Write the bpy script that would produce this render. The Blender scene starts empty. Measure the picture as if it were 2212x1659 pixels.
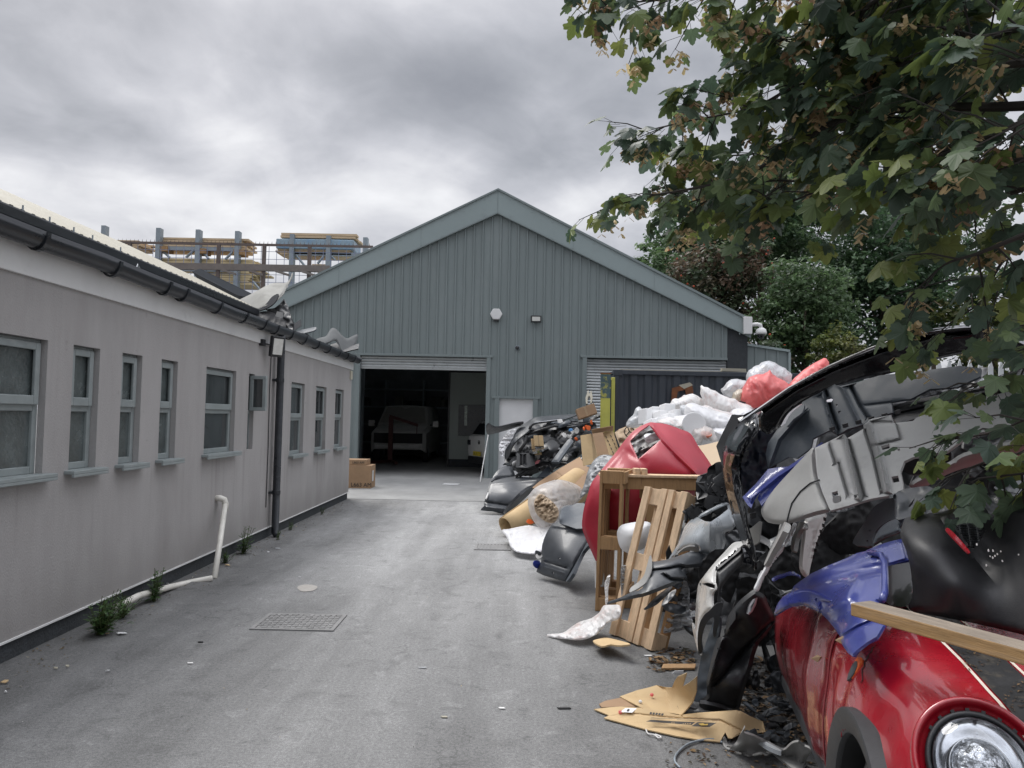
import bpy, bmesh, math, random
import numpy as np
from mathutils import Vector, Matrix, noise
from mathutils.geometry import delaunay_2d_cdt
random.seed(7)
S = bpy.context.scene
C = S.collection
# ---------------------------------------------------------------- camera
YAW, PIT, ROLL, EYE = -0.0089, 0.0437, 0.02, 1.6
def cam_axes():
    f = Vector((math.sin(YAW)*math.cos(PIT), math.cos(YAW)*math.cos(PIT), math.sin(PIT)))
    r = Vector((math.cos(YAW), -math.sin(YAW), 0)); u = r.cross(f)
    return r*math.cos(ROLL)+u*math.sin(ROLL), -r*math.sin(ROLL)+u*math.cos(ROLL), f
AR, AU, AF = cam_axes()
cam = bpy.data.objects.new('camera', bpy.data.cameras.new('camera')); C.objects.link(cam)
cam.matrix_world = Matrix(((AR.x, AU.x, -AF.x, 0), (AR.y, AU.y, -AF.y, 0), (AR.z, AU.z, -AF.z, EYE), (0, 0, 0, 1)))
cam.data.sensor_width = 36; cam.data.lens = 36*1661/2212; cam.data.clip_end = 3000; cam.data.clip_start = 0.05
S.camera = cam
# ---------------------------------------------------------------- world: overcast sky
S.view_settings.view_transform = 'Standard'; S.view_settings.look = 'None'
S.view_settings.exposure = 0.6; S.view_settings.gamma = 1
SUN_EL, SUN_AZ = math.radians(52), math.radians(-35)
W = bpy.data.worlds.new('World'); S.world = W; W.use_nodes = True
nt = W.node_tree; nt.nodes.clear()
def N(t, **k):
    n = nt.nodes.new(t)
    for a, b in k.items(): setattr(n, a, b)
    return n
def L(a, b): nt.links.new(a, b)
def Mth(op, a, b=None, c=None, clamp=False):
    n = N('ShaderNodeMath', operation=op); n.use_clamp = clamp
    for i, v in enumerate((a, b, c)):
        if v is None: continue
        if isinstance(v, (int, float)): n.inputs[i].default_value = v
        else: L(v, n.inputs[i])
    return n.outputs[0]
out = N('ShaderNodeOutputWorld'); bg = N('ShaderNodeBackground')
tc = N('ShaderNodeTexCoord'); sep = N('ShaderNodeSeparateXYZ'); L(tc.outputs['Generated'], sep.inputs[0])
dx, dy, dz = sep.outputs
el = Mth('ARCSINE', dz); az = Mth('ARCTAN2', dx, dy)
zz = Mth('ADD', Mth('MAXIMUM', dz, 0.0), 0.35)
cmb = N('ShaderNodeCombineXYZ'); L(Mth('DIVIDE', dx, zz), cmb.inputs[0]); L(Mth('DIVIDE', dy, zz), cmb.inputs[1])
def cloud_noise(scale, off, detail=8, rough=0.55, dist=0.3):
    m = N('ShaderNodeMapping'); L(cmb.outputs[0], m.inputs[0]); m.inputs[1].default_value = off
    m.inputs[3].default_value = (0.8, 0.8, 1.0)
    n = N('ShaderNodeTexNoise'); n.inputs['Scale'].default_value = scale; n.inputs['Detail'].default_value = detail
    n.inputs['Roughness'].default_value = rough; n.inputs['Distortion'].default_value = dist
    L(m.outputs[0], n.inputs['Vector']); return n.outputs['Fac']
n1 = cloud_noise(1.3, (3.1, 7.3, 0), 5, 0.5); n2 = cloud_noise(2.5, (1.7, 2.3, 0), 9, 0.5, 0.4); n3 = cloud_noise(9, (5.7, 1.3, 0), 8, 0.55, 0.4)
def lobe(a0, e0, sa, se, amp):
    u = Mth('DIVIDE', Mth('SUBTRACT', az, a0), sa); v = Mth('DIVIDE', Mth('SUBTRACT', el, e0), se)
    q = Mth('ADD', Mth('MULTIPLY', u, u), Mth('MULTIPLY', v, v))
    return Mth('MULTIPLY', Mth('EXPONENT', Mth('MULTIPLY', q, -1.0)), amp)
CL = Mth('ADD', Mth('MULTIPLY', Mth('SUBTRACT', n1, 0.5), 1.0), Mth('ADD', Mth('MULTIPLY', Mth('SUBTRACT', n2, 0.5), 1.05), Mth('MULTIPLY', Mth('SUBTRACT', n3, 0.5), 0.32)))
CL = Mth('ADD', Mth('MULTIPLY', CL, 1.22), 0.56)
# broad banks of darker and lighter cloud, by compass direction and height
for lb in [(-0.60, .40, .20, .10, -.20), (-0.16, .42, .30, .07, -.30), (0.16, .40, .18, .10, -.22), (-0.45, .33, .16, .06, -.12),
           (-.62, .52, .25, .045, .30), (-.2, .54, .12, .05, .12), (-.36, .315, .09, .04, .16), (-.45, .25, .14, .03, .22),
           (-.12, .27, .3, .04, .10), (-.05, .20, .25, .05, .06), (.12, .26, .15, .06, .14), (-.5, .22, .25, .06, .08)]:
    CL = Mth('ADD', CL, lobe(*lb))
rp = N('ShaderNodeValToRGB'); L(CL, rp.inputs[0])
cr = rp.color_ramp; cr.interpolation = 'B_SPLINE'
cr.elements[0].position = 0.05; cr.elements[0].color = (0.215, 0.228, 0.262, 1)
cr.elements[1].position = 1.0; cr.elements[1].color = (0.88, 0.89, 0.91, 1)
for p_, c_ in ((0.35, (0.325, 0.34, 0.375, 1)), (0.6, (0.52, 0.53, 0.575, 1)), (0.8, (0.72, 0.725, 0.75, 1))):
    e = cr.elements.new(p_); e.color = c_
sky = N('ShaderNodeTexSky', sky_type='NISHITA', sun_disc=False, sun_elevation=SUN_EL, sun_rotation=SUN_AZ)
sky.air_density = 1.0; sky.dust_density = 4.0
sk = N('ShaderNodeMix', data_type='RGBA', blend_type='ADD'); sk.inputs[0].default_value = 1.0
skm = N('ShaderNodeMix', data_type='RGBA', blend_type='MULTIPLY'); skm.inputs[0].default_value = 1.0
L(sky.outputs[0], skm.inputs[6]); skm.inputs[7].default_value = (0.05, 0.05, 0.05, 1)
# the overcast zenith is brighter than the band above the horizon
mr = N('ShaderNodeMapRange', interpolation_type='SMOOTHSTEP'); L(dz, mr.inputs[0])
mr.inputs[1].default_value = 0.52; mr.inputs[2].default_value = 0.92; mr.inputs[3].default_value = 1.0; mr.inputs[4].default_value = 3.8
zm = N('ShaderNodeVectorMath', operation='SCALE'); L(rp.outputs[0], zm.inputs[0]); L(mr.outputs[0], zm.inputs[3])
k10 = N('ShaderNodeVectorMath', operation='SCALE'); L(zm.outputs[0], k10.inputs[0]); k10.inputs[3].default_value = 7.3
L(skm.outputs[2], sk.inputs[6]); L(k10.outputs[0], sk.inputs[7])
L(sk.outputs[2], bg.inputs[0]); bg.inputs[1].default_value = 0.1
L(bg.outputs[0], out.inputs[0])
sun = bpy.data.objects.new('sun', bpy.data.lights.new('sun', 'SUN')); C.objects.link(sun)
sun.data.energy = 1.5; sun.data.angle = math.radians(25); sun.data.color = (1, 0.97, 0.93)
sun.rotation_euler = (math.pi/2-SUN_EL, 0, -SUN_AZ+math.pi)   # light from the left, above and behind the yard

# ---------------------------------------------------------------- measuring: photo direction + distance -> point in the yard
def ray(x, y): return AF*1661 + AR*(x-1106) + AU*(829.5-y)
def P(x, y, d):
    v = ray(x, y); t = d/v.y
    return Vector((v.x*t, d, EYE+v.z*t))
def PX(x, y, X):
    v = ray(x, y); t = X/v.x
    return Vector((X, v.y*t, EYE+v.z*t))
def PG(x, y, z=0.0):
    v = ray(x, y); t = (z-EYE)/v.z
    return Vector((v.x*t, v.y*t, z))
def K(x0, y0, s):
    return lambda pts: [((x0+q[0]*s)/1.82278, (y0+q[1]*s)/1.82278)+tuple(q[2:]) for q in pts]
k1 = K(1880, 1560, 600/1991); k2 = K(2260, 1620, 640/1831); k3 = K(2250, 2050, 600/1810); k4 = K(2650, 1900, 600/1659)
k5 = K(2750, 2400, 600/1595); k6 = K(3250, 1900, 782/1966); k8 = K(2380, 1380, 700/2212); k9 = K(2600, 1200, 1432/2160)
ka = K(3050, 2250, 982/2105); kb = K(2300, 2560, 900/2212); kc = K(2750, 1500, 600/1531); kd = K(350, 820, 1100/2212)
kt = K(2200, 0, 1832/2171); kE = K(1800, 1500, 1100/2028)
# ---------------------------------------------------------------- objects
def setp(o, label=None, cat=None, group=None, kind=None):
    if label and not kind: kind = 'thing'
    for k, v in (('label', label), ('category', cat), ('group', group), ('kind', kind)):
        if v: o[k] = v
    return o
def thing(name, label, cat, loc=(0, 0, 0), group=None):
    o = bpy.data.objects.new(name, None); C.objects.link(o); o.location = loc
    o.empty_display_size = 0.1
    return setp(o, label, cat, group)
def attach(o, parent):
    if parent is not None:
        o.parent = parent
        loc = Vector(parent.location) if parent.type == 'EMPTY' else Vector((0, 0, 0))   # a mesh part sits at the world origin
        o.matrix_parent_inverse = Matrix.Translation(-loc)
    return o
def mesh(name, V, F, mat, parent=None, smooth=False):
    me = bpy.data.meshes.new(name); me.from_pydata([tuple(v) for v in V], [], F); me.update()
    if isinstance(mat, (list, tuple)):
        for m in mat: me.materials.append(m)
    else: me.materials.append(mat)
    if smooth: me.polygons.foreach_set('use_smooth', [True]*len(me.polygons))
    o = bpy.data.objects.new(name, me); C.objects.link(o)
    return attach(o, parent)
def bm_obj(name, bm, mat, parent=None, smooth=False):
    me = bpy.data.meshes.new(name); bm.to_mesh(me); bm.free(); me.materials.append(mat)
    if smooth: me.polygons.foreach_set('use_smooth', [True]*len(me.polygons))
    o = bpy.data.objects.new(name, me); C.objects.link(o)
    return attach(o, parent)
class MB:
    def __init__(s): s.V = []; s.F = []
    def add(s, V, F):
        b = len(s.V); s.V += [tuple(v) for v in V]; s.F += [tuple(i+b for i in f) for f in F]; return s
    def box(s, x0, x1, y0, y1, z0, z1):
        return s.add([(x, y, z) for x in (x0, x1) for y in (y0, y1) for z in (z0, z1)],
                     [(0, 1, 3, 2), (4, 6, 7, 5), (0, 4, 5, 1), (2, 3, 7, 6), (0, 2, 6, 4), (1, 5, 7, 3)])
    def obox(s, o, a, b, c):   # corner + three edge vectors
        o, a, b, c = map(Vector, (o, a, b, c))
        return s.add([o+a*i+b*j+c*k for i in (0, 1) for j in (0, 1) for k in (0, 1)],
                     [(0, 1, 3, 2), (4, 6, 7, 5), (0, 4, 5, 1), (2, 3, 7, 6), (0, 2, 6, 4), (1, 5, 7, 3)])
    def tube(s, pts, r, n=8, cap=True, taper=None):
        pts = [Vector(p) for p in pts]; m = len(pts); base = len(s.V); prev = None
        for i, p in enumerate(pts):
            t = (pts[min(i+1, m-1)]-pts[max(i-1, 0)]).normalized()
            if prev is None:
                a = t.orthogonal().normalized()
            else:
                a = (prev-t*prev.dot(t)); a = a.normalized() if a.length > 1e-6 else t.orthogonal().normalized()
            prev = a; b = t.cross(a)
            rr = r if taper is None else r*(1+(taper-1)*i/(m-1))
            if isinstance(r, (list, tuple)): rr = r[i]
            for k in range(n):
                th = 2*math.pi*k/n; s.V.append(tuple(p+(a*math.cos(th)+b*math.sin(th))*rr))
        for i in range(m-1):
            for k in range(n):
                s.F.append((base+i*n+k, base+i*n+(k+1) % n, base+(i+1)*n+(k+1) % n, base+(i+1)*n+k))
        if cap:
            s.F.append(tuple(base+k for k in reversed(range(n)))); s.F.append(tuple(base+(m-1)*n+k for k in range(n)))
        return s
    def cyl(s, c, axis, r, h, n=24, r2=None):
        c = Vector(c); a = Vector(axis).normalized()
        return s.tube([c, c+a*h], r, n, True, taper=(r2/r if r2 is not None else 1))
    def prism(s, pts, off):  # closed planar polygon extruded by off
        n = len(pts); off = Vector(off); V = [Vector(p) for p in pts]
        return s.add(V+[v+off for v in V], [tuple(range(n))[::-1], tuple(range(n, 2*n))]+[(i, (i+1) % n, n+(i+1) % n, n+i) for i in range(n)])
    def sphere(s, c, rx, ry=None, rz=None, n=12, m=8):
        ry = ry or rx; rz = rz or rx; c = Vector(c); b = len(s.V)
        for i in range(m+1):
            p = math.pi*i/m
            for k in range(n):
                t = 2*math.pi*k/n; s.V.append((c.x+rx*math.sin(p)*math.cos(t), c.y+ry*math.sin(p)*math.sin(t), c.z+rz*math.cos(p)))
        for i in range(m):
            for k in range(n):
                s.F.append((b+i*n+k, b+(i+1)*n+k, b+(i+1)*n+(k+1) % n, b+i*n+(k+1) % n))
        return s
    def build(s, name, mat, parent=None, smooth=False, bevel=0):
        o = mesh(name, s.V, s.F, mat, parent, smooth)
        bm = bmesh.new(); bm.from_mesh(o.data); bmesh.ops.recalc_face_normals(bm, faces=bm.faces)
        if bevel:
            ed = [e for e in bm.edges if len(e.link_faces) == 2 and e.calc_face_angle(0) > 0.6]
            bmesh.ops.bevel(bm, geom=ed, offset=bevel, segments=2, affect='EDGES', profile=0.5)
        bm.to_mesh(o.data); bm.free()
        if smooth: o.data.polygons.foreach_set('use_smooth', [True]*len(o.data.polygons))
        return o
def struct(o): o['kind'] = 'structure'; return o
# ---------------------------------------------------------------- thin-plate depth + shells
def crom(pts, n=4, closed=True):
    out_ = []; m = len(pts)
    for i in range(m if closed else m-1):
        g = lambda j: np.array(pts[j % m] if closed else pts[max(0, min(m-1, j))], float)
        p0, p1, p2, p3 = g(i-1), g(i), g(i+1), g(i+2)
        for k in range(n):
            t = k/n
            out_.append(tuple(0.5*((2*p1)+(-p0+p2)*t+(2*p0-5*p1+4*p2-p3)*t*t+(-p0+3*p1-3*p2+p3)*t**3)))
    if not closed: out_.append(tuple(pts[-1]))
    return out_
def depth_fit(ctrl):
    c = np.array(ctrl, float); xy = c[:, :2]; d = c[:, 2]; n = len(c)
    if n == 1: return lambda q: np.full(len(q), d[0])
    if n == 2:
        a = xy[1]-xy[0]; l2 = a@a
        return lambda q: d[0]+(d[1]-d[0])*((q-xy[0])@a/l2)
    if n == 3:
        A = np.c_[np.ones(3), xy]; w = np.linalg.solve(A, d); return lambda q: np.c_[np.ones(len(q)), q]@w
    s = max(np.ptp(xy[:, 0]), np.ptp(xy[:, 1])); X = xy/s
    def U(r2): return np.where(r2 > 1e-12, r2*np.log(np.maximum(r2, 1e-12)), 0)
    D2 = ((X[:, None]-X[None])**2).sum(2); Pm = np.c_[np.ones(n), X]
    A = np.zeros((n+3, n+3)); A[:n, :n] = U(D2)+np.eye(n)*1e-4; A[:n, n:] = Pm; A[n:, :n] = Pm.T
    w = np.linalg.lstsq(A, np.r_[d, 0, 0, 0], rcond=None)[0]
    def f(q):
        Q = q/s; return U(((Q[:, None]-X[None])**2).sum(2))@w[:n]+np.c_[np.ones(len(q)), Q]@w[n:]
    return f
def inside(poly, q):
    x, y = q[:, 0], q[:, 1]; r = np.zeros(len(q), bool); n = len(poly); j = n-1
    for i in range(n):
        xi, yi = poly[i]; xj, yj = poly[j]
        if yi != yj:
            r ^= ((yi > y) != (yj > y)) & (x < (xj-xi)*(y-yi)/(yj-yi)+xi)
        j = i
    return r
def seg_dist(poly, q, closed=True):
    best = np.full(len(q), 1e9); n = len(poly)
    for i in range(n if closed else n-1):
        a = np.array(poly[i]); b = np.array(poly[(i+1) % n]); ab = b-a; l = max(ab@ab, 1e-9)
        t = np.clip((q-a)@ab/l, 0, 1); best = np.minimum(best, np.hypot(*(q-(a+t[:, None]*ab)).T))
    return best
def shell(name, mat, outline, ctrl, holes=(), ribs=(), thick=0.004, roll=0.0, rollw=6, parent=None, step=None, smooth_out=3,
          pillow=0.0, pillow_w=None, ground=False, wobble=0.0, wrinkle=0.0, wr_scale=0.03, seed=0, crumple=0.0, flat=False, edge_in=True, ripple=()):
    """A bent sheet (car panel, card, film) with real distance, curvature and thickness; pillow > 0 makes a closed filled bag."""
    poly = [tuple(map(float, p[:2])) for p in outline]
    if smooth_out > 1: poly = crom(poly, smooth_out)
    if wobble:
        poly = [(x+wobble*noise.noise(Vector((x*.09, y*.09, seed))), y+wobble*noise.noise(Vector((x*.09, y*.09, seed+9.5)))) for x, y in poly]
    q = np.array(poly); lo, hi = q.min(0), q.max(0)
    if step is None: step = max(2.0, min(9.0, math.sqrt((hi-lo).prod()/700)))
    rs = np.random.RandomState(seed+len(poly))
    gx, gy = np.meshgrid(np.arange(lo[0], hi[0], step), np.arange(lo[1], hi[1], step*0.87)); gx = gx+((np.arange(gx.shape[0]) % 2)*step/2)[:, None]
    g = np.c_[gx.ravel(), gy.ravel()]
    g = g[inside(poly, g)]
    if len(g): g = g[seg_dist(poly, g) > step*0.45]
    ex = []
    if ribs and len(g):
        for line, w_, a_ in ribs:
            ln = [np.array(p[:2], float) for p in line]
            g = g[seg_dist(ln, g, False) > 2.6*w_]
            for p0, p1 in zip(ln, ln[1:]):
                L_ = np.hypot(*(p1-p0)); n_ = max(2, int(L_/max(step*.8, 2.5))); nv = np.array([-(p1-p0)[1], (p1-p0)[0]])/max(L_, 1e-6)
                for k in range(n_):
                    c_ = p0+(p1-p0)*k/n_
                    for o_ in (-2.1, -1.3, -.7, 0, .7, 1.3, 2.1): ex.append(c_+nv*w_*o_)
    if roll:
        nP = len(poly)
        for i in range(nP):
            a, b = np.array(poly[i]), np.array(poly[(i+1) % nP]); L_ = np.hypot(*(b-a))
            if L_ < 1e-6: continue
            nv = np.array([-(b-a)[1], (b-a)[0]])/L_
            for k in range(max(1, int(L_/max(step*.8, 3)))):
                c_ = a+(b-a)*(k+.5)/max(1, int(L_/max(step*.8, 3)))
                for e_ in (.45, .9, 1.5):
                    for sg in (1, -1): ex.append(c_+nv*sg*rollw*e_)
        if len(g): g = g[seg_dist(poly, g) > 1.9*rollw]
    if ex:
        ex = np.array(ex); ex = ex[inside(poly, ex)]
        if len(ex):
            ex = ex[seg_dist(poly, ex) > (0.4*rollw if roll else step*.3)]
            keep_ = []; cell = {}
            md_ = 0.9
            for i, p_ in enumerate(ex):
                kx, ky = int(p_[0]//md_), int(p_[1]//md_)
                if any((kx+u, ky+v) in cell for u in (-1, 0, 1) for v in (-1, 0, 1)): continue
                cell[(kx, ky)] = 1; keep_.append(i)
            ex = ex[keep_]
            g = np.r_[g, ex] if len(g) else ex
    hl = []
    for h in holes:
        hp = [tuple(map(float, p[:2])) for p in h]; hl.append(hp)
        if len(g): g = g[~inside(hp, g)]; g = g[seg_dist(hp, g) > step*0.35]
    pts = [Vector(p) for p in poly]; edges = [(i, (i+1) % len(poly)) for i in range(len(poly))]
    for hp in hl:
        b = len(pts); pts += [Vector(p) for p in hp]; edges += [(b+i, b+(i+1) % len(hp)) for i in range(len(hp))]
    pts += [Vector(p) for p in g]
    vo, eo, fo, _, _, _ = delaunay_2d_cdt(pts, edges, [], 1, 1e-4)
    vq = np.array([(v.x, v.y) for v in vo])
    cen = np.array([vq[list(f)].mean(0) for f in fo]); keep = inside(poly, cen)
    for hp in hl: keep &= ~inside(hp, cen)
    fo = [f for f, k_ in zip(fo, keep) if k_]
    d = depth_fit(ctrl)(vq)
    dist = seg_dist(poly, vq)
    if roll: d = d+roll*np.exp(-(dist/rollw)**2)
    for line, w_, a_ in ribs:
        d = d+a_*np.exp(-(seg_dist(line, vq, False)/w_)**2)
    for (rx, ry, wl, amp) in ripple:
        d = d+amp*np.sin((vq[:, 0]*rx+vq[:, 1]*ry)/wl)
    if wrinkle:
        for i, (x, y) in enumerate(vq):
            ca_, sa_ = math.cos(seed*1.9), math.sin(seed*1.9); x, y = (x*ca_-y*sa_)*.42, (x*sa_+y*ca_)*1.5
            v = Vector((x*wr_scale+seed*7.1, y*wr_scale, seed*3.3))
            nn = (1-abs(noise.noise(v)*2))*0.55+(1-abs(noise.noise(v*2.3+Vector((9, 4, 1)))*2))*0.3+(1-abs(noise.noise(v*5.1))*2)*0.15
            d[i] -= wrinkle*(nn-0.5)
    if crumple:
        for i, (x, y) in enumerate(vq):
            d[i] += crumple*noise.noise(Vector((x*wr_scale+seed*5.3, y*wr_scale, seed)))
    if ground: d = np.array([min(dd, PG(x, y, .012).y) for (x, y), dd in zip(vq, d)])
    V = [P(x, y, dd) for (x, y), dd in zip(vq, d)]
    me_dir = Vector((0, 0, EYE))
    F = []
    for f in fo:
        a, b, c = V[f[0]], V[f[1]], V[f[2]]
        F.append(tuple(f) if (b-a).cross(c-a).dot(me_dir-a) > 0 else tuple(reversed(f)))
    n = len(V)
    if pillow:
        pw = pillow_w or max(4.0, 0.45*min(hi-lo))
        k_ = np.sqrt(np.clip(1-(1-np.clip(dist/pw, 0, 1))**2, 0, 1))
        V1 = [P(x, y, dd-pillow*kk) for (x, y), dd, kk in zip(vq, d, k_)]
        V2 = [P(x, y, dd+0.02+pillow*kk) for (x, y), dd, kk in zip(vq, d, k_)]
    else:
        nr = [Vector((0, 0, 0)) for _ in V]
        for f in F:
            a, b, c = V[f[0]], V[f[1]], V[f[2]]; fn = (b-a).cross(c-a)
            for i in f: nr[i] += fn
        V1 = V; V2 = [v-(m_.normalized() if m_.length > 0 else AF*-1)*thick for v, m_ in zip(V, nr)]
    cnt = {}
    for f in F:
        for i in range(len(f)):
            e = (f[i], f[(i+1) % len(f)]); cnt[e] = 1
    FF = F+[tuple(i+n for i in reversed(f)) for f in F]
    for (a, b) in cnt:
        if (b, a) not in cnt: FF.append((a, a+n, b+n, b))
    o = mesh(name, V1+V2, FF, mat, parent, not flat)
    if not flat and not pillow:
        try: o.data.set_sharp_from_angle(angle=math.radians(50))
        except Exception: pass
    return o
def text(name, s, size, origin, xdir, ydir, mat, parent=None, depth=0.001):
    cu = bpy.data.curves.new(name, 'FONT'); cu.body = s; cu.size = size; cu.extrude = depth
    t = bpy.data.objects.new(name, cu); C.objects.link(t)
    bpy.context.view_layer.update()
    me = bpy.data.meshes.new_from_object(t.evaluated_get(bpy.context.evaluated_depsgraph_get()))
    bpy.data.objects.remove(t); bpy.data.curves.remove(cu)
    x = Vector(xdir).normalized(); y = Vector(ydir); y = (y-x*y.dot(x)).normalized(); z = x.cross(y)
    M = Matrix(((x.x, y.x, z.x, origin[0]), (x.y, y.y, z.y, origin[1]), (x.z, y.z, z.z, origin[2]), (0, 0, 0, 1)))
    me.transform(M); me.materials.clear(); me.materials.append(mat)
    o = bpy.data.objects.new(name, me); C.objects.link(o); return attach(o, parent)
# ---------------------------------------------------------------- materials
MC = {}
def mat(name, col, rough=0.6, metal=0.0, var=0.12, scale=6.0, bump=0.0, bscale=60.0, coat=0.0, col2=None, c2scale=3.0, c2lo=0.5, c2hi=0.7, spec=0.5, trans=0.0,
        alpha=1.0, stretch=None, rvar=0.1, sss=0.0):
    if name in MC: return MC[name]
    m = bpy.data.materials.new(name); m.use_nodes = True; t = m.node_tree; b = t.nodes['Principled BSDF']
    def n(ty): return t.nodes.new(ty)
    co = n('ShaderNodeTexCoord'); vec = co.outputs['Object']
    if stretch:
        mp = n('ShaderNodeMapping'); mp.inputs[3].default_value = stretch; t.links.new(vec, mp.inputs[0]); vec = mp.outputs[0]
    nz = n('ShaderNodeTexNoise'); nz.inputs['Scale'].default_value = scale; nz.inputs['Detail'].default_value = 8; nz.inputs['Roughness'].default_value = 0.65
    t.links.new(vec, nz.inputs['Vector'])
    r = n('ShaderNodeValToRGB'); t.links.new(nz.outputs['Fac'], r.inputs[0])
    r.color_ramp.elements[0].position = 0.3; r.color_ramp.elements[1].position = 0.7
    r.color_ramp.elements[0].color = tuple(max(0, c*(1-var)) for c in col)+(1,); r.color_ramp.elements[1].color = tuple(min(1, c*(1+var)) for c in col)+(1,)
    cout = r.outputs[0]
    if col2:
        nz2 = n('ShaderNodeTexNoise'); nz2.inputs['Scale'].default_value = c2scale; nz2.inputs['Detail'].default_value = 10; nz2.inputs['Roughness'].default_value = 0.7
        t.links.new(vec, nz2.inputs['Vector'])
        r2 = n('ShaderNodeMapRange'); t.links.new(nz2.outputs['Fac'], r2.inputs[0]); r2.inputs[1].default_value = c2lo; r2.inputs[2].default_value = c2hi
        mx = n('ShaderNodeMix'); mx.data_type = 'RGBA'; t.links.new(r2.outputs[0], mx.inputs[0]); t.links.new(cout, mx.inputs[6]); mx.inputs[7].default_value = tuple(col2)+(1,)
        cout = mx.outputs[2]
    t.links.new(cout, b.inputs['Base Color'])
    rr = n('ShaderNodeMapRange'); t.links.new(nz.outputs['Fac'], rr.inputs[0]); rr.inputs[1].default_value = 0.3; rr.inputs[2].default_value = 0.7
    rr.inputs[3].default_value = max(0.02, rough-rvar); rr.inputs[4].default_value = min(1, rough+rvar); t.links.new(rr.outputs[0], b.inputs['Roughness'])
    b.inputs['Metallic'].default_value = metal; b.inputs['Coat Weight'].default_value = coat; b.inputs['Coat Roughness'].default_value = 0.05
    b.inputs['Specular IOR Level'].default_value = spec; b.inputs['Transmission Weight'].default_value = trans; b.inputs['Alpha'].default_value = alpha
    if sss: b.inputs['Subsurface Weight'].default_value = sss; b.inputs['Subsurface Radius'].default_value = (0.05, 0.04, 0.03)
    if bump:
        nb = n('ShaderNodeTexNoise'); nb.inputs['Scale'].default_value = bscale; nb.inputs['Detail'].default_value = 6; t.links.new(vec, nb.inputs['Vector'])
        bp = n('ShaderNodeBump'); bp.inputs['Strength'].default_value = bump; bp.inputs['Distance'].default_value = 0.02
        t.links.new(nb.outputs['Fac'], bp.inputs['Height']); t.links.new(bp.outputs[0], b.inputs['Normal'])
    MC[name] = m; return m
def leafmat(name, transl=0.35, rough=0.42, hue=0.49):
    m = bpy.data.materials.new(name); m.use_nodes = True; t = m.node_tree; t.nodes.clear()
    o = t.nodes.new('ShaderNodeOutputMaterial'); a = t.nodes.new('ShaderNodeVertexColor'); a.layer_name = 'tint'
    b = t.nodes.new('ShaderNodeBsdfPrincipled'); b.inputs['Roughness'].default_value = rough; b.inputs['Specular IOR Level'].default_value = 0.35
    tr = t.nodes.new('ShaderNodeBsdfTranslucent'); mx = t.nodes.new('ShaderNodeMixShader'); mx.inputs[0].default_value = transl
    hs = t.nodes.new('ShaderNodeHueSaturation'); hs.inputs['Hue'].default_value = hue; hs.inputs['Saturation'].default_value = 1.05; hs.inputs['Value'].default_value = 1.5
    t.links.new(a.outputs[0], b.inputs['Base Color']); t.links.new(a.outputs[0], hs.inputs['Color']); t.links.new(hs.outputs[0], tr.inputs[0])
    t.links.new(b.outputs[0], mx.inputs[1]); t.links.new(tr.outputs[0], mx.inputs[2]); t.links.new(mx.outputs[0], o.inputs[0])
    return m
def film(name, col, op=0.6, rough=0.25, bump=0.6, bscale=14.0, col2=None):
    """Polythene: partly see-through, shiny, crinkled, cloudy with what is inside."""
    m = mat(name, col, rough, var=0.08, scale=5, bump=bump, bscale=bscale, col2=col2, c2scale=7, c2lo=0.5, c2hi=0.66, spec=0.6)
    t = m.node_tree; b = t.nodes['Principled BSDF']; o = t.nodes['Material Output']
    tp = t.nodes.new('ShaderNodeBsdfTransparent'); mx = t.nodes.new('ShaderNodeMixShader'); mx.inputs[0].default_value = op
    tl = t.nodes.new('ShaderNodeBsdfTranslucent'); tl.inputs[0].default_value = tuple(col)+(1,)
    m2 = t.nodes.new('ShaderNodeMixShader'); m2.inputs[0].default_value = 0.3
    t.links.new(b.outputs[0], m2.inputs[1]); t.links.new(tl.outputs[0], m2.inputs[2])
    t.links.new(tp.outputs[0], mx.inputs[1]); t.links.new(m2.outputs[0], mx.inputs[2]); t.links.new(mx.outputs[0], o.inputs[0])
    return m
M_RENDER = mat('wall_render', (0.365, 0.35, 0.343), 0.9, var=0.10, scale=1.2, bump=0.35, bscale=220, col2=(0.43, 0.417, 0.41), c2scale=1.6, c2lo=0.4, c2hi=0.75, stretch=(1, 1.1, 0.3))
M_WHITE = mat('white_upvc', (0.72, 0.72, 0.71), 0.45, var=0.06, scale=3, col2=(0.5, 0.5, 0.49), c2scale=5, c2lo=0.6, c2hi=0.85)
M_GUT = mat('black_upvc', (0.022, 0.025, 0.03), 0.32, var=0.4, scale=3, col2=(0.075, 0.08, 0.085), c2scale=4, c2lo=0.55, c2hi=0.8, stretch=(1, .25, 1))
M_FRAME = mat('grey_frame', (0.265, 0.298, 0.298), 0.5, var=0.1, scale=8, col2=(0.36, 0.38, 0.38), c2scale=9, c2lo=0.55, c2hi=0.75)
M_GLASS = mat('obscure_glass', (0.085, 0.102, 0.102), 0.22, var=0.35, scale=5, bump=0.25, bscale=45, spec=0.8)
M_CLEAR = mat('window_glass', (0.05, 0.056, 0.058), 0.04, var=0.3, scale=3, spec=0.9, rvar=0.02)
M_BRICKD = mat('dark_brick', (0.045, 0.05, 0.055), 0.85, var=0.3, scale=9, bump=0.5, bscale=50)
M_CLAD = mat('steel_cladding', (0.195, 0.23, 0.23), 0.42, var=0.06, scale=1.3, col2=(0.25, 0.285, 0.285), c2scale=1.1, c2lo=0.5, c2hi=0.8, stretch=(1, 1, 0.3))
M_TRIM = mat('steel_flashing', (0.28, 0.335, 0.335), 0.38, var=0.05, scale=1.0, col2=(0.24, 0.28, 0.28), c2scale=2, c2lo=0.5, c2hi=0.8)
M_SHUT = mat('shutter_steel', (0.42, 0.44, 0.44), 0.35, metal=0.5, var=0.1, scale=4)
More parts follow.
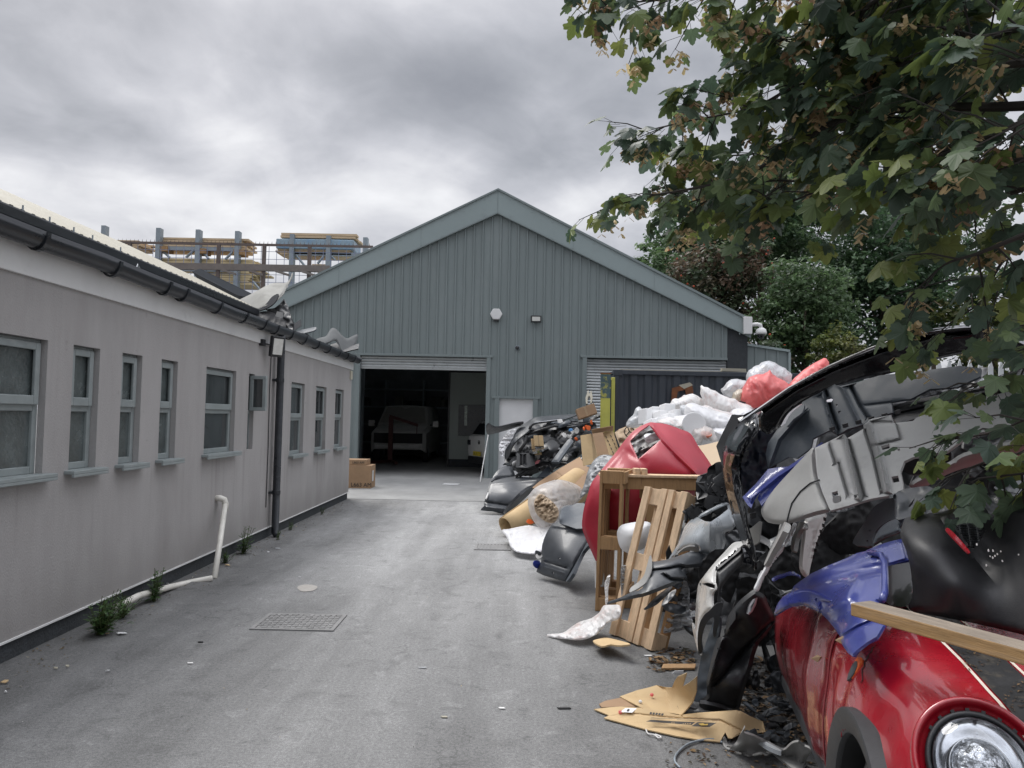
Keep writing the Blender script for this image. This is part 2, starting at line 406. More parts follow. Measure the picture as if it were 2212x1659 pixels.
M_CREAM = mat('cream_sheet', (0.36, 0.335, 0.265), 0.6, var=0.08, scale=4, col2=(0.28, 0.265, 0.22), c2scale=3, c2lo=0.55, c2hi=0.8)
M_ROOFD = mat('dark_roof', (0.03, 0.036, 0.043), 0.6, var=0.3, scale=3)
M_BLK = mat('black_plastic', (0.018, 0.019, 0.021), 0.42, var=0.35, scale=6, bump=0.12, bscale=300, col2=(0.06, 0.06, 0.058), c2scale=3.5, c2lo=0.55, c2hi=0.75)
M_BLKG = mat('black_gloss', (0.010, 0.011, 0.014), 0.2, var=0.3, scale=5, coat=0.6, col2=(0.05, 0.052, 0.056), c2scale=3, c2lo=0.55, c2hi=0.8)
M_GREYP = mat('slate_plastic', (0.052, 0.063, 0.076), 0.55, var=0.15, scale=7, bump=0.1, bscale=200, col2=(0.10, 0.112, 0.122), c2scale=4, c2lo=0.52, c2hi=0.75)
M_LGREY = mat('pale_grey_plastic', (0.32, 0.317, 0.305), 0.55, var=0.1, scale=5, bump=0.06, bscale=200, col2=(0.25, 0.245, 0.23), c2scale=5, c2lo=0.5, c2hi=0.8)
M_SILV = mat('silver_paint', (0.50, 0.535, 0.56), 0.28, metal=0.35, var=0.06, scale=4, coat=0.5, col2=(0.40, 0.42, 0.42), c2scale=3, c2lo=0.55, c2hi=0.8)
M_WPNT = mat('white_paint', (0.68, 0.67, 0.64), 0.3, var=0.08, scale=4, coat=0.5, col2=(0.42, 0.41, 0.38), c2scale=4, c2lo=0.55, c2hi=0.8)
M_RED = mat('red_paint', (0.33, 0.006, 0.016), 0.24, var=0.15, scale=4, coat=0.9, col2=(0.25, 0.02, 0.022), c2scale=5, c2lo=0.55, c2hi=0.8)
M_REDD = mat('red_dusty_paint', (0.36, 0.012, 0.03), 0.5, var=0.1, scale=3, coat=0.12, col2=(0.38, 0.05, 0.07), c2scale=3, c2lo=0.5, c2hi=0.9)
M_BLUE = mat('blue_paint', (0.036, 0.05, 0.235), 0.33, var=0.15, scale=4, coat=0.6, col2=(0.12, 0.13, 0.26), c2scale=4, c2lo=0.55, c2hi=0.8)
M_CHAR = mat('charcoal_paint', (0.042, 0.047, 0.054), 0.45, var=0.2, scale=5, coat=0.1, col2=(0.11, 0.115, 0.12), c2scale=5, c2lo=0.55, c2hi=0.75)
M_CARD = mat('cardboard', (0.55, 0.40, 0.22), 0.85, var=0.08, scale=3, col2=(0.42, 0.28, 0.14), c2scale=2.5, c2lo=0.5, c2hi=0.8, bump=0.05, bscale=150)
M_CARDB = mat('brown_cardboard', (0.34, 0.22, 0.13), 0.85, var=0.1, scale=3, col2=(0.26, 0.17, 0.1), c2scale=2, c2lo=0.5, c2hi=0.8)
M_PAPER = mat('brown_paper', (0.36, 0.27, 0.18), 0.85, var=0.12, scale=5, bump=0.3, bscale=25)
M_WOODN = mat('pale_pine', (0.60, 0.43, 0.275), 0.75, var=0.22, scale=5, stretch=(6, 6, 0.5), bump=0.2, bscale=30, col2=(0.34, 0.22, 0.13), c2scale=6, c2lo=0.58, c2hi=0.8)
M_WOODO = mat('weathered_pine', (0.36, 0.215, 0.10), 0.8, var=0.3, scale=5, stretch=(6, 6, 0.5), bump=0.25, bscale=30, col2=(0.13, 0.08, 0.045), c2scale=5, c2lo=0.5, c2hi=0.75)
M_BEAM = mat('sawn_timber', (0.42, 0.255, 0.11), 0.75, var=0.35, scale=7, stretch=(0.6, 3, 6), bump=0.15, bscale=40, col2=(0.30, 0.24, 0.18), c2scale=4, c2lo=0.5, c2hi=0.8)
M_TIMB = mat('stacked_timber', (0.56, 0.42, 0.27), 0.8, var=0.25, scale=8, stretch=(0.2, 1, 8))
M_FOAM = mat('white_foam', (0.82, 0.82, 0.82), 0.8, var=0.04, scale=30, sss=0.0)
M_PVC = mat('white_pipe', (0.68, 0.66, 0.60), 0.35, var=0.08, scale=9, col2=(0.42, 0.40, 0.34), c2scale=8, c2lo=0.58, c2hi=0.8)
M_BAGW = film('clear_polythene', (0.86, 0.85, 0.84), 0.9, 0.3, 0.9, 14, (0.66, 0.50, 0.46))
M_BAGC = film('grey_polythene', (0.74, 0.76, 0.78), 0.82, 0.22, 0.9, 14, (0.40, 0.39, 0.37))
M_BAGB = film('bubble_film', (0.44, 0.45, 0.46), 0.8, 0.22, 0.9, 16, (0.25, 0.25, 0.26))
M_BAGS = film('white_polythene', (0.88, 0.88, 0.89), 0.95, 0.35, 0.7, 13, (0.80, 0.79, 0.79))
M_BAGR = film('red_polythene', (0.86, 0.24, 0.23), 0.97, 0.4, 0.5, 12, (0.78, 0.15, 0.15))
M_ORNG = mat('orange_plastic', (0.75, 0.13, 0.02), 0.45, var=0.1)
M_BLK2 = mat('black_rubber', (0.02, 0.02, 0.021), 0.75, var=0.3, scale=9)
M_INK = mat('black_ink', (0.03, 0.03, 0.032), 0.8, var=0.1)
M_YEL = mat('yellow_paint', (0.46, 0.45, 0.09), 0.5, var=0.12, scale=5, col2=(0.16, 0.15, 0.08), c2scale=5, c2lo=0.6, c2hi=0.7)
M_CONT = mat('container_paint', (0.03, 0.037, 0.048), 0.55, var=0.15, scale=2, col2=(0.06, 0.067, 0.08), c2scale=2, c2lo=0.5, c2hi=0.8, stretch=(2, 2, .4))
M_CONTG = mat('green_container_paint', (0.022, 0.05, 0.038), 0.55, var=0.15, scale=2)
M_RUST = mat('rust', (0.16, 0.06, 0.025), 0.9, var=0.4, scale=9)
M_GALV = mat('galvanised_steel', (0.27, 0.31, 0.34), 0.5, metal=0.3, var=0.12, scale=8)
M_STEEL = mat('bright_steel', (0.55, 0.56, 0.57), 0.3, metal=0.9, var=0.1)
M_CHROME = mat('chrome', (0.8, 0.81, 0.82), 0.08, metal=1.0, var=0.05, rvar=0.03)
M_LAMP = mat('lamp_face', (0.62, 0.62, 0.58), 0.3, var=0.05)
M_DARKI = mat('dark_interior', (0.045, 0.05, 0.055), 0.8, var=0.25, scale=2)
M_BARK = mat('bark', (0.075, 0.06, 0.045), 0.9, var=0.35, scale=14, bump=0.4, bscale=40)
M_TYRE = mat('tyre', (0.018, 0.018, 0.018), 0.8, var=0.2)
M_LEAFL = mat('dead_leaf', (0.24, 0.13, 0.06), 0.8, var=0.4, scale=25)
M_WHT = mat('white_plaster', (0.74, 0.74, 0.74), 0.6, var=0.05, scale=3)
M_SCUFF = mat('scuffed_white', (0.66, 0.65, 0.63), 0.6, var=0.25, scale=8)
# ================================================================ GROUND
def ground_material():
    m = bpy.data.materials.new('asphalt'); m.use_nodes = True; t = m.node_tree; b = t.nodes['Principled BSDF']
    def n(ty, **k):
        q = t.nodes.new(ty)
        for a, v in k.items(): setattr(q, a, v)
        return q
    def noise_(scale, detail, stretch=(1, 1, 1), dist=0):
        mp = n('ShaderNodeMapping'); mp.inputs[3].default_value = stretch; t.links.new(co.outputs['Object'], mp.inputs[0])
        q = n('ShaderNodeTexNoise'); q.inputs['Scale'].default_value = scale; q.inputs['Detail'].default_value = detail; q.inputs['Roughness'].default_value = 0.65
        q.inputs['Distortion'].default_value = dist
        t.links.new(mp.outputs[0], q.inputs['Vector']); return q.outputs['Fac']
    def mr(src, a, b_, c, d):
        q = n('ShaderNodeMapRange'); t.links.new(src, q.inputs[0]); q.inputs[1].default_value = a; q.inputs[2].default_value = b_; q.inputs[3].default_value = c; q.inputs[4].default_value = d; return q.outputs[0]
    def mul(a, b_):
        q = n('ShaderNodeMath', operation='MULTIPLY'); t.links.new(a, q.inputs[0])
        if isinstance(b_, (int, float)): q.inputs[1].default_value = b_
        else: t.links.new(b_, q.inputs[1])
        return q.outputs[0]
    co = n('ShaderNodeTexCoord')
    fine = mr(noise_(55, 6), 0.3, 0.7, 0.70, 1.28); grit = mr(noise_(190, 3), 0.32, 0.68, 0.55, 1.42)
    patch = mr(noise_(0.6, 8, (1, 0.5, 1), 0.5), 0.32, 0.68, 0.80, 1.16)
    lanes = mr(noise_(1.6, 6, (1.0, 0.12, 1), 0.3), 0.35, 0.65, 0.78, 1.20)
    wear = mr(noise_(4, 10, (1, 1, 1), 1.0), 0.55, 0.75, 1.0, 0.62)
    lite = mr(noise_(7, 10, (1, 1, 1), 0.6), 0.55, 0.8, 1.0, 1.45)
    sp = n('ShaderNodeSeparateXYZ'); t.links.new(co.outputs['Object'], sp.inputs[0])
    # grime along the foot of the wall, worn darker round the scrap heap, paler with distance
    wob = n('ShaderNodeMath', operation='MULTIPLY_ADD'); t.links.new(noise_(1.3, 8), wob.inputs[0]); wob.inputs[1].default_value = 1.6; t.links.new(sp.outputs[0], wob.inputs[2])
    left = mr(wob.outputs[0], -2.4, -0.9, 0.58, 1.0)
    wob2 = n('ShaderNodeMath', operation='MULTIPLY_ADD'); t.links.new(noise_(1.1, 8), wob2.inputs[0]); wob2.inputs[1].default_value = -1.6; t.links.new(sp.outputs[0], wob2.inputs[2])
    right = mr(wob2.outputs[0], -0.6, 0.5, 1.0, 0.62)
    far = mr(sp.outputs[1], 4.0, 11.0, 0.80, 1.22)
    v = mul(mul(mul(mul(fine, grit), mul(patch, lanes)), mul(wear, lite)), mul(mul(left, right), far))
    vo = n('ShaderNodeTexVoronoi', feature='DISTANCE_TO_EDGE'); vo.inputs['Scale'].default_value = .55
    wv = n('ShaderNodeVectorMath', operation='ADD'); nw = n('ShaderNodeTexNoise'); nw.inputs['Scale'].default_value = 3.0; nw.inputs['Detail'].default_value = 8
    t.links.new(co.outputs['Object'], nw.inputs['Vector']); t.links.new(co.outputs['Object'], wv.inputs[0]); t.links.new(nw.outputs['Color'], wv.inputs[1]); t.links.new(wv.outputs[0], vo.inputs['Vector'])
    crack = n('ShaderNodeMath', operation='MAXIMUM'); t.links.new(mr(vo.outputs['Distance'], .0, .006, .72, 1.0), crack.inputs[0]); t.links.new(mr(noise_(.8, 3), .45, .55, 0.6, 1.0), crack.inputs[1])
    oil = mr(noise_(1.9, 4, (1, 1, 1), .8), .62, .72, 1.0, .74)
    v = mul(mul(v, crack.outputs[0]), oil)
    v = mul(v, 0.235)
    cb = n('ShaderNodeCombineColor'); t.links.new(v, cb.inputs[0]); t.links.new(v, cb.inputs[1]); t.links.new(mul(v, 0.985), cb.inputs[2])
    t.links.new(cb.outputs[0], b.inputs['Base Color']); b.inputs['Roughness'].default_value = 0.85; b.inputs['Specular IOR Level'].default_value = 0.3
    bp = n('ShaderNodeBump'); bp.inputs['Strength'].default_value = 0.35; bp.inputs['Distance'].default_value = 0.006
    t.links.new(noise_(140, 4), bp.inputs['Height']); t.links.new(bp.outputs[0], b.inputs['Normal'])
    return m
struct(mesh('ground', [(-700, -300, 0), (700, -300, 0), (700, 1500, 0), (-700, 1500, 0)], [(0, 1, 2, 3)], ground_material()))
M_CONC = mat('concrete', (0.29, 0.29, 0.282), 0.8, var=0.14, scale=1.5, col2=(0.21, 0.21, 0.206), c2scale=1.2, c2lo=0.45, c2hi=0.75, stretch=(1, 0.6, 1), bump=0.1, bscale=120, spec=0.35)
struct(mesh('concrete_floor', [(-7.6, 14.75, .005), (-1, 14.6, .005), (1.2, 14.9, .005), (6.2, 15, .005), (6.2, 33, .005), (-7.6, 33, .005)], [(0, 1, 2, 3, 4, 5)], M_CONC))
M_MAN = mat('dusty_iron', (0.19, 0.188, 0.184), 0.7, var=0.25, scale=9, col2=(0.24, 0.235, 0.23), c2scale=6)
def cover(name, x0, x1, y0, y1, nx, ny, lab, cat, bars=False):
    r = thing(name, lab, cat, ((x0+x1)/2, (y0+y1)/2, 0))
    f = MB(); w = .03
    for a in ((x0, x1, y0, y0+w), (x0, x1, y1-w, y1), (x0, x0+w, y0+w, y1-w), (x1-w, x1, y0+w, y1-w)): f.box(*a, -.02, .010)
    f.build('frame', M_MAN, r)
    g = MB(); g.box(x0+w+.004, x1-w-.004, y0+w+.004, y1-w-.004, -.02, .006)
    dx_ = (x1-x0-2*w)/nx; dy_ = (y1-y0-2*w)/ny
    for i in range(nx):
        for j in range(ny):
            cx = x0+w+dx_*(i+.5); cy = y0+w+dy_*(j+.5)
            if bars: g.box(cx-dx_*.3, cx+dx_*.3, cy-dy_*.47, cy+dy_*.47, .003, .012)
            else:
                ax_, ay_ = (.44, .30) if (i+j) % 2 else (.30, .44)
                g.box(cx-dx_*ax_, cx+dx_*ax_, cy-dy_*ay_, cy+dy_*ay_, .006, .0105)
    g.build('plate', M_MAN, r)
cover('manhole_cover', -1.95, -1.33, 5.72, 6.18, 13, 8, 'dusty square patterned manhole cover in the asphalt nearest the camera', 'manhole cover')
cover('drain_grate', -.5, -.06, 9.32, 9.74, 9, 1, 'slotted drain grate in the asphalt beside the white plastic sheet', 'drain cover', True)
setp(shell('asphalt_patch', mat('pale_filler', (0.36, 0.34, 0.31), 0.9, var=0.15, scale=20), [(642, 1268), (655, 1262), (672, 1263), (686, 1267), (680, 1274), (668, 1277), (650, 1277)], [(663, 1268, 7.16)], flat=True), 'x', 'x')
bpy.data.objects.remove(bpy.data.objects['asphalt_patch'])
pp = [PG(x, y, .004) for x, y in crom([(642, 1268), (655, 1263), (672, 1263), (686, 1267), (680, 1274), (668, 1277), (650, 1277)], 3)]
struct(mesh('asphalt_repair', pp, [tuple(range(len(pp)))], MC['pale_filler']))
# ================================================================ LEFT BUILDING
XW = -3.19
def wall_stains(m):
    # splashed dirt along the foot of the render, thin run marks below the sills and a few scuffs
    t = m.node_tree; b = t.nodes['Principled BSDF']; src = b.inputs['Base Color'].links[0].from_socket
    def n(ty, **k):
        q = t.nodes.new(ty)
        for a, v in k.items(): setattr(q, a, v)
        return q
    co = n('ShaderNodeTexCoord'); sp = n('ShaderNodeSeparateXYZ'); t.links.new(co.outputs['Object'], sp.inputs[0])
    def noise_(scale, st, det=6):
        mp = n('ShaderNodeMapping'); mp.inputs[3].default_value = st; t.links.new(co.outputs['Object'], mp.inputs[0])
        q = n('ShaderNodeTexNoise'); q.inputs['Scale'].default_value = scale; q.inputs['Detail'].default_value = det; t.links.new(mp.outputs[0], q.inputs['Vector']); return q.outputs['Fac']
    def mr(s, a, b_, c, d):
        q = n('ShaderNodeMapRange'); t.links.new(s, q.inputs[0])
        for i, v in enumerate((a, b_, c, d)): q.inputs[i+1].default_value = v
        return q.outputs[0]
    def op(o, a, c):
        q = n('ShaderNodeMath', operation=o); q.use_clamp = True
        for i, v in enumerate((a, c)):
            if isinstance(v, float): q.inputs[i].default_value = v
            else: t.links.new(v, q.inputs[i])
        return q.outputs[0]
    wob = n('ShaderNodeMath', operation='MULTIPLY_ADD'); t.links.new(noise_(2.2, (1, 1, .5), 8), wob.inputs[0]); wob.inputs[1].default_value = .75; t.links.new(sp.outputs[2], wob.inputs[2])
    foot = mr(wob.outputs[0], .42, .95, .42, 0)
    run = op('MULTIPLY', mr(noise_(3.0, (1, 2.6, .10)), .56, .72, 0, .46), mr(sp.outputs[2], .35, 1.12, .2, 1)); run = op('MULTIPLY', run, mr(sp.outputs[2], 1.14, 1.18, 1, .25))
    scuff = mr(noise_(7, (1, 1, 1.6), 10), .68, .78, 0, .35)
    mx = n('ShaderNodeMix', data_type='RGBA'); t.links.new(op('MAXIMUM', op('MAXIMUM', foot, run), scuff), mx.inputs[0]); t.links.new(src, mx.inputs[6]); mx.inputs[7].default_value = (.17, .16, .145, 1)
    t.links.new(mx.outputs[2], b.inputs['Base Color'])
wall_stains(M_RENDER)
ob = thing('office_building', 'long single storey grey rendered building with small grey windows and black gutter', 'building', (XW, 9, 0))
WIN = [(3.95, 5.16, 1.16, 2.06), (5.46, 5.81, 1.16, 2.06), (6.14, 6.47, 1.16, 2.06), (6.82, 7.15, 1.16, 2.06), (7.81, 8.64, 1.16, 2.06), (9.05, 9.25, 1.16, 2.06),
       (10.76, 11.43, 1.01, 2.04), (12.09, 12.74, 1.01, 2.04), (13.37, 14.0, 1.01, 2.04), (1.6, 2.9, 1.16, 2.06)]
Y0, Y1, ZB, ZT = -1.0, 14.62, .13, 2.48
def wall_sheet():
    ys = sorted({Y0, Y1}|{a for w in WIN for a in w[:2]}|{k*0.5 for k in range(0, 29)}); zs = sorted({ZB, ZT}|{a for w in WIN for a in w[2:]})
    V = []; F = []; ix = {}
    def v(x, y, z):
        k = (round(x, 4), round(y, 4), round(z, 4))
        if k not in ix: ix[k] = len(V); V.append(k)
        return ix[k]
    for a, b_ in zip(ys, ys[1:]):
        for c, d in zip(zs, zs[1:]):
            my, mz = (a+b_)/2, (c+d)/2
            if any(w[0] < my < w[1] and w[2] < mz < w[3] for w in WIN): continue
            F.append((v(XW, a, c), v(XW, b_, c), v(XW, b_, d), v(XW, a, d)))
    D = .05
    for (a, b_, c, d) in WIN:
        F.append((v(XW, a, c), v(XW, a, d), v(XW-D, a, d), v(XW-D, a, c))); F.append((v(XW, b_, d), v(XW, b_, c), v(XW-D, b_, c), v(XW-D, b_, d)))
        F.append((v(XW, a, d), v(XW, b_, d), v(XW-D, b_, d), v(XW-D, a, d))); F.append((v(XW, b_, c), v(XW, a, c), v(XW-D, a, c), v(XW-D, b_, c)))
    F.append((v(XW, Y1, ZB), v(-9, Y1, ZB), v(-9, Y1, ZT), v(XW, Y1, ZT)))
    return mesh('wall', V, F, M_RENDER, ob)
wall_sheet()
MB().box(-9, XW-.015, Y0, Y1-.02, 0, ZB+.02).build('plinth', M_BRICKD, ob)
MB().box(XW-.015, XW+.012, Y0, Y1+.012, ZB-.006, ZB+.006).box(-9, XW-.015, Y1-.02, Y1+.012, ZB-.006, ZB+.006).build('bellcast_bead', M_WHITE, ob)
MB().box(-8.9, XW-.02, Y0, Y1-.05, ZT-.1, ZT-.02).build('ceiling_board', M_DARKI, ob)
for nm, (a, b_) in (('fascia', (Y0, 9.78)), ('fascia', (9.785, Y1+.05))):
    MB().box(XW-.02, XW+.02, a, b_, 2.45, 2.68).build(nm, M_WHITE, ob, bevel=.003)
GX, GZ, GR, GD = XW+.092, 2.70, .068, 1.45
def gutter(a, b_, bulge=0):
    m = MB(); n = 10; pr = [(GX+GR*math.cos(t), GZ+GR*GD*math.sin(t)) for t in [math.pi+math.pi*k/n for k in range(n+1)]]
    pr2 = [(GX+(GR-.005)*math.cos(t), GZ+(GR-.005)*GD*math.sin(t)) for t in [math.pi+math.pi*k/n for k in range(n+1)]][::-1]
    pts = [(x, z+.012 if i in (0, n) else z) for i, (x, z) in enumerate(pr)]+pr2
    ln = 24; st = [a+(b_-a)*k/ln for k in range(ln+1)]
    V = []
    for y in st:
        s = .006*math.sin(y*1.3)+.004*math.sin(y*3.7)
        V += [(x+s*.4, y, z+s-.004*(y-9)) for x, z in pts]
    k_ = len(pts); F = [(i*k_+j, i*k_+(j+1) % k_, (i+1)*k_+(j+1) % k_, (i+1)*k_+j) for i in range(ln) for j in range(k_)]
    F += [tuple(range(k_)), tuple(range(ln*k_, ln*k_+k_))[::-1]]
    return mesh('gutter', V, F, M_GUT, ob, True)
gutter(Y0, 14.72)
for y in (1.2, 2.1, 3.0, 3.95, 4.85, 5.75, 6.6, 6.95, 7.75, 8.5, 9.15, 9.62, 10.25, 10.9, 11.6, 12.3, 13.0, 13.6, 14.2):
    m = MB(); n = 10; V = []
    for dy_ in (-.02, .02):
        for r in (GR+.001, GR+.011):
            V += [(GX+r*math.cos(t), y+dy_, GZ-.004*(y-9)+r*GD*math.sin(t)) for t in [math.pi*.98+math.pi*1.04*k/n for k in range(n+1)]]
    q = n+1; F = []
    for k in range(n):
        F += [(q+k, q+k+1, 3*q+k+1, 3*q+k), (k, 2*q+k, 2*q+k+1, k+1), (k, k+1, q+k+1, q+k), (2*q+k, 3*q+k, 3*q+k+1, 2*q+k+1)]
    m.add(V, F); m.box(XW+.02, GX-.03, y-.02, y+.02, GZ-.075-.004*(y-9), GZ-.02-.004*(y-9))
    m.build('gutter_bracket', M_GUT, ob)
for (a, b_, c, d) in WIN:
    xo = XW-.05; fw = .052 if b_-a > .3 else .03; zm_ = c+(d-c)*.5
    if abs(a-9.05) < .01:   # the small sash stands open
        w = MB().box(xo-.03, xo, a, a+.02, c, d).box(xo-.03, xo, b_-.02, b_, c, d).box(xo-.03, xo, a+.02, b_-.02, d-.03, d).box(xo-.03, xo, a+.02, b_-.02, zm_-.02, zm_+.02).build('window', M_FRAME, ob)
        MB().box(xo-.05, xo-.035, a, b_, c, d).build('pane', M_CLEAR, w)
        s = MB(); x0, x1, y0, z0, z1 = XW-.03, XW+.165, 9.2, 1.62, 2.04
        f_ = .042
        for bb in ((x0, x1, z0, z0+f_), (x0, x1, z1-f_, z1), (x0, x0+f_, z0+f_, z1-f_), (x1-f_, x1, z0+f_, z1-f_)):
            s.box(bb[0], bb[1], y0-.03, y0+.03, bb[2], bb[3])
        so = s.build('open_sash', M_FRAME, w, bevel=.005); so['label'] = 'small window sash swung wide open'
        MB().box(x0+f_-.005, x1-f_+.005, y0-.008, y0+.008, z0+f_-.005, z1-f_+.005).build('pane', M_CLEAR, so)
        continue
    f = MB(); e = .001
    f.box(xo-.05, xo, a+e, a+fw, c+e, d-e).box(xo-.05, xo, b_-fw, b_-e, c+e, d-e).box(xo-.05, xo, a+fw, b_-fw, d-fw, d-e).box(xo-.05, xo, a+fw, b_-fw, c+e, c+fw).box(xo-.05, xo, a+fw, b_-fw, zm_-.03, zm_+.03)
    # casement sash standing proud in the upper light
    for bb in ((a+fw*.5, a+fw*1.5, zm_+.012, d-fw*.45), (b_-fw*1.5, b_-fw*.5, zm_+.012, d-fw*.45)): f.box(xo, xo+.022, *bb)
    f.box(xo, xo+.022, a+fw*1.5, b_-fw*1.5, d-fw*1.4, d-fw*.45).box(xo, xo+.022, a+fw*1.5, b_-fw*1.5, zm_+.012, zm_+.075)
    w = f.build('window', M_FRAME, ob, bevel=.006)
    g = M_CLEAR if a > 7.5 else M_GLASS
    MB().box(xo-.04, xo-.015, a+fw-.004, b_-fw+.004, zm_+.02, d-fw+.004).build('pane', g, w)
    MB().box(xo-.04, xo-.02, a+fw-.004, b_-fw+.004, c+fw-.004, zm_-.02).build('pane', g, w)
    MB().box(xo, XW+.075, a-.05, b_+.06, c-.024, c+.002).box(XW+.055, XW+.075, a-.05, b_+.06, c-.045, c-.024).build('sill', M_FRAME, w, bevel=.004)
# blind slats behind the clear window
# roof behind the gutter, and the taller block with the cream sheet roof
rf = MB().add([(XW-.0, Y0, 2.70), (XW-.0, 14.55, 2.70), (-4.0, 14.55, 2.86), (-4.0, Y0, 2.86)], [(0, 1, 2, 3)]).add([(-4.0, 11.3, 2.862), (-4.0, 14.55, 2.862), (-9, 14.55, 2.95), (-9, 11.3, 2.95)], [(0, 1, 2, 3)]).build('roof', M_ROOFD, ob)
MB().box(-9, -4.0, Y0, 11.3, 2.6, 3.09).build('upstand', mat('dark_cladding', (0.035, 0.046, 0.06), 0.5, var=0.15, scale=2), ob)
MB().box(-4.02, -3.9, Y0, 11.42, 3.04, 3.15).build('upper_gutter', M_GUT, ob, bevel=.02)
def cream():
    V = []; F = []; n = 0; y = Y0; i = 0
    pr = []
    while y < 11.36:
        pr += [(y, 0), (y+.07, 0), (y+.085, .010), (y+.125, .010)]; y += .14
    for (yy, h) in pr: V += [(-4.03, yy, 3.19+h), (-5.0, yy, 3.655+h), (-5.9, yy, 4.06+h)]
    for i in range(len(pr)-1):
        F += [(3*i, 3*i+3, 3*i+4, 3*i+1), (3*i+1, 3*i+4, 3*i+5, 3*i+2)]
    o = mesh('sheet_roof', V, F, M_CREAM, ob)
    MB().add([(-4.06, 11.3, 3.17), (-5.9, 11.3, 3.17), (-5.9, 11.3, 4.03)], [(0, 1, 2)]).add([(-5.9, 11.3, 3.17), (-8, 11.3, 3.17), (-5.9, 11.3, 4.03)], [(0, 1, 2)]).build('gable_end', M_ROOFD, ob)
cream()
for y in (6.0, 6.35, 6.7, 7.0, 7.5):   # bolts standing up along the sheet edge
    MB().tube([(-3.96, y, 3.15), (-3.96, y, 3.205)], .007, 6).build('roof_bolt', M_GALV, ob)
dp = MB(); dp.tube([(XW+.09, 9.97, 2.66), (XW+.085, 9.97, 2.45), (XW+.085, 9.96, .06), (XW+.12, 9.95, .02)], .047, 14); pipe = dp.build('downpipe', M_GUT, ob, True)
for z in (.55, 2.0): MB().cyl((XW+.085, 9.96, z), (0, 0, 1), .054, .05, 14).box(XW-.01, XW+.05, 9.90, 10.02, z+.01, z+.04).build('pipe_clip', M_GUT, pipe)
MB().tube([(XW+.012, 9.80, 2.35), (XW+.012, 9.78, 1.9), (XW+.012, 9.80, 1.2), (XW+.012, 9.79, .4)], .006, 5).build('cable', M_BLK, ob)
MB().tube([(XW+.012, 10.1, 1.7), (XW+.012, 10.1, .98)], .006, 5).box(XW, XW+.03, 10.07, 10.13, .84, .98).build('cable', M_WHITE, ob)
MB().box(XW+.0, XW+.03, 14.45, 14.58, 2.26, 2.42).build('junction_box', mat('aged_white', (0.55, 0.52, 0.42), 0.5), ob, bevel=.006)
# floodlight on the wall
fl = thing('floodlight', 'small black framed floodlight on the grey wall beside the downpipe', 'floodlight', (XW, 9.5, 2.45))
MB().box(XW+.0, XW+.06, 9.35, 9.43, 2.42, 2.50).tube([(XW+.05, 9.42, 2.45), (XW+.1, 9.5, 2.44)], .012, 6).build('bracket', M_BLK, fl, bevel=.005)
fd = Vector((.85, -.5, -.12)).normalized(); fs = Vector((-fd.y, fd.x, 0)).normalized()*-1; fu = fs.cross(fd)
if fu.z < 0: fu = -fu
c0 = Vector((XW+.15, 9.58, 2.43))
MB().obox(c0-fs*.1-fu*.13-fd*.03, fs*.2, fu*.26, fd*.05).build('housing', M_BLK, fl, bevel=.012)
MB().obox(c0-fs*.075-fu*.10+fd*.021, fs*.15, fu*.20, fd*.003).build('lamp_face', M_LAMP, fl)
# white waste pipe: a leaning length and one fallen along the wall foot
wp = thing('waste_pipe', 'white plastic waste pipe leaning upright against the grey wall', 'pipe', (-2.9, 7.42, 0))
wt = PX(487, 1082, XW+.09); wb = PG(463, 1250)
MB().tube([wb, wb.lerp(wt, .5)+Vector((.004, 0, 0)), wt-Vector((0, 0, .03))], .028, 14).build('pipe', M_PVC, wp, True)
MB().tube([wt-Vector((0, 0, .1)), wt-Vector((0, 0, .03)), wt+Vector((-.012, -.005, .012)), wt+Vector((-.05, -.02, .03)), wt+Vector((-.1, -.03, .03))], .034, 14).build('elbow', M_PVC, wp, True)
fp = MB().tube([PX(249, 1313, XW+.14), PX(300, 1287, XW+.13), PX(360, 1270, XW+.12), PX(410, 1258, XW+.13), PG(458, 1249, .03)], .027, 14).build('fallen_pipe', M_PVC, None, True)
setp(fp, 'white plastic pipe lying along the foot of the grey wall', 'pipe')
# ================================================================ WAREHOUSE
YF = 20.2
wh = thing('warehouse', 'grey green metal clad warehouse with a wide gable and roller doors', 'building', (-.65, YF, 0))
RX, RZ, SL = -.65, 7.0, .488    # underside of the verge at the ridge
def ztop(x): return RZ-SL*abs(x-RX)+.12
OPEN = [(-4.3, -.75, 0, 3.17), (1.66, 5.46, 0, 3.22), (-.63, .51, 0, 2.10)]
def clad():
    xs = []; x = -7.3
    while x < 5.46:
        xs += [(x, 0), (x+.135, 0), (x+.15, -.035), (x+.185, -.035), (x+.20, 0)]; x += .235
    xs = [q for q in xs if q[0] < 5.46]+[(5.46, 0)]
    br = [a for o in OPEN for a in o[:2]]+[RX]
    def prof(x):
        for (a, h), (b_, k) in zip(xs, xs[1:]):
            if a <= x <= b_: return h+(k-h)*(x-a)/max(1e-9, b_-a)
        return 0
    ax = sorted({round(q[0], 4) for q in xs}|{round(b_, 4) for b_ in br if -7.3 < b_ < 5.46})
    V = []; F = []
    for a, b_ in zip(ax, ax[1:]):
        mid = (a+b_)/2; zb = 0
        for o in OPEN:
            if o[0] < mid < o[1]: zb = o[3]
        i = len(V); V += [(a, YF+prof(a), zb), (b_, YF+prof(b_), zb), (b_, YF+prof(b_), ztop(b_)), (a, YF+prof(a), ztop(a))]; F.append((i, i+1, i+2, i+3))
    return mesh('cladding', V, F, M_CLAD, wh)
CLADO = clad()
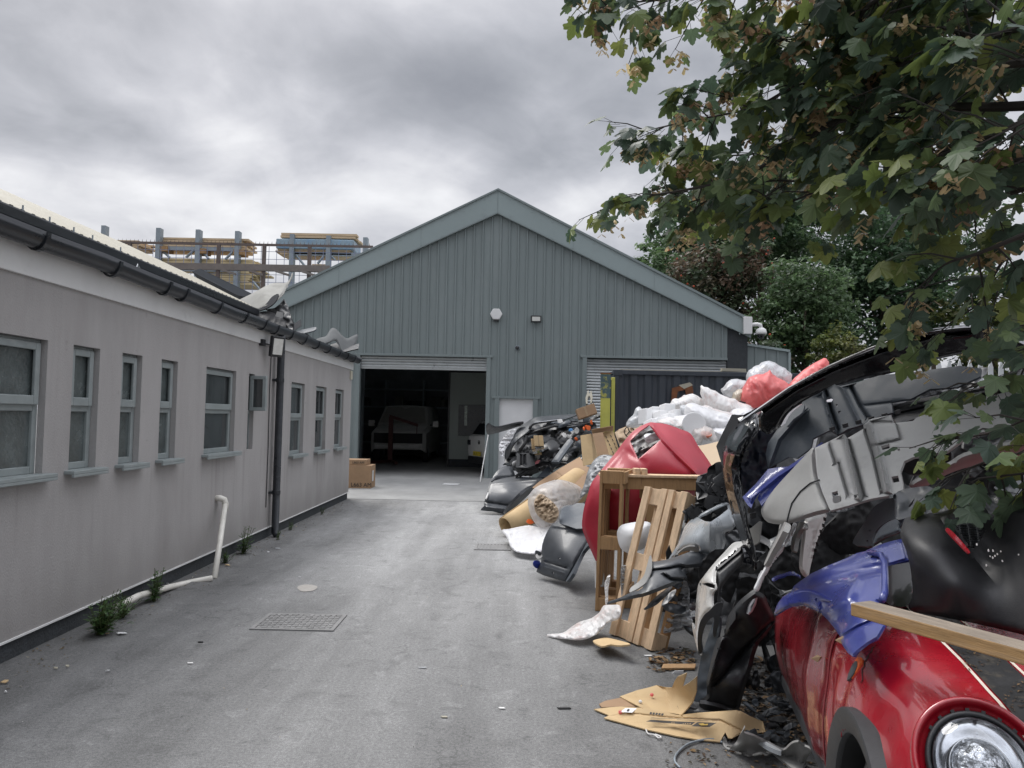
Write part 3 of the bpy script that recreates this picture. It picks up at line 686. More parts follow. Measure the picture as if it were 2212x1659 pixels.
# closing flashing under the verge, rib heads
def verge(side):
    ex = 6.05 if side > 0 else -7.35
    z0, z1 = RZ, RZ-SL*abs(ex-RX)
    t = .60; m = MB()
    V = [(RX, YF-.10, z0), (ex, YF-.10, z1+.08), (ex, YF-.10, z1+.5), (RX, YF-.10, z0+t)]
    m.prism(V, (0, .06, 0))
    cap = MB().obox(Vector((RX, YF-.14, z0+t-.0)), Vector((ex-RX, 0, z1+.5-z0-t)), (0, .2, 0), (0, 0, .035)).build('ridge_capping', M_CLAD, wh)
    lip = MB().obox(Vector((RX, YF-.135, z0-.025)), Vector((ex-RX-(.5 if side > 0 else 0), 0, (z1+.08-z0)*(abs(ex-RX)-.5*(side > 0))/abs(ex-RX))), (0, .09, 0), (0, 0, .03)).build('verge_lip', M_CLAD, wh)
    ln = abs(ex-RX); b = m
    for k in range(1, int(ln/.55)+1):
        f = (k*.55-.2)/ln; x = RX+(ex-RX)*f; z = z0+(z1-z0)*f
        for q in (.06, .5):
            b.cyl((x, YF-.10, z+q+.03*math.sin(k*2)), (0, -1, 0), .018, .012, 6)
    m.build('verge_trim', M_TRIM, wh)
    for f in (.3, .62):
        x = RX+(ex-RX)*f; z = z0+(z1-z0)*f; MB().obox((x-.004, YF-.104, z+.02), (.008, 0, 0), (0, .004, 0), (0, 0, .57)).build('trim_joint', M_CLAD, wh)
verge(1); verge(-1)
MB().obox((RX-.006, YF-.106, RZ+.02), (.012, 0, 0), (0, .005, 0), (0, 0, .55)).build('trim_joint', M_CLAD, wh)
sc = MB()
for zr in (2.62+1.0, 5.0):
    x = -7.2
    while x < 5.4:
        if ztop(x) > zr+.3 and not any(o[0] < x < o[1] and zr < o[3] for o in OPEN): sc.cyl((x+.07, YF, zr), (0, -1, 0), .013, .01, 6)
        x += .235
x = 1.8
while x < 5.4:
    sc.cyl((x, YF, 3.36), (0, -1, 0), .014, .01, 6); x += .235
_bm = bmesh.new(); _bm.from_mesh(CLADO.data)
_vs = [_bm.verts.new(v) for v in sc.V]
for _f in sc.F: _bm.faces.new([_vs[i] for i in _f])
_bm.to_mesh(CLADO.data); _bm.free()
# solid brick cheek at the right end, side walls, roof, back wall
MB().box(5.465, 6.0, YF+.02, YF+.25, 0, ztop(5.5)-.0).build('brick_pier', M_BRICKD, wh)
for _x in (5.9, -7.35): MB().box(_x, _x+.1, YF+.26, 33, 0, 4.3).build('side_wall', M_BRICKD, wh)
MB().box(-7.3, 5.95, 31.2, 31.4, 0, 4.5).build('back_wall', mat('workshop_wall', (0.20, 0.215, 0.235), 0.85, var=.3, scale=1.5), wh)
for s in (1, -1):
    ex = 6.05 if s > 0 else -7.35
    V = [(RX, YF-.04, RZ+.62), (ex, YF-.04, RZ-SL*abs(ex-RX)+.54)]
    MB().obox(V[0], Vector(V[1])-Vector(V[0]), (0, 13, 0), (0, 0, .06)).build('roof', M_CLAD, wh)
# door openings
def shutter(x0, x1, z0, z1, y, lab):
    V = []; F = []; z = z1; k = 0; pr = []
    while z > z0:
        pr += [(z, 0), (z-.022, -.014), (z-.045, -.018), (z-.068, -.010), (z-.075, 0.004)]; z -= .078
    pr.append((z0, 0))
    for (zz_, h) in pr: V += [(x0, y+h, zz_), (x1, y+h, zz_)]
    F = [(2*i, 2*i+1, 2*i+3, 2*i+2) for i in range(len(pr)-1)]
    o = mesh('roller_shutter', V, F, M_SHUT, wh, False); o['label'] = lab
    return o
shutter(1.78, 5.46, 0, 3.2, YF+.10, 'closed steel roller shutter'); sh = shutter(-4.2, -.85, 2.88, 3.17, YF+.10, 'roller shutter rolled up above the open doorway')
MB().box(-4.2, -.85, YF+.09, YF+.15, 2.82, 2.885).build('bottom_rail', M_SHUT, sh)
fr = MB()
for x0, x1, z in ((-4.3, -.75, 3.17), (1.66, 5.46, 3.22), (-.63, .51, 2.10)):
    fr.box(x0-.06, x1+.06 if x1 < 5 else x1, YF-.05, YF+.06, z-.005, z+.055)
fr.build('lintel_flashing', M_CLAD, wh, bevel=.005)
for x0, x1, z in ((-4.3, -4.19, 3.165), (-.86, -.75, 3.165), (1.66, 1.78, 3.215), (-.63, -.50, 2.095), (.38, .51, 2.095)):
    MB().box(x0, x1, YF-.045, YF+.14, 0, z).build('jamb', M_CLAD, wh, bevel=.004)
MB().box(-.50, .38, YF+.05, YF+.09, 0, 2.09).build('side_door', M_WHT, wh)
# low clad annex on the right
def annex():
    V = []; F = []; x = 6.0; pr = []
    while x < 7.1: pr += [(x, 0), (x+.2, 0), (x+.215, -.03), (x+.25, -.03), (x+.265, 0)]; x += .29
    pr = [p for p in pr if p[0] < 7.1]+[(7.1, 0)]
    for (a, h) in pr: V += [(a, YF+.1+h, 0), (a, YF+.1+h, 3.62-.135*(a-6.0))]
    F = [(2*i, 2*i+2, 2*i+3, 2*i+1) for i in range(len(pr)-1)]
    o = mesh('annex_cladding', V, F, M_CLAD, wh)
    MB().obox((6.0, YF+.03, 3.62), (1.12, 0, -.15), (0, .2, 0), (0, 0, .06)).box(7.08, 7.14, YF+.03, YF+.23, 0, 3.46).build('annex_trim', M_TRIM, wh)
    MB().box(6.0, 7.1, YF+.22, YF+4, 0, 3.4).build('annex_body', M_BRICKD, wh)
annex()
# things on the gable
al = thing('alarm_box', 'white hexagonal alarm box high on the gable above the roller door', 'alarm box', (-.63, YF, 4.3))
hx = [(-.63+.165*math.cos(math.pi/3*k), YF-.05, 4.31+.165*math.sin(math.pi/3*k)) for k in range(6)]
MB().prism(hx, (0, -.07, 0)).build('cover', M_WHITE, al, bevel=.02); MB().box(-.70, -.56, YF-.10, YF-.04, 4.12, 4.165).build('lens', M_BLK, al, bevel=.01); MB().box(-.72, -.54, YF-.05, YF, 4.2, 4.42).build('back_plate', M_WHITE, al)
f2 = thing('floodlight', 'black framed floodlight on the gable to the right of the white alarm box', 'floodlight', (.42, YF, 4.2))
MB().box(.28, .56, YF-.13, YF-.06, 4.11, 4.29).build('housing', M_BLK, f2, bevel=.012); MB().box(.315, .525, YF-.135, YF-.129, 4.145, 4.255).build('lamp_face', M_LAMP, f2); MB().box(.38, .46, YF-.07, YF+.02, 4.17, 4.23).build('bracket', M_BLK, f2)
cm = thing('camera_dome', 'small black round camera below the floodlight on the cladding', 'camera', (-.06, YF, 3.44))
MB().cyl((-.06, YF, 3.44), (0, -1, 0), .07, .05, 20).build('base', M_GALV, cm); MB().sphere((-.06, YF-.06, 3.435), .055, .05, .055).build('dome', M_BLKG, cm, True)
cc = thing('security_camera', 'white dome security camera on a white box at the right eaves', 'camera', (6.0, YF, 4.1))
MB().box(5.83, 6.05, YF-.22, YF-.11, 3.9, 4.35).build('box', M_WHITE, cc, bevel=.012)
MB().tube([(6.02, YF-.17, 4.14), (6.18, YF-.18, 4.16), (6.27, YF-.18, 4.14), (6.29, YF-.18, 4.06)], .05, 12).build('arm', M_WHITE, cc, True)
MB().tube([(6.29, YF-.18, 4.07), (6.29, YF-.18, 4.03), (6.29, YF-.18, 3.95), (6.29, YF-.18, 3.90)], [.06, .12, .14, .14], 18).build('hood', M_WHITE, cc, True)
MB().sphere((6.29, YF-.18, 3.89), .10, .10, .12).build('dome', M_BLKG, cc, True)
# ---------------- inside the workshop
bo = thing('spray_booth', 'pale green white booth wall with dark window inside the workshop', 'booth', (.2, 24.6, 0))
xb = P(973, 820, 24.5).x
MB().box(xb, 3.2, 24.5, 30.5, .25, 3.0).build('wall', mat('booth_white', (0.36, 0.40, 0.37), .6, var=.08, scale=1), bo)
MB().box(xb+.02, 3.2, 24.46, 24.5, 0, .249).build('plinth', M_BRICKD, bo)
MB().box(xb-.05, xb-.002, 24.44, 24.6, 0, 3.03).box(xb, 3.2, 24.44, 24.6, 3.002, 3.06).build('edge_trim', M_BLK, bo)
MB().box(P(990, 900, 24.4).x, 1.5, 24.40, 24.49, 1.0, 1.98).build('door', mat('booth_glass', (.06, .065, .065), .3), bo)
MB().box(P(1003, 900, 24.3).x, P(1009, 900, 24.3).x, 24.35, 24.39, 1.32, 1.95).build('bright_strip', mat('pale_slit', (.55, .62, .55), .4, var=.5, scale=14), bo)  # bright slit on the dark window, a pale mottled colour
sv = thing('storage_rack', 'dark metal shelving full of parts at the back of the workshop', 'shelving', (-4, 30.6, 0))
for z in (.5, 1.2, 1.9, 2.6): MB().box(-6.8, -.8, 30.4, 31.0, z, z+.06).build('shelf', M_GALV, sv)
for x in (-6.8, -5.3, -3.8, -2.3, -.8): MB().box(x, x+.06, 30.38, 31.02, 0, 3.0).build('post', M_GALV, sv)
rr_ = random.Random(3)
for k in range(26):
    z = rr_.choice((.56, 1.26, 1.96)); x = rr_.uniform(-6.6, -1.2); w = rr_.uniform(.2, .5); c = rr_.choice((.04, .08, .2)); 
    o = MB().box(x, x+w, 30.45, 30.9, z, z+rr_.uniform(.2, .5)).build('storage_box', mat('stored_%d' % int(c*100), (c, c*.98, c*.9), .7), None, bevel=.01)
    setp(o, 'dim box of parts on the workshop shelving', 'box', 'boxes on the workshop shelving')
def loft_car(name, sec, matl, parent):
    # sec: list of (y, [(x, z) half profile from sill to roof centre]); mirrored about x=0
    m = len(sec[0][1]); V = []; F = []; w = 2*m-1
    for y, pr in sec:
        for x, z in pr: V.append((-x, y, z))
        for x, z in reversed(pr[:-1]): V.append((x, y, z))
    for i in range(len(sec)-1):
        for j in range(w-1): F.append((i*w+j, (i+1)*w+j, (i+1)*w+j+1, i*w+j+1))
    F += [tuple(range(w)), tuple(range((len(sec)-1)*w, len(sec)*w))[::-1]]
    return V, F
def wheel(parent, c, r=.33, w=.2):
    c = Vector(c)
    t = MB().tube([c+Vector((-w/2, 0, 0)), c+Vector((-w/2+.02, 0, 0)), c+Vector((w/2-.02, 0, 0)), c+Vector((w/2, 0, 0))], [r*.93, r, r, r*.93], 24).build('wheel', M_TYRE, parent, True)
    MB().cyl(c+Vector((-w/2-.006, 0, 0)), (1, 0, 0), r*.6, w+.012, 20).build('rim', M_GALV, t)
def place(root, x, y, rz=0):
    root.location = (x, y, 0); root.rotation_euler = (0, 0, rz)
# white van facing out, bonnet gone
van = thing('van', 'white van facing out of the dark workshop with its front stripped', 'van', (0, 0, 0))
vs = [(0, [(.80, .45), (.82, .6), (.80, .95), (.70, 1.02), (0, 1.04)]), (.12, [(.92, .35), (.94, .6), (.93, 1.0), (.82, 1.10), (0, 1.13)]), (.95, [(.96, .3), (.97, .6), (.96, 1.08), (.86, 1.24), (0, 1.28)]),
      (1.0, [(.96, .3), (.97, .6), (.96, 1.1), (.88, 1.26), (0, 1.30)]), (1.75, [(.96, .3), (.97, .6), (.95, 1.15), (.74, 1.93), (0, 1.97)]), (4.6, [(.96, .3), (.97, .6), (.95, 1.15), (.78, 1.95), (0, 2.0)])]
V, F = loft_car('van', vs, None, None); vb = mesh('body', V, F, mat('dusty_van', (.50, .50, .48), .5), van); 
MB().add([(-.80, .99, 1.34), (.80, .99, 1.34), (.66, 1.68, 1.90), (-.66, 1.68, 1.90)], [(0, 1, 2, 3)]).build('windscreen', mat('papered_glass', (.35, .34, .31), .5), van)
MB().box(-.82, .82, -.04, .1, .66, 1.0).build('engine_bay', M_BLK2, van); MB().box(-.78, .78, -.10, .02, .48, .62).build('bumper_beam', MC['dusty_van'], van, bevel=.02)
for s in (-1, 1): MB().box(s*1.13-.11, s*1.13+.11, 1.12, 1.2, 1.2, 1.42).build('mirror', M_WPNT, van, bevel=.03); MB().box(min(s*.94, s*1.1), max(s*.94, s*1.1), 1.13, 1.18, 1.26, 1.3).build('mirror_arm', M_BLK, van)
for s in (-.85, .85):
    for y in (.75, 3.6): wheel(van, (s, y, .33))
cx_ = P(860, 950, 26).x; place(van, cx_, 26)
ec = thing('engine_crane', 'dark red engine crane standing before the stripped white van', 'hoist', (cx_-.1, 25, 0))
MR = mat('hoist_red', (.07, .018, .015), .6)
MB().box(cx_-.22, cx_-.08, 25.3, 25.44, .1, 1.55).build('mast', MR, ec); MB().obox((cx_-.2, 25.32, 1.52), (.95, -.1, -.28), (0, .1, 0), (0, 0, .1)).build('jib', MR, ec)
MB().tube([(cx_+.72, 25.28, 1.25), (cx_+.72, 25.28, 1.0)], .015, 6).build('hook', MR, ec)
for dx_ in (-.5, .35): MB().obox((cx_-.15, 25.4, .06), (dx_, -1.2, 0), (.08, 0, 0), (0, 0, .08)).build('leg', MR, ec)
# white car just inside the right jamb, back to the yard
car = thing('car', 'white hatchback parked just inside the workshop with its yellow plate showing', 'car', (0, 0, 0))
cs = [(0, [(.70, .42), (.80, .55), (.83, .72), (.80, .95), (.76, 1.03), (0, 1.06)]), (.12, [(.78, .28), (.86, .5), (.88, .75), (.86, .98), (.78, 1.08), (0, 1.11)]), (.3, [(.82, .24), (.88, .5), (.90, .75), (.88, 1.0), (.70, 1.40), (0, 1.44)]),
      (.55, [(.84, .24), (.89, .5), (.90, .75), (.88, 1.0), (.66, 1.52), (0, 1.56)]), (2.3, [(.85, .24), (.9, .5), (.90, .75), (.88, 1.0), (.66, 1.54), (0, 1.58)]), (3.1, [(.85, .24), (.9, .5), (.90, .75), (.86, 1.0), (.74, 1.05), (0, 1.1)]), (4.1, [(.75, .3), (.8, .5), (.8, .7), (.75, .85), (.6, .9), (0, .92)])]
V, F = loft_car('car', cs, None, None); cb_ = mesh('body', V, F, mat('dull_white_paint', (.55, .55, .53), .35, coat=.3), car, True); cb_.data.set_sharp_from_angle(angle=math.radians(35))
MB().add([(-.70, .085, 1.10), (.70, .085, 1.10), (.62, .27, 1.42), (-.62, .27, 1.42)], [(0, 1, 2, 3)]).build('rear_window', M_BLKG, car)
for s in (-1, 1): MB().box(s*.73-.11, s*.73+.11, -.03, .05, .78, .93).build('tail_lamp', M_BLKG, car, bevel=.03)
MB().box(-.72, .72, -.05, .1, .28, .47).build('diffuser', M_BLK, car, bevel=.03)
npl = MB().box(-.26, .26, -.075, -.055, .50, .62).build('number_plate', mat('plate_yellow', (.62, .48, .03), .4), car, bevel=.004)
text('plate_text', 'GK18 CYC', .112, (-.24, -.077, .522), (1, 0, 0), (0, 0, 1), M_INK, npl)
bd = MB()
for k in range(12):
    a = math.pi*2*k/12; b2 = math.pi*2*(k+1)/12
    bd.tube([(.055*math.cos(a), -.008, .88+.055*math.sin(a)), (.055*math.cos(b2), -.008, .88+.055*math.sin(b2))], .008, 5)
bd.tube([(-.04, -.012, .92), (-.015, -.012, .84), (0, -.012, .88), (.015, -.012, .84), (.04, -.012, .92)], .006, 5); bd.build('badge', M_BLK, car)
for s in (-.8, .8):
    for y in (.72, 3.3): wheel(car, (s, y, .31), .31)
place(car, P(1035, 960, 21.9).x, 21.9, math.radians(-64))
br = thing('broom', 'thin white pole leaning on the door jamb of the open workshop', 'pole', tuple(PG(1037, 1041)))
MB().tube([PG(1037, 1041, .01), P(1057, 925, YF-.08)], .014, 8).build('pole', M_SCUFF, br)
setp(MB().obox(PG(955, 1047, .008), (.36, .03, 0), (.03, .22, 0), (0, 0, .01)).build('paper_sheet', M_WHT), 'white sheet of paper lying on the concrete inside the doorway', 'paper')
# cardboard boxes behind the corner
b1 = thing('cardboard_box', 'large brown cardboard box printed L663 AM on the ground past the wall corner', 'box', (-3.5, 16.8, 0))
MB().box(-3.95, -3.17, 16.72, 17.25, .002, .50).build('carton', M_CARDB, b1, bevel=.006)
text('print', 'L663 AM', .122, (-3.60, 16.715, .04), (1, 0, 0), (0, 0, 1), M_INK, b1)
MB().box(-3.165, -3.162, 16.85, 17.0, .15, .38).build('sticker', M_WHITE, b1)
b2 = thing('cardboard_box', 'flatter brown cardboard box with small L663 AM print, stacked on the large one', 'box', (-3.6, 16.8, .5))
MB().box(-3.95, -3.28, 16.74, 17.2, .505, .62).build('carton', M_CARDB, b2, bevel=.006)
text('print', 'L663 AM', .07, (-3.585, 16.735, .535), (1, 0, 0), (0, 0, 1), M_INK, b2)
# ================================================================ SCRAP HEAP, far end: wrecked car and boxes
def one(name, label, cat, *a, group=None, **k):
    return setp(shell(name, *a, **k), label, cat, group)
def D3(f, pts, d): return [q+(dd,) for q, dd in zip(f(pts), d)]
# shipping container
ct = thing('shipping_container', 'dark blue grey corrugated shipping container behind the rubbish bags', 'container', (4.8, 15.6, 0))
cx0 = P(1326, 850, 15).x; cx1 = cx0+6.06; CYF = 15.0; CTOP = P(1450, 801, 15).z
def corr(x0, x1, m, nm):
    V = []; pr = []; x = x0
    while x < x1: pr += [(x, 0), (x+.07, 0), (x+.12, .036), (x+.19, .036), (x+.24, 0)]; x += .278
    pr = [p for p in pr if p[0] < x1]+[(x1, 0)]
    for (a, h) in pr: V += [(a, CYF+.03+h, .16), (a, CYF+.03+h, CTOP-.09)]
    return mesh(nm, V, [(2*i, 2*i+2, 2*i+3, 2*i+1) for i in range(len(pr)-1)], m, ct)
xg = P(1612, 840, 15).x
corr(cx0+.1, xg, M_CONT, 'side_panel'); corr(xg, cx1-.1, M_CONTG, 'side_panel')
MB().box(cx0, cx0+.1, CYF, CYF+2.4, .0, CTOP-.091).build('corner_post', M_CONT, ct, bevel=.01); MB().box(cx1-.1, cx1, CYF, CYF+2.4, .0, CTOP-.091).build('corner_post', M_CONTG, ct)
MB().box(cx0+.002, cx1-.002, CYF+.002, CYF+.10, CTOP-.09, CTOP).build('top_rail', M_CONT, ct, bevel=.008); MB().box(cx0+.1, cx1-.1, CYF+.005, CYF+.10, .0, .16).build('bottom_rail', M_CONT, ct)
MB().box(cx0+.01, cx1, CYF+.10, CYF+2.4, CTOP-.06, CTOP-.01).build('top', M_CONT, ct); MB().box(cx0+.1, cx1-.1, CYF+2.36, CYF+2.4, 0, CTOP-.07).build('rear_wall', M_CONT, ct)
for bx_ in ((cx0-.004, cx0+.17, CTOP-.118, CTOP+.004), (cx1-.17, cx1+.004, CTOP-.118, CTOP+.004)): MB().box(bx_[0], bx_[1], CYF-.006, CYF+.16, bx_[2], bx_[3]).build('corner_casting', M_CONT, ct, bevel=.01)
V = [v for v in (P(1452, 838, CYF-.004), P(1494, 828, CYF-.004), P(1498, 846, CYF-.004), P(1494, 870, CYF-.004), P(1486, 870, CYF-.004), P(1480, 842, CYF-.004), P(1464, 846, CYF-.004), P(1460, 872, CYF-.004), P(1450, 868, CYF-.004))]
MB().prism(V, (0, .04, 0)).build('rust_scab', M_RUST, ct)
MB().prism([P(x, y, CYF-.008) for x, y in ((1466, 832), (1490, 826), (1497, 832), (1478, 840))], (0, .04, 0)).build('torn_label', M_CREAM, ct)
for i, (x0, y0, x1, y1) in enumerate(((1388, 797, 1640, 800), (1560, 792, 1612, 797), (1340, 801, 1420, 802))):
    a, b_ = P(x0, y0, 15.3), P(x1, y1, 15.4); a.z = b_.z = CTOP+.005+.03*(i == 1)
    setp(MB().obox(a, b_-a, (0, .12, 0), (0, 0, .03+.03*(i == 1))).build('timber_batten', M_CREAM), ('long cream batten lying along the container top', 'short pale board resting on the container top beside the bags', 'short pale batten at the near corner of the container top')[i], 'batten')
# yellow posts
for i, (x0, x1, yt, d) in enumerate(((1299, 1319, 806, 14.2), (1321, 1329, 815, 14.6))):
    a, b_ = P(x0, yt, d), P(x1, yt, d)
    p_ = thing('steel_post', ('wide yellow painted steel post standing in front of the container corner', 'narrow yellow steel post hard against the container corner')[i], 'post', ((a.x+b_.x)/2, d, 0))
    MB().box(a.x, b_.x, d, d+.09, 0, a.z).build('post', M_YEL, p_, bevel=.01)
    MB().box(a.x+.02, b_.x+.03, d+.09, d+.16, 0, a.z-.12).build('web', M_BLK, p_)
    if i == 0:
        MB().box(a.x-.012, b_.x+.012, d-.012, d+.10, a.z-.012, a.z+.006).build('end_cap', M_RUST, p_); MB().box(a.x-.003, b_.x+.003, d-.004, d+.094, a.z-.46, a.z-.02).build('dark_band', mat('teal_paint', (.05, .09, .10), .5, var=.3, scale=8, col2=(.35, .34, .08), c2scale=7, c2lo=.52, c2hi=.58), p_)
# black posts between
setp(MB().box(P(1309, 900, 14.9).x, P(1319, 900, 14.9).x, 14.9, 15.0, 0, 1.95).build('plank', M_CHAR), 'dark plank standing between the two yellow posts', 'plank')
# wrecked charcoal car behind the boxes
wk = thing('wrecked_car', 'stripped charcoal car body on its side at the far end of the heap', 'wrecked car', (.7, 14.5, 0))
q = k1([(545, 400), (620, 350), (720, 290), (800, 268), (1000, 250), (1240, 235), (1300, 245), (1160, 295), (1050, 315), (900, 335), (770, 350), (700, 390), (670, 450), (570, 530), (495, 600), (440, 700), (400, 800), (355, 810), (365, 700), (430, 600), (490, 480)])
cpt = k1([(400, 780, 14.1), (430, 600, 14.0), (560, 450, 14.2), (620, 350, 14.7), (760, 300, 14.3), (760, 345, 14.0), (1000, 255, 15.0), (1000, 320, 14.3), (1280, 240, 15.2)])
shell('roof_side', M_CHAR, q, cpt, parent=wk, thick=.02, roll=.10, rollw=4)
shell('window_seal', M_STEEL, k1([(690, 385), (760, 345), (900, 328), (1050, 310), (1140, 318), (1135, 335), (1040, 330), (900, 348), (775, 362), (715, 400), (680, 465), (660, 450)]), k1([(700, 400, 13.95), (900, 338, 13.95), (1130, 322, 14.2)]), parent=wk, thick=.01)
shell('inner_frame', M_BLK, k1([(700, 410), (800, 360), (1150, 330), (1300, 320), (1500, 330), (1560, 420), (1480, 640), (1300, 800), (1000, 960), (760, 980), (480, 960), (380, 900), (360, 800), (480, 620), (600, 520)]), k1([(500, 800, 14.8), (900, 600, 15.0), (1400, 500, 15.1), (1000, 900, 14.6)]), parent=wk, thick=.03, crumple=.25, wr_scale=.06, seed=3)
shell('rear_arm', M_BLK, k1([(130, 495), (110, 420), (150, 370), (230, 412), (330, 402), (500, 362), (605, 350), (560, 390), (520, 402), (400, 440), (250, 482), (165, 500)]), k1([(130, 430, 14.2), (350, 410, 14.35), (600, 355, 14.3)]), parent=wk, thick=.03, roll=.05, rollw=3)
MB().tube([p for p in (P(*k1([(600, 520)])[0], 14.0), P(*k1([(830, 440)])[0], 13.95), P(*k1([(1000, 390)])[0], 14.0), P(*k1([(1200, 385)])[0], 14.1), P(*k1([(1480, 355)])[0], 14.2))], .025, 8).build('roll_bar', M_BLK, wk, True)
MB().tube([P(*k1([(1170, 410)])[0], 14.0), P(*k1([(1300, 390)])[0], 14.0), P(*k1([(1500, 350)])[0], 14.1)], .02, 8).build('trim_strip', M_CHAR, wk, True)
MB().tube([P(*k1([(640, 520)])[0], 13.9), P(*k1([(620, 620)])[0], 13.8), P(*k1([(560, 700)])[0], 13.8), P(*k1([(540, 780)])[0], 13.9)], .03, 8).build('wiring', M_BLK2, wk, True)
# a heap of loose dark plastic in and on the wreck
rs = random.Random(11)
BLKS = (M_BLK, M_BLK, M_CHAR, M_BLKG, M_GREYP)
def bit(x, y, d, w, h, ang, m, grp, lab, cat='car part', nm='plastic_trim'):
    c, s = math.cos(ang), math.sin(ang); pts = []
    k = rs.choice((5, 6, 7, 8)); 
    for i in range(k):
        t = 2*math.pi*i/k+rs.uniform(-.25, .25); r = rs.uniform(.65, 1.1)
        a, b_ = w*r*math.cos(t), h*r*math.sin(t); pts.append((x+a*c-b_*s, y+a*s+b_*c))
    dd = rs.uniform(.02, .12)*max(w, h)/30*d/8
    ctl = [(x, y, d), (x+w*c, y+w*s, d+dd), (x-w*c, y-w*s, d+dd*rs.uniform(-1, 1)), (x-h*s, y+h*c, d+rs.uniform(-dd, dd)), (x+h*s, y-h*c, d+dd)]
    return one(nm, lab, cat, m, pts, ctl, group=grp, thick=.006, smooth_out=rs.choice((1, 2)), seed=rs.randint(0, 99), crumple=.02, wr_scale=.08, holes=())
for i in range(34):
    u = rs.random(); x, y = rs.uniform(1105, 1270), rs.uniform(925, 1010)
    if y < 985-.45*(x-1105)*.6 and x < 1150: y += 40
    bit(x, y, 14.05+rs.uniform(-.3, .35), rs.uniform(8, 28), rs.uniform(3, 9), rs.uniform(-.9, .5), rs.choice(BLKS), 'dark trim pieces spilling from the wreck', 'piece of dark plastic trim spilling out of the stripped charcoal car')
for i in range(12):
    bit(rs.uniform(1200, 1300), rs.uniform(890, 945), 14.0+rs.uniform(-.2, .5), rs.uniform(10, 26), rs.uniform(3, 8), rs.uniform(-.6, .3), rs.choice(BLKS), 'dark trim pieces piled behind the yellow post', 'piece of dark trim piled on the wreck beside the yellow post')
for i, (x, y) in enumerate(k1([(1420, 400), (1450, 420), (640, 800), (660, 820), (1290, 560), (1490, 340), (1390, 420)])):
    bit(x, y, 13.6, rs.uniform(4, 7), rs.uniform(3, 6), rs.uniform(0, 3), M_ORNG, 'orange connectors in the wreck', 'small orange plastic connector among the dark wreckage', 'connector', 'orange_connector')
for i, (x, y) in enumerate(k1([(1140, 510), (1200, 530), (1240, 460), (660, 870), (480, 870), (790, 790), (1300, 450), (1160, 780), (1080, 320), (600, 940), (690, 1040)])):
    bit(x, y, 13.55, rs.uniform(4, 11), rs.uniform(3, 7), rs.uniform(0, 3), M_SCUFF, 'white scraps in the wreck', 'small white scrap caught in the dark wreckage', 'scrap', 'white_scrap')
bit(*k1([(780, 860)])[0], 13.3, 9, 5, -.5, mat('pink_scrap', (.6, .2, .22), .5), None, 'small pink plastic scrap above the grey car door', 'scrap', 'pink_scrap')
bit(*k1([(1220, 440)])[0], 13.5, 5, 4, 0, mat('blue_cap', (.1, .3, .6), .5), None, 'small blue cap in the top of the wreckage', 'cap', 'blue_cap')
one('pillar_trim', 'long slate grey bar leaning diagonally across the wreck', 'car part', M_GREYP, k1([(960, 860), (1080, 700), (1180, 570), (1220, 548), (1255, 590), (1160, 720), (1060, 860)]), k1([(960, 860, 13.0), (1220, 560, 13.4), (1255, 600, 13.3)]), smooth_out=1, thick=.05, roll=.03, rollw=3)
one('dashboard', 'black curved dashboard lying in front of the wreck', 'car part', M_BLK, k1([(830, 680), (900, 610), (980, 565), (1060, 625), (1072, 655), (960, 795), (880, 765)]), k1([(830, 680, 13.4), (980, 570, 13.7), (950, 700, 13.2), (960, 795, 13.3)]), thick=.06)
one('bumper_strip', 'thin black bumper strip curving under the small cardboard boxes', 'car part', M_BLKG, k1([(660, 710), (740, 680), (860, 640), (920, 650), (860, 690), (740, 725)]), k1([(660, 710, 13.3), (800, 680, 13.1), (920, 650, 13.3)]), thick=.03, roll=.03, rollw=3)
one('battery_case', 'square black moulded case with orange marks low in the wreck', 'car part', M_BLK, k1([(520, 740), (740, 745), (755, 900), (650, 935), (500, 930)]), k1([(520, 740, 13.5), (750, 740, 13.4), (600, 930, 13.3)]), smooth_out=1, thick=.25, ribs=[(k1([(570, 760), (570, 920)]), 2, .04), (k1([(620, 760), (620, 900)]), 2, .04)])
def carton(name, lab, f, a, b_, c, d, back, m, tilt=0):
    """box: a = near top-left, b = near top-right, c = near bottom-left in the photo at distance d"""
    A, B, Cc = P(*f([a])[0], d), P(*f([b_])[0], d+tilt), P(*f([c])[0], d-.02)
    n_ = (B-A).cross(Cc-A).normalized(); n_ = n_ if n_.y > 0 else -n_
    t = thing(name, lab, 'box', tuple(Cc))
    MB().obox(A, B-A, Cc-A, n_*back).build('carton', m, t, bevel=.004)
    u = (B-A)*.42; MB().obox(A+u-n_*.002, (B-A)*.1, (Cc-A)*.98, n_*.003).build('tape', mat('parcel_tape', (.38, .27, .16), .35), t)
    return t
carton('cardboard_box', 'tilted brown cardboard box perched on top of the wreck by the yellow post', k1, (1285, 172), (1522, 90), (1330, 298), 13.8, .3, M_CARDB)
carton('cardboard_box', 'small tan cardboard box with tape standing in the middle of the wreck', k1, (735, 512), (855, 515), (750, 650), 13.2, .2, M_CARD)
carton('cardboard_box', 'small narrow tan carton tucked behind another tan box in the wreck', k1, (700, 555), (745, 555), (712, 690), 13.35, .15, M_CARD)
carton('cardboard_box', 'small crushed tan box under the curved black strip in the wreck', k1, (735, 705), (825, 700), (750, 755), 13.35, .1, M_CARD)
one('bracket', 'cream and black strut standing against the closed roller shutter', 'bracket', M_CREAM, kE([(935, 165), (932, 120), (942, 90), (946, 70), (956, 70), (957, 90), (966, 90), (968, 72), (977, 74), (980, 95), (984, 118), (976, 160), (966, 160), (968, 120), (957, 105), (948, 122), (946, 165)]), kE([(950, 70, 15.2), (970, 160, 15.0), (930, 120, 15.1)]), thick=.06, smooth_out=1)
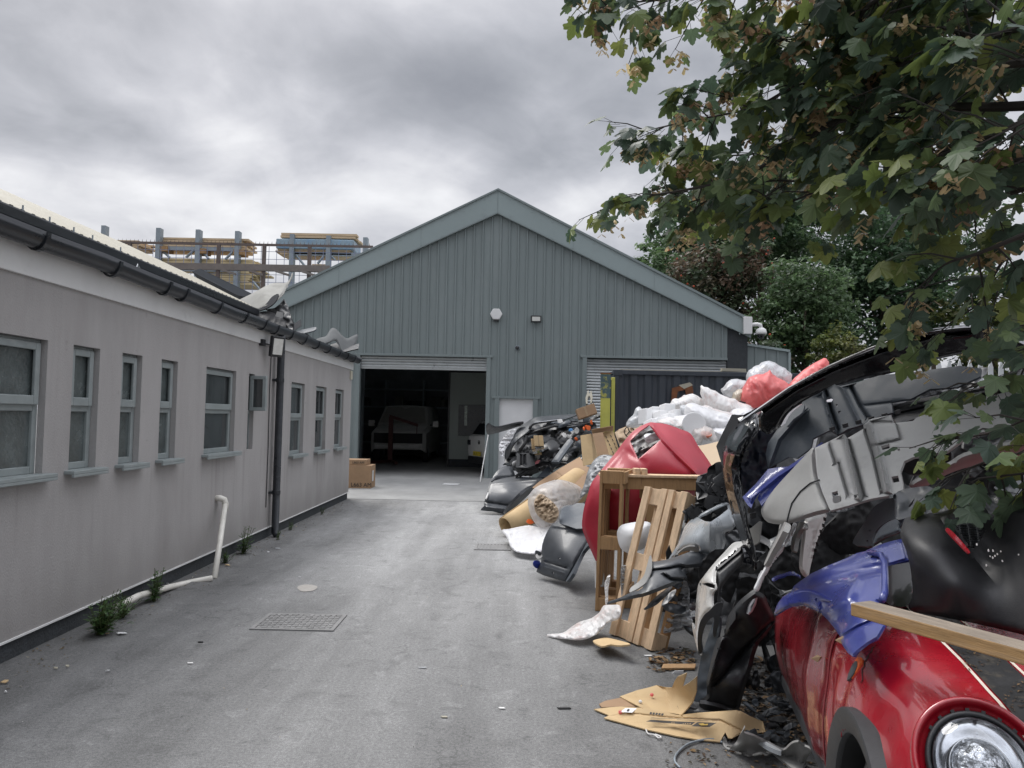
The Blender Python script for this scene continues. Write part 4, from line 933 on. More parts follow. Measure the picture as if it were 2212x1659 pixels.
one('plastic_film', 'white plastic film hanging off the back of the stripped charcoal car', 'plastic film', M_BAGS, k1([(280, 660), (330, 560), (380, 480), (430, 445), (500, 430), (470, 520), (420, 610), (360, 690), (325, 790)]), k1([(300, 660, 14.0), (400, 560, 14.1), (490, 440, 14.1), (325, 780, 13.9)]), wrinkle=.12, wr_scale=.09)
# grey door and its window frame
gd = thing('scrap_door_shell', 'dark grey car door lying against the front of the wreck', 'car door', tuple(PG(1110, 1100)))
shell('door_skin', M_CHAR, k1([(40, 1492), (85, 1435), (90, 1380), (130, 1240), (165, 1130), (230, 1075), (400, 1062), (480, 1050), (700, 1060), (870, 1080), (740, 1185), (640, 1270), (560, 1345), (490, 1400), (430, 1440), (360, 1540), (200, 1505)]),
      k1([(40, 1492, 12.75), (350, 1540, 12.7), (130, 1240, 12.95), (400, 1240, 12.85), (170, 1120, 13.25), (500, 1060, 13.35), (860, 1080, 13.1), (600, 1290, 12.8)]), smooth_out=2, parent=gd, thick=.04, roll=.03, rollw=3,
      ribs=[(k1([(95, 1380), (430, 1430)]), 2.0, .04), (k1([(80, 1440), (380, 1480)]), 2.0, -.03), (k1([(170, 1150), (500, 1120), (800, 1100)]), 3, -.03)])
shell('door_top', M_CHAR, k1([(180, 1110), (230, 1010), (300, 940), (380, 910), (450, 930), (492, 1035), (480, 1052), (400, 1062), (250, 1075)]), k1([(230, 1060, 13.3), (300, 945, 13.5), (450, 930, 13.6), (480, 1050, 13.4)]), parent=gd, thick=.03, roll=.04, rollw=3)
MB().tube([P(*k1([(a, b_)])[0], d) for a, b_, d in ((500, 1050, 13.35), (620, 965, 13.4), (850, 872, 13.4), (1160, 885, 13.2), (1180, 905, 13.1))], .028, 8).build('window_frame', M_BLK, gd, True)
MB().tube([P(*k1([(a, b_)])[0], d) for a, b_, d in ((550, 1055, 13.35), (660, 980, 13.35), (860, 895, 13.35), (930, 890, 13.3), (980, 990, 13.2))], .018, 8).build('window_seal', M_BLK, gd, True)
shell('mirror_panel', M_GREYP, k1([(780, 1060), (870, 960), (920, 910), (965, 960), (900, 1060)]), k1([(780, 1060, 13.2), (920, 910, 13.4), (960, 960, 13.3)]), parent=gd, thick=.03, smooth_out=1)
shell('hinge_edge', M_SCUFF, k1([(105, 1330), (135, 1255), (140, 1280), (115, 1335)]), k1([(105, 1330, 12.8), (135, 1255, 12.9), (140, 1280, 12.85)]), parent=gd, thick=.02)
one('sill_cover', 'dull grey sill panel with black felt edge beside the cardboard roll', 'car part', M_CHAR, k1([(360, 1545), (430, 1440), (500, 1360), (600, 1260), (700, 1195), (740, 1200), (660, 1300), (560, 1390), (440, 1510)]), k1([(360, 1545, 12.0), (560, 1340, 12.0), (720, 1195, 12.2)]), thick=.04, roll=.04, rollw=3)
# cardboard
one('cardboard_sheet', 'big brown sheet of cardboard leaning behind the clear bag of paper', 'cardboard', M_CARDB, k1([(715, 1195), (800, 1120), (1080, 940), (1340, 790), (1400, 900), (1475, 940), (1440, 1010), (1380, 1190), (1330, 1300), (1100, 1280), (900, 1240)]), k1([(715, 1195, 11.2), (1080, 1000, 11.3), (1340, 790, 11.6), (1470, 940, 11.2), (1300, 1280, 10.7)]), smooth_out=1, thick=.008, flat=True, ribs=[(k1([(1020, 985), (1110, 1060)]), 2, .015)])
cr_ = MB(); A = PG(1092, 1137, .14); B = P(1255, 1045, 11.3)
def roll_sheet(A, B, r0, r1, turns, nm, m, n=26):
    ax = (B-A).normalized(); u = ax.cross(Vector((0, 0, 1))).normalized(); w = u.cross(ax); V = []; F = []; L_ = 8
    for i in range(L_+1):
        for k in range(n+1):
            t = turns*2*math.pi*k/n; r = (r0+(r1-r0)*i/L_)*(1-.12*k/n)
            V.append(A.lerp(B, i/L_)+(u*math.cos(t+2.2)+w*math.sin(t+2.2))*r)
    for i in range(L_):
        for k in range(n): F.append((i*(n+1)+k, i*(n+1)+k+1, (i+1)*(n+1)+k+1, (i+1)*(n+1)+k))
    o = mesh(nm, V, F, m, None, True); md = o.modifiers.new('thickness', 'SOLIDIFY'); md.thickness = .006
    return o
setp(roll_sheet(A, B, .13, .27, 1.15, 'cardboard_roll', M_CARD), 'rolled up tan cardboard poking out towards the alley', 'cardboard')
one('cardboard_flap', 'stiff yellow tan cardboard panel standing upright by the open box', 'cardboard', M_CARD, k1([(1350, 512), (1480, 490), (1512, 880), (1385, 912)]), k1([(1350, 512, 10.9), (1480, 490, 11.0), (1385, 912, 10.7)]), smooth_out=1, thick=.01, flat=True)
one('cardboard_flap', 'narrow folded cardboard side beside the yellow tan panel', 'cardboard', M_CARD, k1([(1483, 490), (1510, 520), (1575, 800), (1516, 885)]), k1([(1483, 490, 11.0), (1575, 800, 11.3), (1516, 885, 10.8)]), smooth_out=1, thick=.01, flat=True)
ox = thing('cardboard_box', 'open brown cardboard box on its side with a printed flap', 'box', tuple(P(*k1([(1600, 760)])[0], 11.2)))
shell('box_top', M_CARDB, k1([(1490, 440), (1775, 390), (1780, 450), (1500, 490)]), k1([(1490, 440, 10.9), (1775, 390, 11.0), (1500, 490, 11.1)]), smooth_out=1, thick=.008, parent=ox, flat=True)
shell('box_back', M_CARDB, k1([(1500, 480), (1660, 470), (1780, 800), (1560, 800)]), k1([(1500, 480, 11.6), (1700, 470, 11.7), (1600, 800, 11.4)]), smooth_out=1, thick=.008, parent=ox, flat=True)
fl_ = shell('printed_flap', M_CARD, k1([(1640, 475), (1770, 448), (1862, 740), (1720, 770)]), k1([(1640, 475, 11.1), (1770, 448, 11.1), (1720, 770, 10.8)]), smooth_out=1, thick=.008, parent=ox, flat=True)
mk = MB()
for i in range(5):
    for j in range(2):
        a, b_ = 1672+i*22+j*62, 520+i*50+j*(-12); pts = k1([(a, b_), (a+8, b_-2), (a+22, b_+26), (a+14, b_+28)])
        dd = depth_fit(k1([(1640, 475, 11.1), (1770, 448, 11.1), (1720, 770, 10.8)]))(np.array(pts))
        mk.prism([P(x, y, d_-.012) for (x, y), d_ in zip(pts, dd)], (0, .01, 0))
mk.build('printed_marks', M_INK, fl_)
pb = thing('paper_sack', 'crumpled brown paper with a circle mark behind the red panel', 'paper', tuple(P(1395, 945, 11)))
ctl = k1([(1790, 470, 10.9), (1990, 370, 11.0), (1990, 560, 10.6), (1880, 700, 10.5)])+k8([(500, 930, 10.9)])
shell('paper', M_PAPER, k1([(1785, 480), (1850, 430), (1990, 372)])+k8([(420, 900), (500, 920), (520, 1000), (300, 1150), (200, 1200), (130, 1020)]), ctl, parent=pb, thick=.01, crumple=.10, wr_scale=.10, smooth_out=1)
cc_ = k8([(310, 1012)])[0]; fdp = depth_fit(ctl)(np.array([cc_]))[0]-.13
rg = MB(); rr0 = 10.5
for k in range(20):
    a, b_ = 2*math.pi*k/20, 2*math.pi*(k+1)/20
    rg.tube([P(cc_[0]+rr0*math.cos(a), cc_[1]+rr0*math.sin(a)*1.1, fdp), P(cc_[0]+rr0*math.cos(b_), cc_[1]+rr0*math.sin(b_)*1.1, fdp)], .007, 5)
for a in (-1.9, .25, 2.3): rg.tube([P(cc_[0], cc_[1], fdp), P(cc_[0]+rr0*math.cos(a), cc_[1]+rr0*math.sin(a), fdp)], .008, 5)
rg.build('printed_mark', M_INK, pb)
# clear sack stuffed with brown paper
sk_ = thing('rubbish_bag', 'clear plastic bag stuffed with crumpled brown paper lying open towards the alley', 'bag', tuple(PG(1180, 1150)))
shell('bag', film('misty_polythene', (.70, .68, .66), .62, .3, .8, 11, (.55, .47, .45)), kE([(515, 850), (560, 780), (640, 740), (740, 715), (850, 745), (910, 790), (905, 850), (850, 900), (800, 960), (740, 1040), (690, 1090), (600, 1070), (545, 1000), (520, 930)]), kE([(540, 900, 10.0), (750, 750, 10.2), (900, 800, 10.6), (650, 1060, 9.8), (720, 950, 9.8)]), parent=sk_, pillow=.22, wrinkle=.08, wr_scale=.06, pillow_w=24)
shell('stuffing', M_PAPER, kE([(560, 870), (600, 820), (660, 850), (730, 920), (735, 980), (700, 1030), (640, 1020), (580, 970), (560, 920)]), kE([(560, 900, 9.65), (650, 850, 9.7), (735, 950, 9.55), (640, 1020, 9.5)]), parent=sk_, pillow=.10, wrinkle=.13, wr_scale=.13, pillow_w=10, seed=2)
shell('stuffing', M_PAPER, kE([(700, 760), (850, 770), (890, 820), (820, 880), (760, 930), (700, 850)]), kE([(700, 780, 10.3), (850, 820, 10.4), (760, 920, 10.1)]), parent=sk_, pillow=.12, wrinkle=.10, wr_scale=.2, seed=5)
bit(*kE([(530, 1020)])[0], 9.75, 9, 7, .5, M_ORNG, None, 'orange plastic scrap under the clear bag of paper', 'scrap', 'orange_scrap')
one('plastic_sheet', 'crumpled white plastic sheet heaped on the ground below the clear bag', 'plastic sheet', M_BAGS, kE([(325, 1085), (370, 1075), (440, 1060), (520, 1048), (600, 1060), (690, 1045), (700, 1090), (650, 1170), (620, 1230), (560, 1258), (440, 1245), (390, 1210), (370, 1150)]), kE([(325, 1085, 9.9), (390, 1215, 9.05), (560, 1258, 8.75), (500, 1060, 10.0), (690, 1050, 9.6), (620, 1225, 8.9)]), pillow=.09, wrinkle=.09, wr_scale=.09, pillow_w=12, seed=9)
one('bubble_wrap', 'silvery bubble wrap draped down beside the red panel', 'plastic film', M_BAGB, kE([(890, 850), (925, 740), (950, 650), (985, 585), (1030, 545), (1090, 535), (1160, 560), (1120, 600), (1050, 650), (1010, 690), (1000, 740), (960, 800)]), kE([(890, 850, 8.3), (950, 650, 8.6), (1050, 540, 8.9), (1150, 560, 8.7), (1000, 700, 8.3)]), pillow=.10, wrinkle=.12, wr_scale=.09, pillow_w=14)
# charcoal front wing
cw = thing('car_wing', 'charcoal car wing with a wheel arch standing at the foot of the heap', 'car wing', tuple(PG(1190, 1250)))
shell('wing_skin', M_CHAR, kE([(690, 1040), (740, 1010), (745, 930), (800, 900), (925, 880), (990, 740), (1005, 760), (1000, 900), (985, 1080), (940, 1190), (905, 1240), (860, 1320), (830, 1390), (795, 1445), (780, 1456), (690, 1430), (575, 1385), (610, 1310), (615, 1200), (645, 1110)]),
      kE([(580, 1385, 7.75), (780, 1455, 7.35), (620, 1180, 7.9), (760, 1240, 7.5), (940, 1190, 7.5), (740, 1030, 7.95), (930, 1060, 7.7), (800, 905, 8.3), (930, 885, 8.2), (995, 745, 8.3)]), parent=cw, smooth_out=2, thick=.012, roll=.03, rollw=3,
      ribs=[(kE([(600, 1300), (800, 1360)]), 2.2, .03), (kE([(590, 1340), (790, 1400)]), 2, -.015), (kE([(690, 1050), (940, 1085)]), 3, -.03)], holes=[kE([(735, 1285), (745, 1280), (750, 1290), (740, 1296)]), kE([(690, 1390), (700, 1386), (703, 1396), (692, 1400)])])
shell('arch_lip', M_GREYP, kE([(945, 1175), (950, 1195), (912, 1240), (870, 1325), (840, 1395), (800, 1450), (790, 1440), (828, 1380), (855, 1310), (900, 1225)]), kE([(945, 1180, 7.42), (870, 1310, 7.38), (795, 1445, 7.3)]), parent=cw, thick=.03)
shell('upper_flank', M_GREYP, kE([(745, 1000), (760, 930), (815, 905), (925, 890), (920, 1070), (800, 1050), (745, 1030)]), kE([(750, 1000, 7.80), (820, 905, 8.18), (925, 900, 8.06), (920, 1070, 7.6), (750, 1030, 7.78)]), parent=cw, thick=.012, smooth_out=2)
for i, (x, y, m, l) in enumerate(((578, 1330, mat('blue_wrapper', (.03, .05, .3), .4), 'crumpled blue wrapper at the foot of the charcoal wing'), (590, 1270, M_SCUFF, 'crumpled white wrapper above the blue one by the charcoal wing'), (590, 1250, M_DARKI, 'dark scrap of foil by the charcoal wing'))):
    x, y = kE([(x, y)])[0]; bit(x, y, 7.75, 8, 12-3*i, .3, m, None, l, 'wrapper', 'wrapper')
# ================================================================ rubbish bags
def bag(lab, f, pts, d, m, thick=.3, wr=.08, ws=.045, seed=1, pw=None, tilt=(0, 0), nm='rubbish_bag', cat='bag', grp=None, inner=False):
    q = f(pts); xs = [p[0] for p in q]; ys = [p[1] for p in q]; cx, cy = sum(xs)/len(xs), sum(ys)/len(ys)
    ctl = [(cx, cy, d), (cx+50, cy, d+tilt[0]), (cx, cy+50, d+tilt[1])]
    t = thing(nm, lab, cat, tuple(P(cx, max(ys), d)), grp)
    shell('bag', m, q, ctl, parent=t, pillow=thick, wrinkle=wr*.5, wr_scale=ws*1.25, seed=seed, pillow_w=pw, wobble=4)
    if inner:
        r2 = random.Random(seed)
        for k in range(7):
            x, y = cx+(r2.random()-.5)*.55*(max(xs)-min(xs)), cy+(r2.random()-.5)*.5*(max(ys)-min(ys)); w = r2.uniform(8, 15)
            c = r2.choice((M_FOAM, M_SCUFF, M_CARD, M_FOAM, MC['red_polythene'], M_GREYP))
            pl = [(x+w*r2.uniform(.6, 1.1)*math.cos(a), y+w*.7*r2.uniform(.6, 1.1)*math.sin(a)) for a in (0, 1, 2.2, 3.1, 4.2, 5.3)]
            shell('contents', c, pl, [(x, y, d-thick*.5)], parent=t, pillow=.06, smooth_out=1, wrinkle=.05, wr_scale=.2)
    return t
bag('clear rubbish bag at the very top of the bag pile against the trees', k8, [(1760, 330), (1800, 240), (1880, 180), (2000, 135), (2130, 150), (2240, 220), (2330, 300), (2300, 420), (2000, 480), (1800, 420)], 11.2, M_BAGC, .3, .1, seed=4)
bag('large bright red rubbish bag on the bag pile', k8, [(1690, 610), (1705, 520), (1760, 400), (1840, 310), (1960, 290), (2030, 280), (2050, 250), (2090, 300), (2180, 350), (2330, 470), (2230, 600), (2050, 720), (1860, 710), (1780, 670)], 10.6, M_BAGR, .3, .12, .06, seed=6, inner=False)
bag('red rubbish bag half hidden behind the long black bumper', lambda p: p, [(1700, 835), (1725, 808), (1760, 785), (1786, 775), (1792, 800), (1775, 840), (1730, 870), (1700, 870)], 10.9, M_BAGR, .25, .1, .06, seed=8, inner=False)
bag('small bluish clear rubbish bag beside the big red one', k8, [(1450, 515), (1500, 430), (1580, 375), (1680, 365), (1780, 390), (1790, 500), (1700, 600), (1580, 600)], 10.9, M_BAGC, .22, .1, seed=12)
bag('pale rubbish bag with a sharp raised corner next to the container', k8, [(1190, 435), (1240, 445), (1380, 500), (1560, 585), (1720, 650), (1850, 720), (1820, 790), (1650, 830), (1400, 790), (1260, 720), (1215, 600)], 10.2, M_BAGW, .22, .07, seed=14)
bag('clear rubbish bag with beige wrapping behind the white foam blocks', k8, [(800, 680), (850, 620), (950, 575), (1060, 548), (1160, 570), (1230, 620), (1230, 720), (1100, 760), (920, 760), (810, 740)], 10.4, M_BAGW, .22, .09, seed=16)
bag('big swollen white rubbish bag in the middle of the bag pile', k8, [(990, 720), (1060, 660), (1140, 655), (1260, 720), (1400, 755), (1560, 800), (1660, 830), (1560, 980), (1480, 1060), (1380, 1010), (1200, 960), (1040, 880)], 9.6, M_BAGS, .32, .10, seed=18)
bag('grey pointed plastic bag at the left end of the bag pile', k8, [(260, 930), (320, 830), (380, 740), (425, 700), (470, 740), (515, 800), (500, 900), (420, 950), (330, 960)], 10.6, M_BAGC, .2, .07, seed=20)
bag('white plastic bag crumpled below the foam blocks', k8, [(800, 900), (850, 830), (950, 800), (1030, 800), (1040, 900), (1010, 1000), (900, 1000), (760, 960)], 9.5, M_BAGS, .2, .1, seed=22)
bag('clear bag holding a white tub with an orange label', k8, [(1080, 1050), (1130, 980), (1230, 940), (1330, 970), (1400, 1080), (1380, 1160), (1250, 1180), (1120, 1160)], 9.0, film('very_clear_polythene', (.76, .72, .69), .68, .25, .8, 11), .18, .06, seed=24, inner=False)
bag('white bag slumped behind the black trim wedge', k8, [(1340, 980), (1480, 960), (1600, 900), (1640, 1000), (1560, 1150), (1420, 1150)], 9.3, M_BAGS, .2, .09, seed=26, inner=False)
tb = thing('plastic_tub', 'round white plastic tub lid facing out of the bag pile', 'tub', tuple(P(1395, 945, 8.7)))
c_ = P(*k8([(1108, 925)])[0], 9.05); MB().cyl(c_, (.1, -1, .15), .145, .03, 28).build('lid', M_WHT, tb, bevel=.008); MB().cyl(c_, (-.1, 1, -.15), .13, .25, 28).build('tub', M_WHT, tb)
tb = thing('plastic_tub', 'white tub with an orange top inside the clear bag', 'tub', tuple(P(*k8([(1260, 1110)])[0], 9.0)))
c_ = P(*k8([(1265, 1060)])[0], 8.88); MB().cyl(c_, (0, -.5, 1), .065, .03, 24).build('lid', mat('faded_orange', (.6, .2, .12), .5), tb, bevel=.006); MB().cyl(c_-Vector((0, -.05, .1)), (0, -.5, 1), .075, .10, 24, r2=.07).build('tub', M_WHT, tb)
for i, (x, y, w, h, d) in enumerate(((520, 715, 75, 190, 9.7), (545, 735, 140, 170, 9.95), (600, 692, 125, 120, 10.2), (755, 655, 130, 160, 10.1), (865, 728, 130, 120, 9.8), (795, 775, 80, 130, 9.55), (585, 840, 75, 70, 9.4), (655, 822, 150, 90, 9.45), (690, 740, 90, 100, 9.8))):
    a, b_, c_ = k8([(x, y), (x+w, y+h*.06), (x+w*.02, y+h)])
    A, B, Cc = P(*a, d), P(*b_, d+.05), P(*c_, d-.03); n_ = (B-A).cross(Cc-A).normalized(); n_ = n_ if n_.y > 0 else -n_
    setp(MB().obox(A, B-A, Cc-A, n_*.16).build('foam_block', M_FOAM, bevel=.008), 'white foam packing block in the stepped stack above the red panel', 'foam block', 'white foam packing blocks')
gs = thing('cardboard_sheet', 'pale cardboard sheet printed with a G behind the black bumper', 'cardboard', tuple(P(1535, 1000, 7.9)))
ctl = k8([(1150, 1190, 8.6), (1440, 1130, 8.4), (1460, 1517, 8.0)])
shell('board', mat('pale_cardboard', (.58, .45, .31), .85, var=.06), k8([(1130, 1195), (1300, 1160), (1420, 1130), (1500, 1180), (1500, 1517), (1450, 1620), (1340, 1600), (1250, 1450)]), ctl, parent=gs, thick=.008, smooth_out=1, flat=True)
a, b_ = k8([(1455, 1430), (1450, 1330)]); A, B = P(*a, 8.05), P(*b_, 8.07); text('print', 'G', .36, P(*k8([(1330, 1340)])[0], 8.03), P(*k8([(1322, 1440)])[0], 8.01)-P(*k8([(1330, 1340)])[0], 8.03), P(*k8([(1440, 1330)])[0], 8.05)-P(*k8([(1330, 1340)])[0], 8.03), M_INK, gs)
text('print', 'o', .30, P(*k8([(1345, 1470)])[0], 7.98), P(*k8([(1340, 1570)])[0], 7.97)-P(*k8([(1345, 1470)])[0], 7.98), P(*k8([(1440, 1462)])[0], 8.0)-P(*k8([(1345, 1470)])[0], 7.98), M_INK, gs)

bag('white rubbish bag sagging between the foam blocks and the red panel', k8, [(640, 900), (720, 850), (850, 840), (950, 880), (1000, 960), (900, 1020), (760, 1000)], 9.2, M_BAGW, .2, .09, seed=61)
bag('clear rubbish bag squeezed below the pale sharp cornered bag', k8, [(1180, 700), (1300, 690), (1480, 750), (1640, 800), (1640, 880), (1500, 880), (1330, 820), (1200, 780)], 9.9, M_BAGW, .24, .09, seed=63)
bag('knotted white rubbish bag under the big red bag', k8, [(1560, 760), (1700, 720), (1850, 730), (1860, 860), (1740, 960), (1600, 940)], 10.0, M_BAGS, .25, .09, seed=65)
bag('beige clear rubbish bag tucked between red bag and small bluish bag', k8, [(1600, 520), (1680, 480), (1740, 500), (1730, 600), (1640, 640), (1590, 590)], 10.7, film('beige_polythene', (.72, .66, .54), .9, .3, .8, 13, (.55, .48, .36)), .2, .08, seed=67)
bag('cloudy rubbish bag between the foam stack and the beige wrapped bag', k8, [(940, 700), (1010, 680), (1100, 720), (1120, 800), (1030, 840), (950, 800)], 9.9, M_BAGC, .18, .08, seed=69)
# ================================================================ SCRAP HEAP, middle: red panel and pallets
rp_ = thing('rear_quarter', 'big dusty red rear quarter panel with a square hole, standing behind the pallets', 'car panel', tuple(P(1400, 1240, 6.9)))
q = k2([(830, 130), (900, 125), (1050, 145), (1200, 200), (1315, 250), (1400, 390), (1500, 530), (1600, 705), (1620, 850), (1500, 900), (1250, 1000), (900, 1180), (760, 1300), (640, 1400)])+k3([(420, 400), (385, 625), (300, 500), (240, 370), (190, 260)])+k2([(120, 1400), (90, 1290), (110, 1100), (160, 920), (200, 800), (300, 670), (480, 450), (560, 340), (680, 210)])
ctl = k2([(840, 132, 7.45), (975, 320, 7.05), (1150, 480, 6.92), (1370, 690, 6.86), (1310, 255, 7.5), (1500, 530, 7.3), (1600, 705, 7.2), (640, 330, 7.25), (480, 450, 7.3), (720, 560, 6.98), (800, 800, 6.88), (300, 680, 7.15), (110, 1100, 7.1), (100, 1290, 7.1), (500, 1000, 6.86), (640, 1390, 6.9), (1250, 1000, 7.0)])+k3([(385, 620, 6.95)])
shell('skin', M_REDD, q, ctl, holes=[k2([(845, 152), (972, 322), (722, 538), (633, 330), (740, 225)])], ribs=[(k2([(890, 170), (1000, 320), (1150, 480), (1370, 690)]), 4, -.06), (k2([(450, 640), (600, 450), (760, 560)]), 6, .02)], thick=.008, roll=.05, rollw=5, parent=rp_, step=5)
shell('inner_frame', M_LGREY, k2([(600, 300), (850, 140), (1000, 330), (980, 420), (720, 560), (660, 500)]), k2([(640, 330, 7.55), (850, 150, 7.65), (980, 330, 7.5), (720, 540, 7.35)]), parent=rp_, thick=.03, crumple=.06, wr_scale=.1, smooth_out=1,
      holes=[k2([(785, 270), (850, 215), (920, 220), (800, 300)])], ribs=[(k2([(640, 350), (800, 260), (840, 380)]), 3, .05), (k2([(690, 470), (960, 340)]), 3, -.06)])
shell('inner_lining', M_WHT, k2([(805, 300), (920, 245), (955, 310), (840, 350)]), k2([(805, 300, 7.42), (920, 245, 7.45), (840, 350, 7.4)]), parent=rp_, thick=.02, crumple=.03, wr_scale=.1)
MB().tube([P(*k2([c])[0], 7.3) for c in ((715, 500), (735, 460), (740, 430), (765, 405))], .012, 6).build('cable', M_BLK, rp_)
class Fr:
    def __init__(s, O, w, h, n): s.O = Vector(O); s.w = Vector(w).normalized(); s.h = Vector(h).normalized(); s.n = Vector(n).normalized()
    def box(s, m, u0, u1, v0, v1, t0, t1): m.obox(s.O+s.w*u0+s.h*v0+s.n*t0, s.w*(u1-u0), s.h*(v1-v0), s.n*(t1-t0)); return m
def wood(fr, root, name, m, *b):
    return fr.box(MB(), *b).build(name, m, root, bevel=.003)
# pallet A: on end, its edge to the camera
pa = thing('wooden_pallet', 'brown pallet standing on end edge-on at the left of the pallets', 'pallet', tuple(PG(1283, 1320)))
A = Fr(PG(1285, 1320, .0), (.28, .96, 0), (.022, .0, 1), (.96, -.28, 0))
H = 1.17
for i, (u0, u1) in enumerate(((0, .10), (.36, .46), (.70, .80))):
    wood(A, pa, 'deck_board', M_WOODO, u0, u1, .002, H, 0, .024)
    wood(A, pa, 'base_board', M_WOODO, u0, u1, .002, H, .17, .195)
    for v in (0.0, .51, 1.06): wood(A, pa, 'block', M_WOODO, u0+.004, u1-.004, v+.003, v+.11, .024, .17)
for v in (0.005, .53, 1.065): wood(A, pa, 'cross_board', M_WOODO, .0, .80, v, v+.1, .196, .216)
for u in (.15, .26, .51, .60): wood(A, pa, 'deck_board', M_WOODO, u, u+.085, .004, H-.02, .001, .023)
# pallet B: face-on behind it, its lit top rail coloured in paler wood
pbx = thing('wooden_pallet', 'weathered open pallet standing face-on before the red panel, its pale top edge level', 'pallet', tuple(PG(1400, 1318)))
B0 = P(1296, 1024, 6.62); B1 = P(1549, 1029, 6.62); B0g = Vector((B0.x, B0.y, 0)); hb = (B0.z+B1.z)/2; wB = (B1-B0).length
Bf = Fr(B0g, (B1.x-B0.x, 0, 0), (0, 0, 1), (0, 1, 0))
wood(Bf, pbx, 'top_rail', M_WOODN, 0, wB, hb-.022, hb, -.015, .15); wood(Bf, pbx, 'cross_board', M_WOODO, .03, wB-.01, hb-.125, hb-.023, 0, .024)
wood(Bf, pbx, 'cross_board', M_WOODO, .0, wB, 0, .10, 0, .024)
for u in (.40, .485, .53, .92): wood(Bf, pbx, 'runner', M_WOODO, u, u+.075 if u != .485 else u+.035, .102, hb-.126, .002 if u != .53 else .08, .03 if u != .53 else .13)
for u in (.36, .52, .68, .84): wood(Bf, pbx, 'deck_board', M_WOODO, u, u+.06, hb-.21, hb-.127, .10, .125)
for u in (.30, .36): wood(Bf, pbx, 'end_block', M_WOODN, u, u+.05, hb+.002, hb+.05, .02, .14)
# pallet C: pale new half pallet leaning back
pc = thing('wooden_pallet', 'pale new narrow pallet leaning back against the others nearest the alley', 'pallet', tuple(PG(1370, 1390)))
O = PG(1315, 1368, .012); Ob = PG(1402, 1404, .012); Tl = P(1392, 1050, 5.95)
Cf = Fr(O, Ob-O, Tl-O, (Ob-O).cross(Tl-O)*-1)
if Cf.n.y < 0: Cf.n = -Cf.n
wC, HC = (Ob-O).length+.02, (Tl-O).length
TW = (P(1507, 1053, 5.7)-Tl).length
for i, (u0, u1) in enumerate(((0, .072), (.195, .26), (.275, .335), (wC-.072, wC))):
    wood(Cf, pc, 'face_board', M_WOODN, u0, u1, .0, HC, 0, .022)
for v in (0, .50, HC-.13):
    wood(Cf, pc, 'cross_board', M_WOODN, .0, wC, v+.002, v+.125, .0225, .045)
    for u0 in (.0, .2, wC-.1): wood(Cf, pc, 'block', M_WOODN, u0+.003, u0+.095, v+.008, v+.118, .046, .13)
for u0, u1 in ((.02, .10), (.20, .28), (wC-.09, wC-.005)): wood(Cf, pc, 'base_board', M_WOODO if u0 > .1 else M_WOODN, u0, u1, .004, HC-.01, .131, .152)
kn = MB()
# things behind and under the pallets
one('bumper_shell', 'smooth white rounded bumper end seen through the leaning pallet', 'car part', M_WHT, k3([(540, 170), (550, 110), (590, 55), (700, 25), (870, 8), (950, 60), (900, 300), (700, 380), (620, 360), (570, 300)]), k3([(545, 180, 6.32), (700, 180, 6.16), (870, 30, 6.2), (900, 300, 6.2), (650, 370, 6.25)]), thick=.02, roll=.06, rollw=8)
one('bumper_shell', 'pale grey panel standing at the foot of the red panel', 'car part', M_LGREY, k3([(290, 480), (330, 500), (390, 640), (395, 780), (300, 790)]), k3([(300, 500, 6.75), (390, 700, 6.7), (300, 780, 6.6)]), thick=.02, smooth_out=1)
one('plastic_film', 'crumpled clear film caught inside the leaning pallet', 'plastic film', M_BAGB, k3([(590, 560), (650, 530), (680, 580), (640, 700), (600, 900), (590, 760)]), k3([(600, 560, 5.85), (640, 700, 5.85), (600, 880, 5.8)]), wrinkle=.06, wr_scale=.12, thick=.004)
one('plastic_film', 'grey polythene sheet hanging behind the foot of the pallets', 'plastic film', M_BAGB, k3([(1150, 760), (1370, 720), (1400, 1050), (1430, 1250), (1150, 1330), (1090, 1300), (1180, 1000)]), k3([(1150, 780, 5.7), (1370, 730, 5.5), (1400, 1240, 5.35), (1110, 1310, 5.5)]), wrinkle=.10, wr_scale=.06, thick=.004)
fm = one('plastic_wrap', 'bundle of whitish pallet film trailing from the pallet foot onto the asphalt', 'plastic film', M_BAGW, k3([(-370, 1350), (-250, 1345), (-100, 1330), (0, 1260), (100, 1200), (230, 1160), (330, 1090), (380, 1010), (480, 1000), (570, 1005), (590, 1080), (560, 1170), (470, 1200), (400, 1240), (330, 1330), (200, 1400), (50, 1420), (-150, 1400), (-300, 1380)]),
         k3([(-370, 1360, 5.82), (0, 1340, 5.66), (200, 1350, 5.6), (330, 1180, 5.75), (560, 1050, 5.55), (120, 1410, 5.5)]), pillow=.05, wrinkle=.07, wr_scale=.10, pillow_w=12, seed=31)
one('plastic_film', 'strand of clear film wound round the lower left pallet board', 'plastic film', M_BAGW, k3([(395, 740), (440, 650), (460, 660), (440, 800), (430, 960), (405, 990), (400, 880)]), k3([(420, 680, 5.62), (420, 980, 5.58), (450, 800, 5.6)]), wrinkle=.03, wr_scale=.2, thick=.004)
one('cardboard_scrap', 'torn strip of tan cardboard under the foot of the leaning pallet', 'cardboard', M_CARD, k3([(255, 1430), (340, 1400), (420, 1390), (560, 1420), (700, 1465), (560, 1480), (460, 1470), (360, 1490)]), k3([(260, 1430, 5.42), (420, 1392, 5.52), (690, 1465, 5.2), (360, 1490, 5.22)]), thick=.01, crumple=.02, wr_scale=.1)
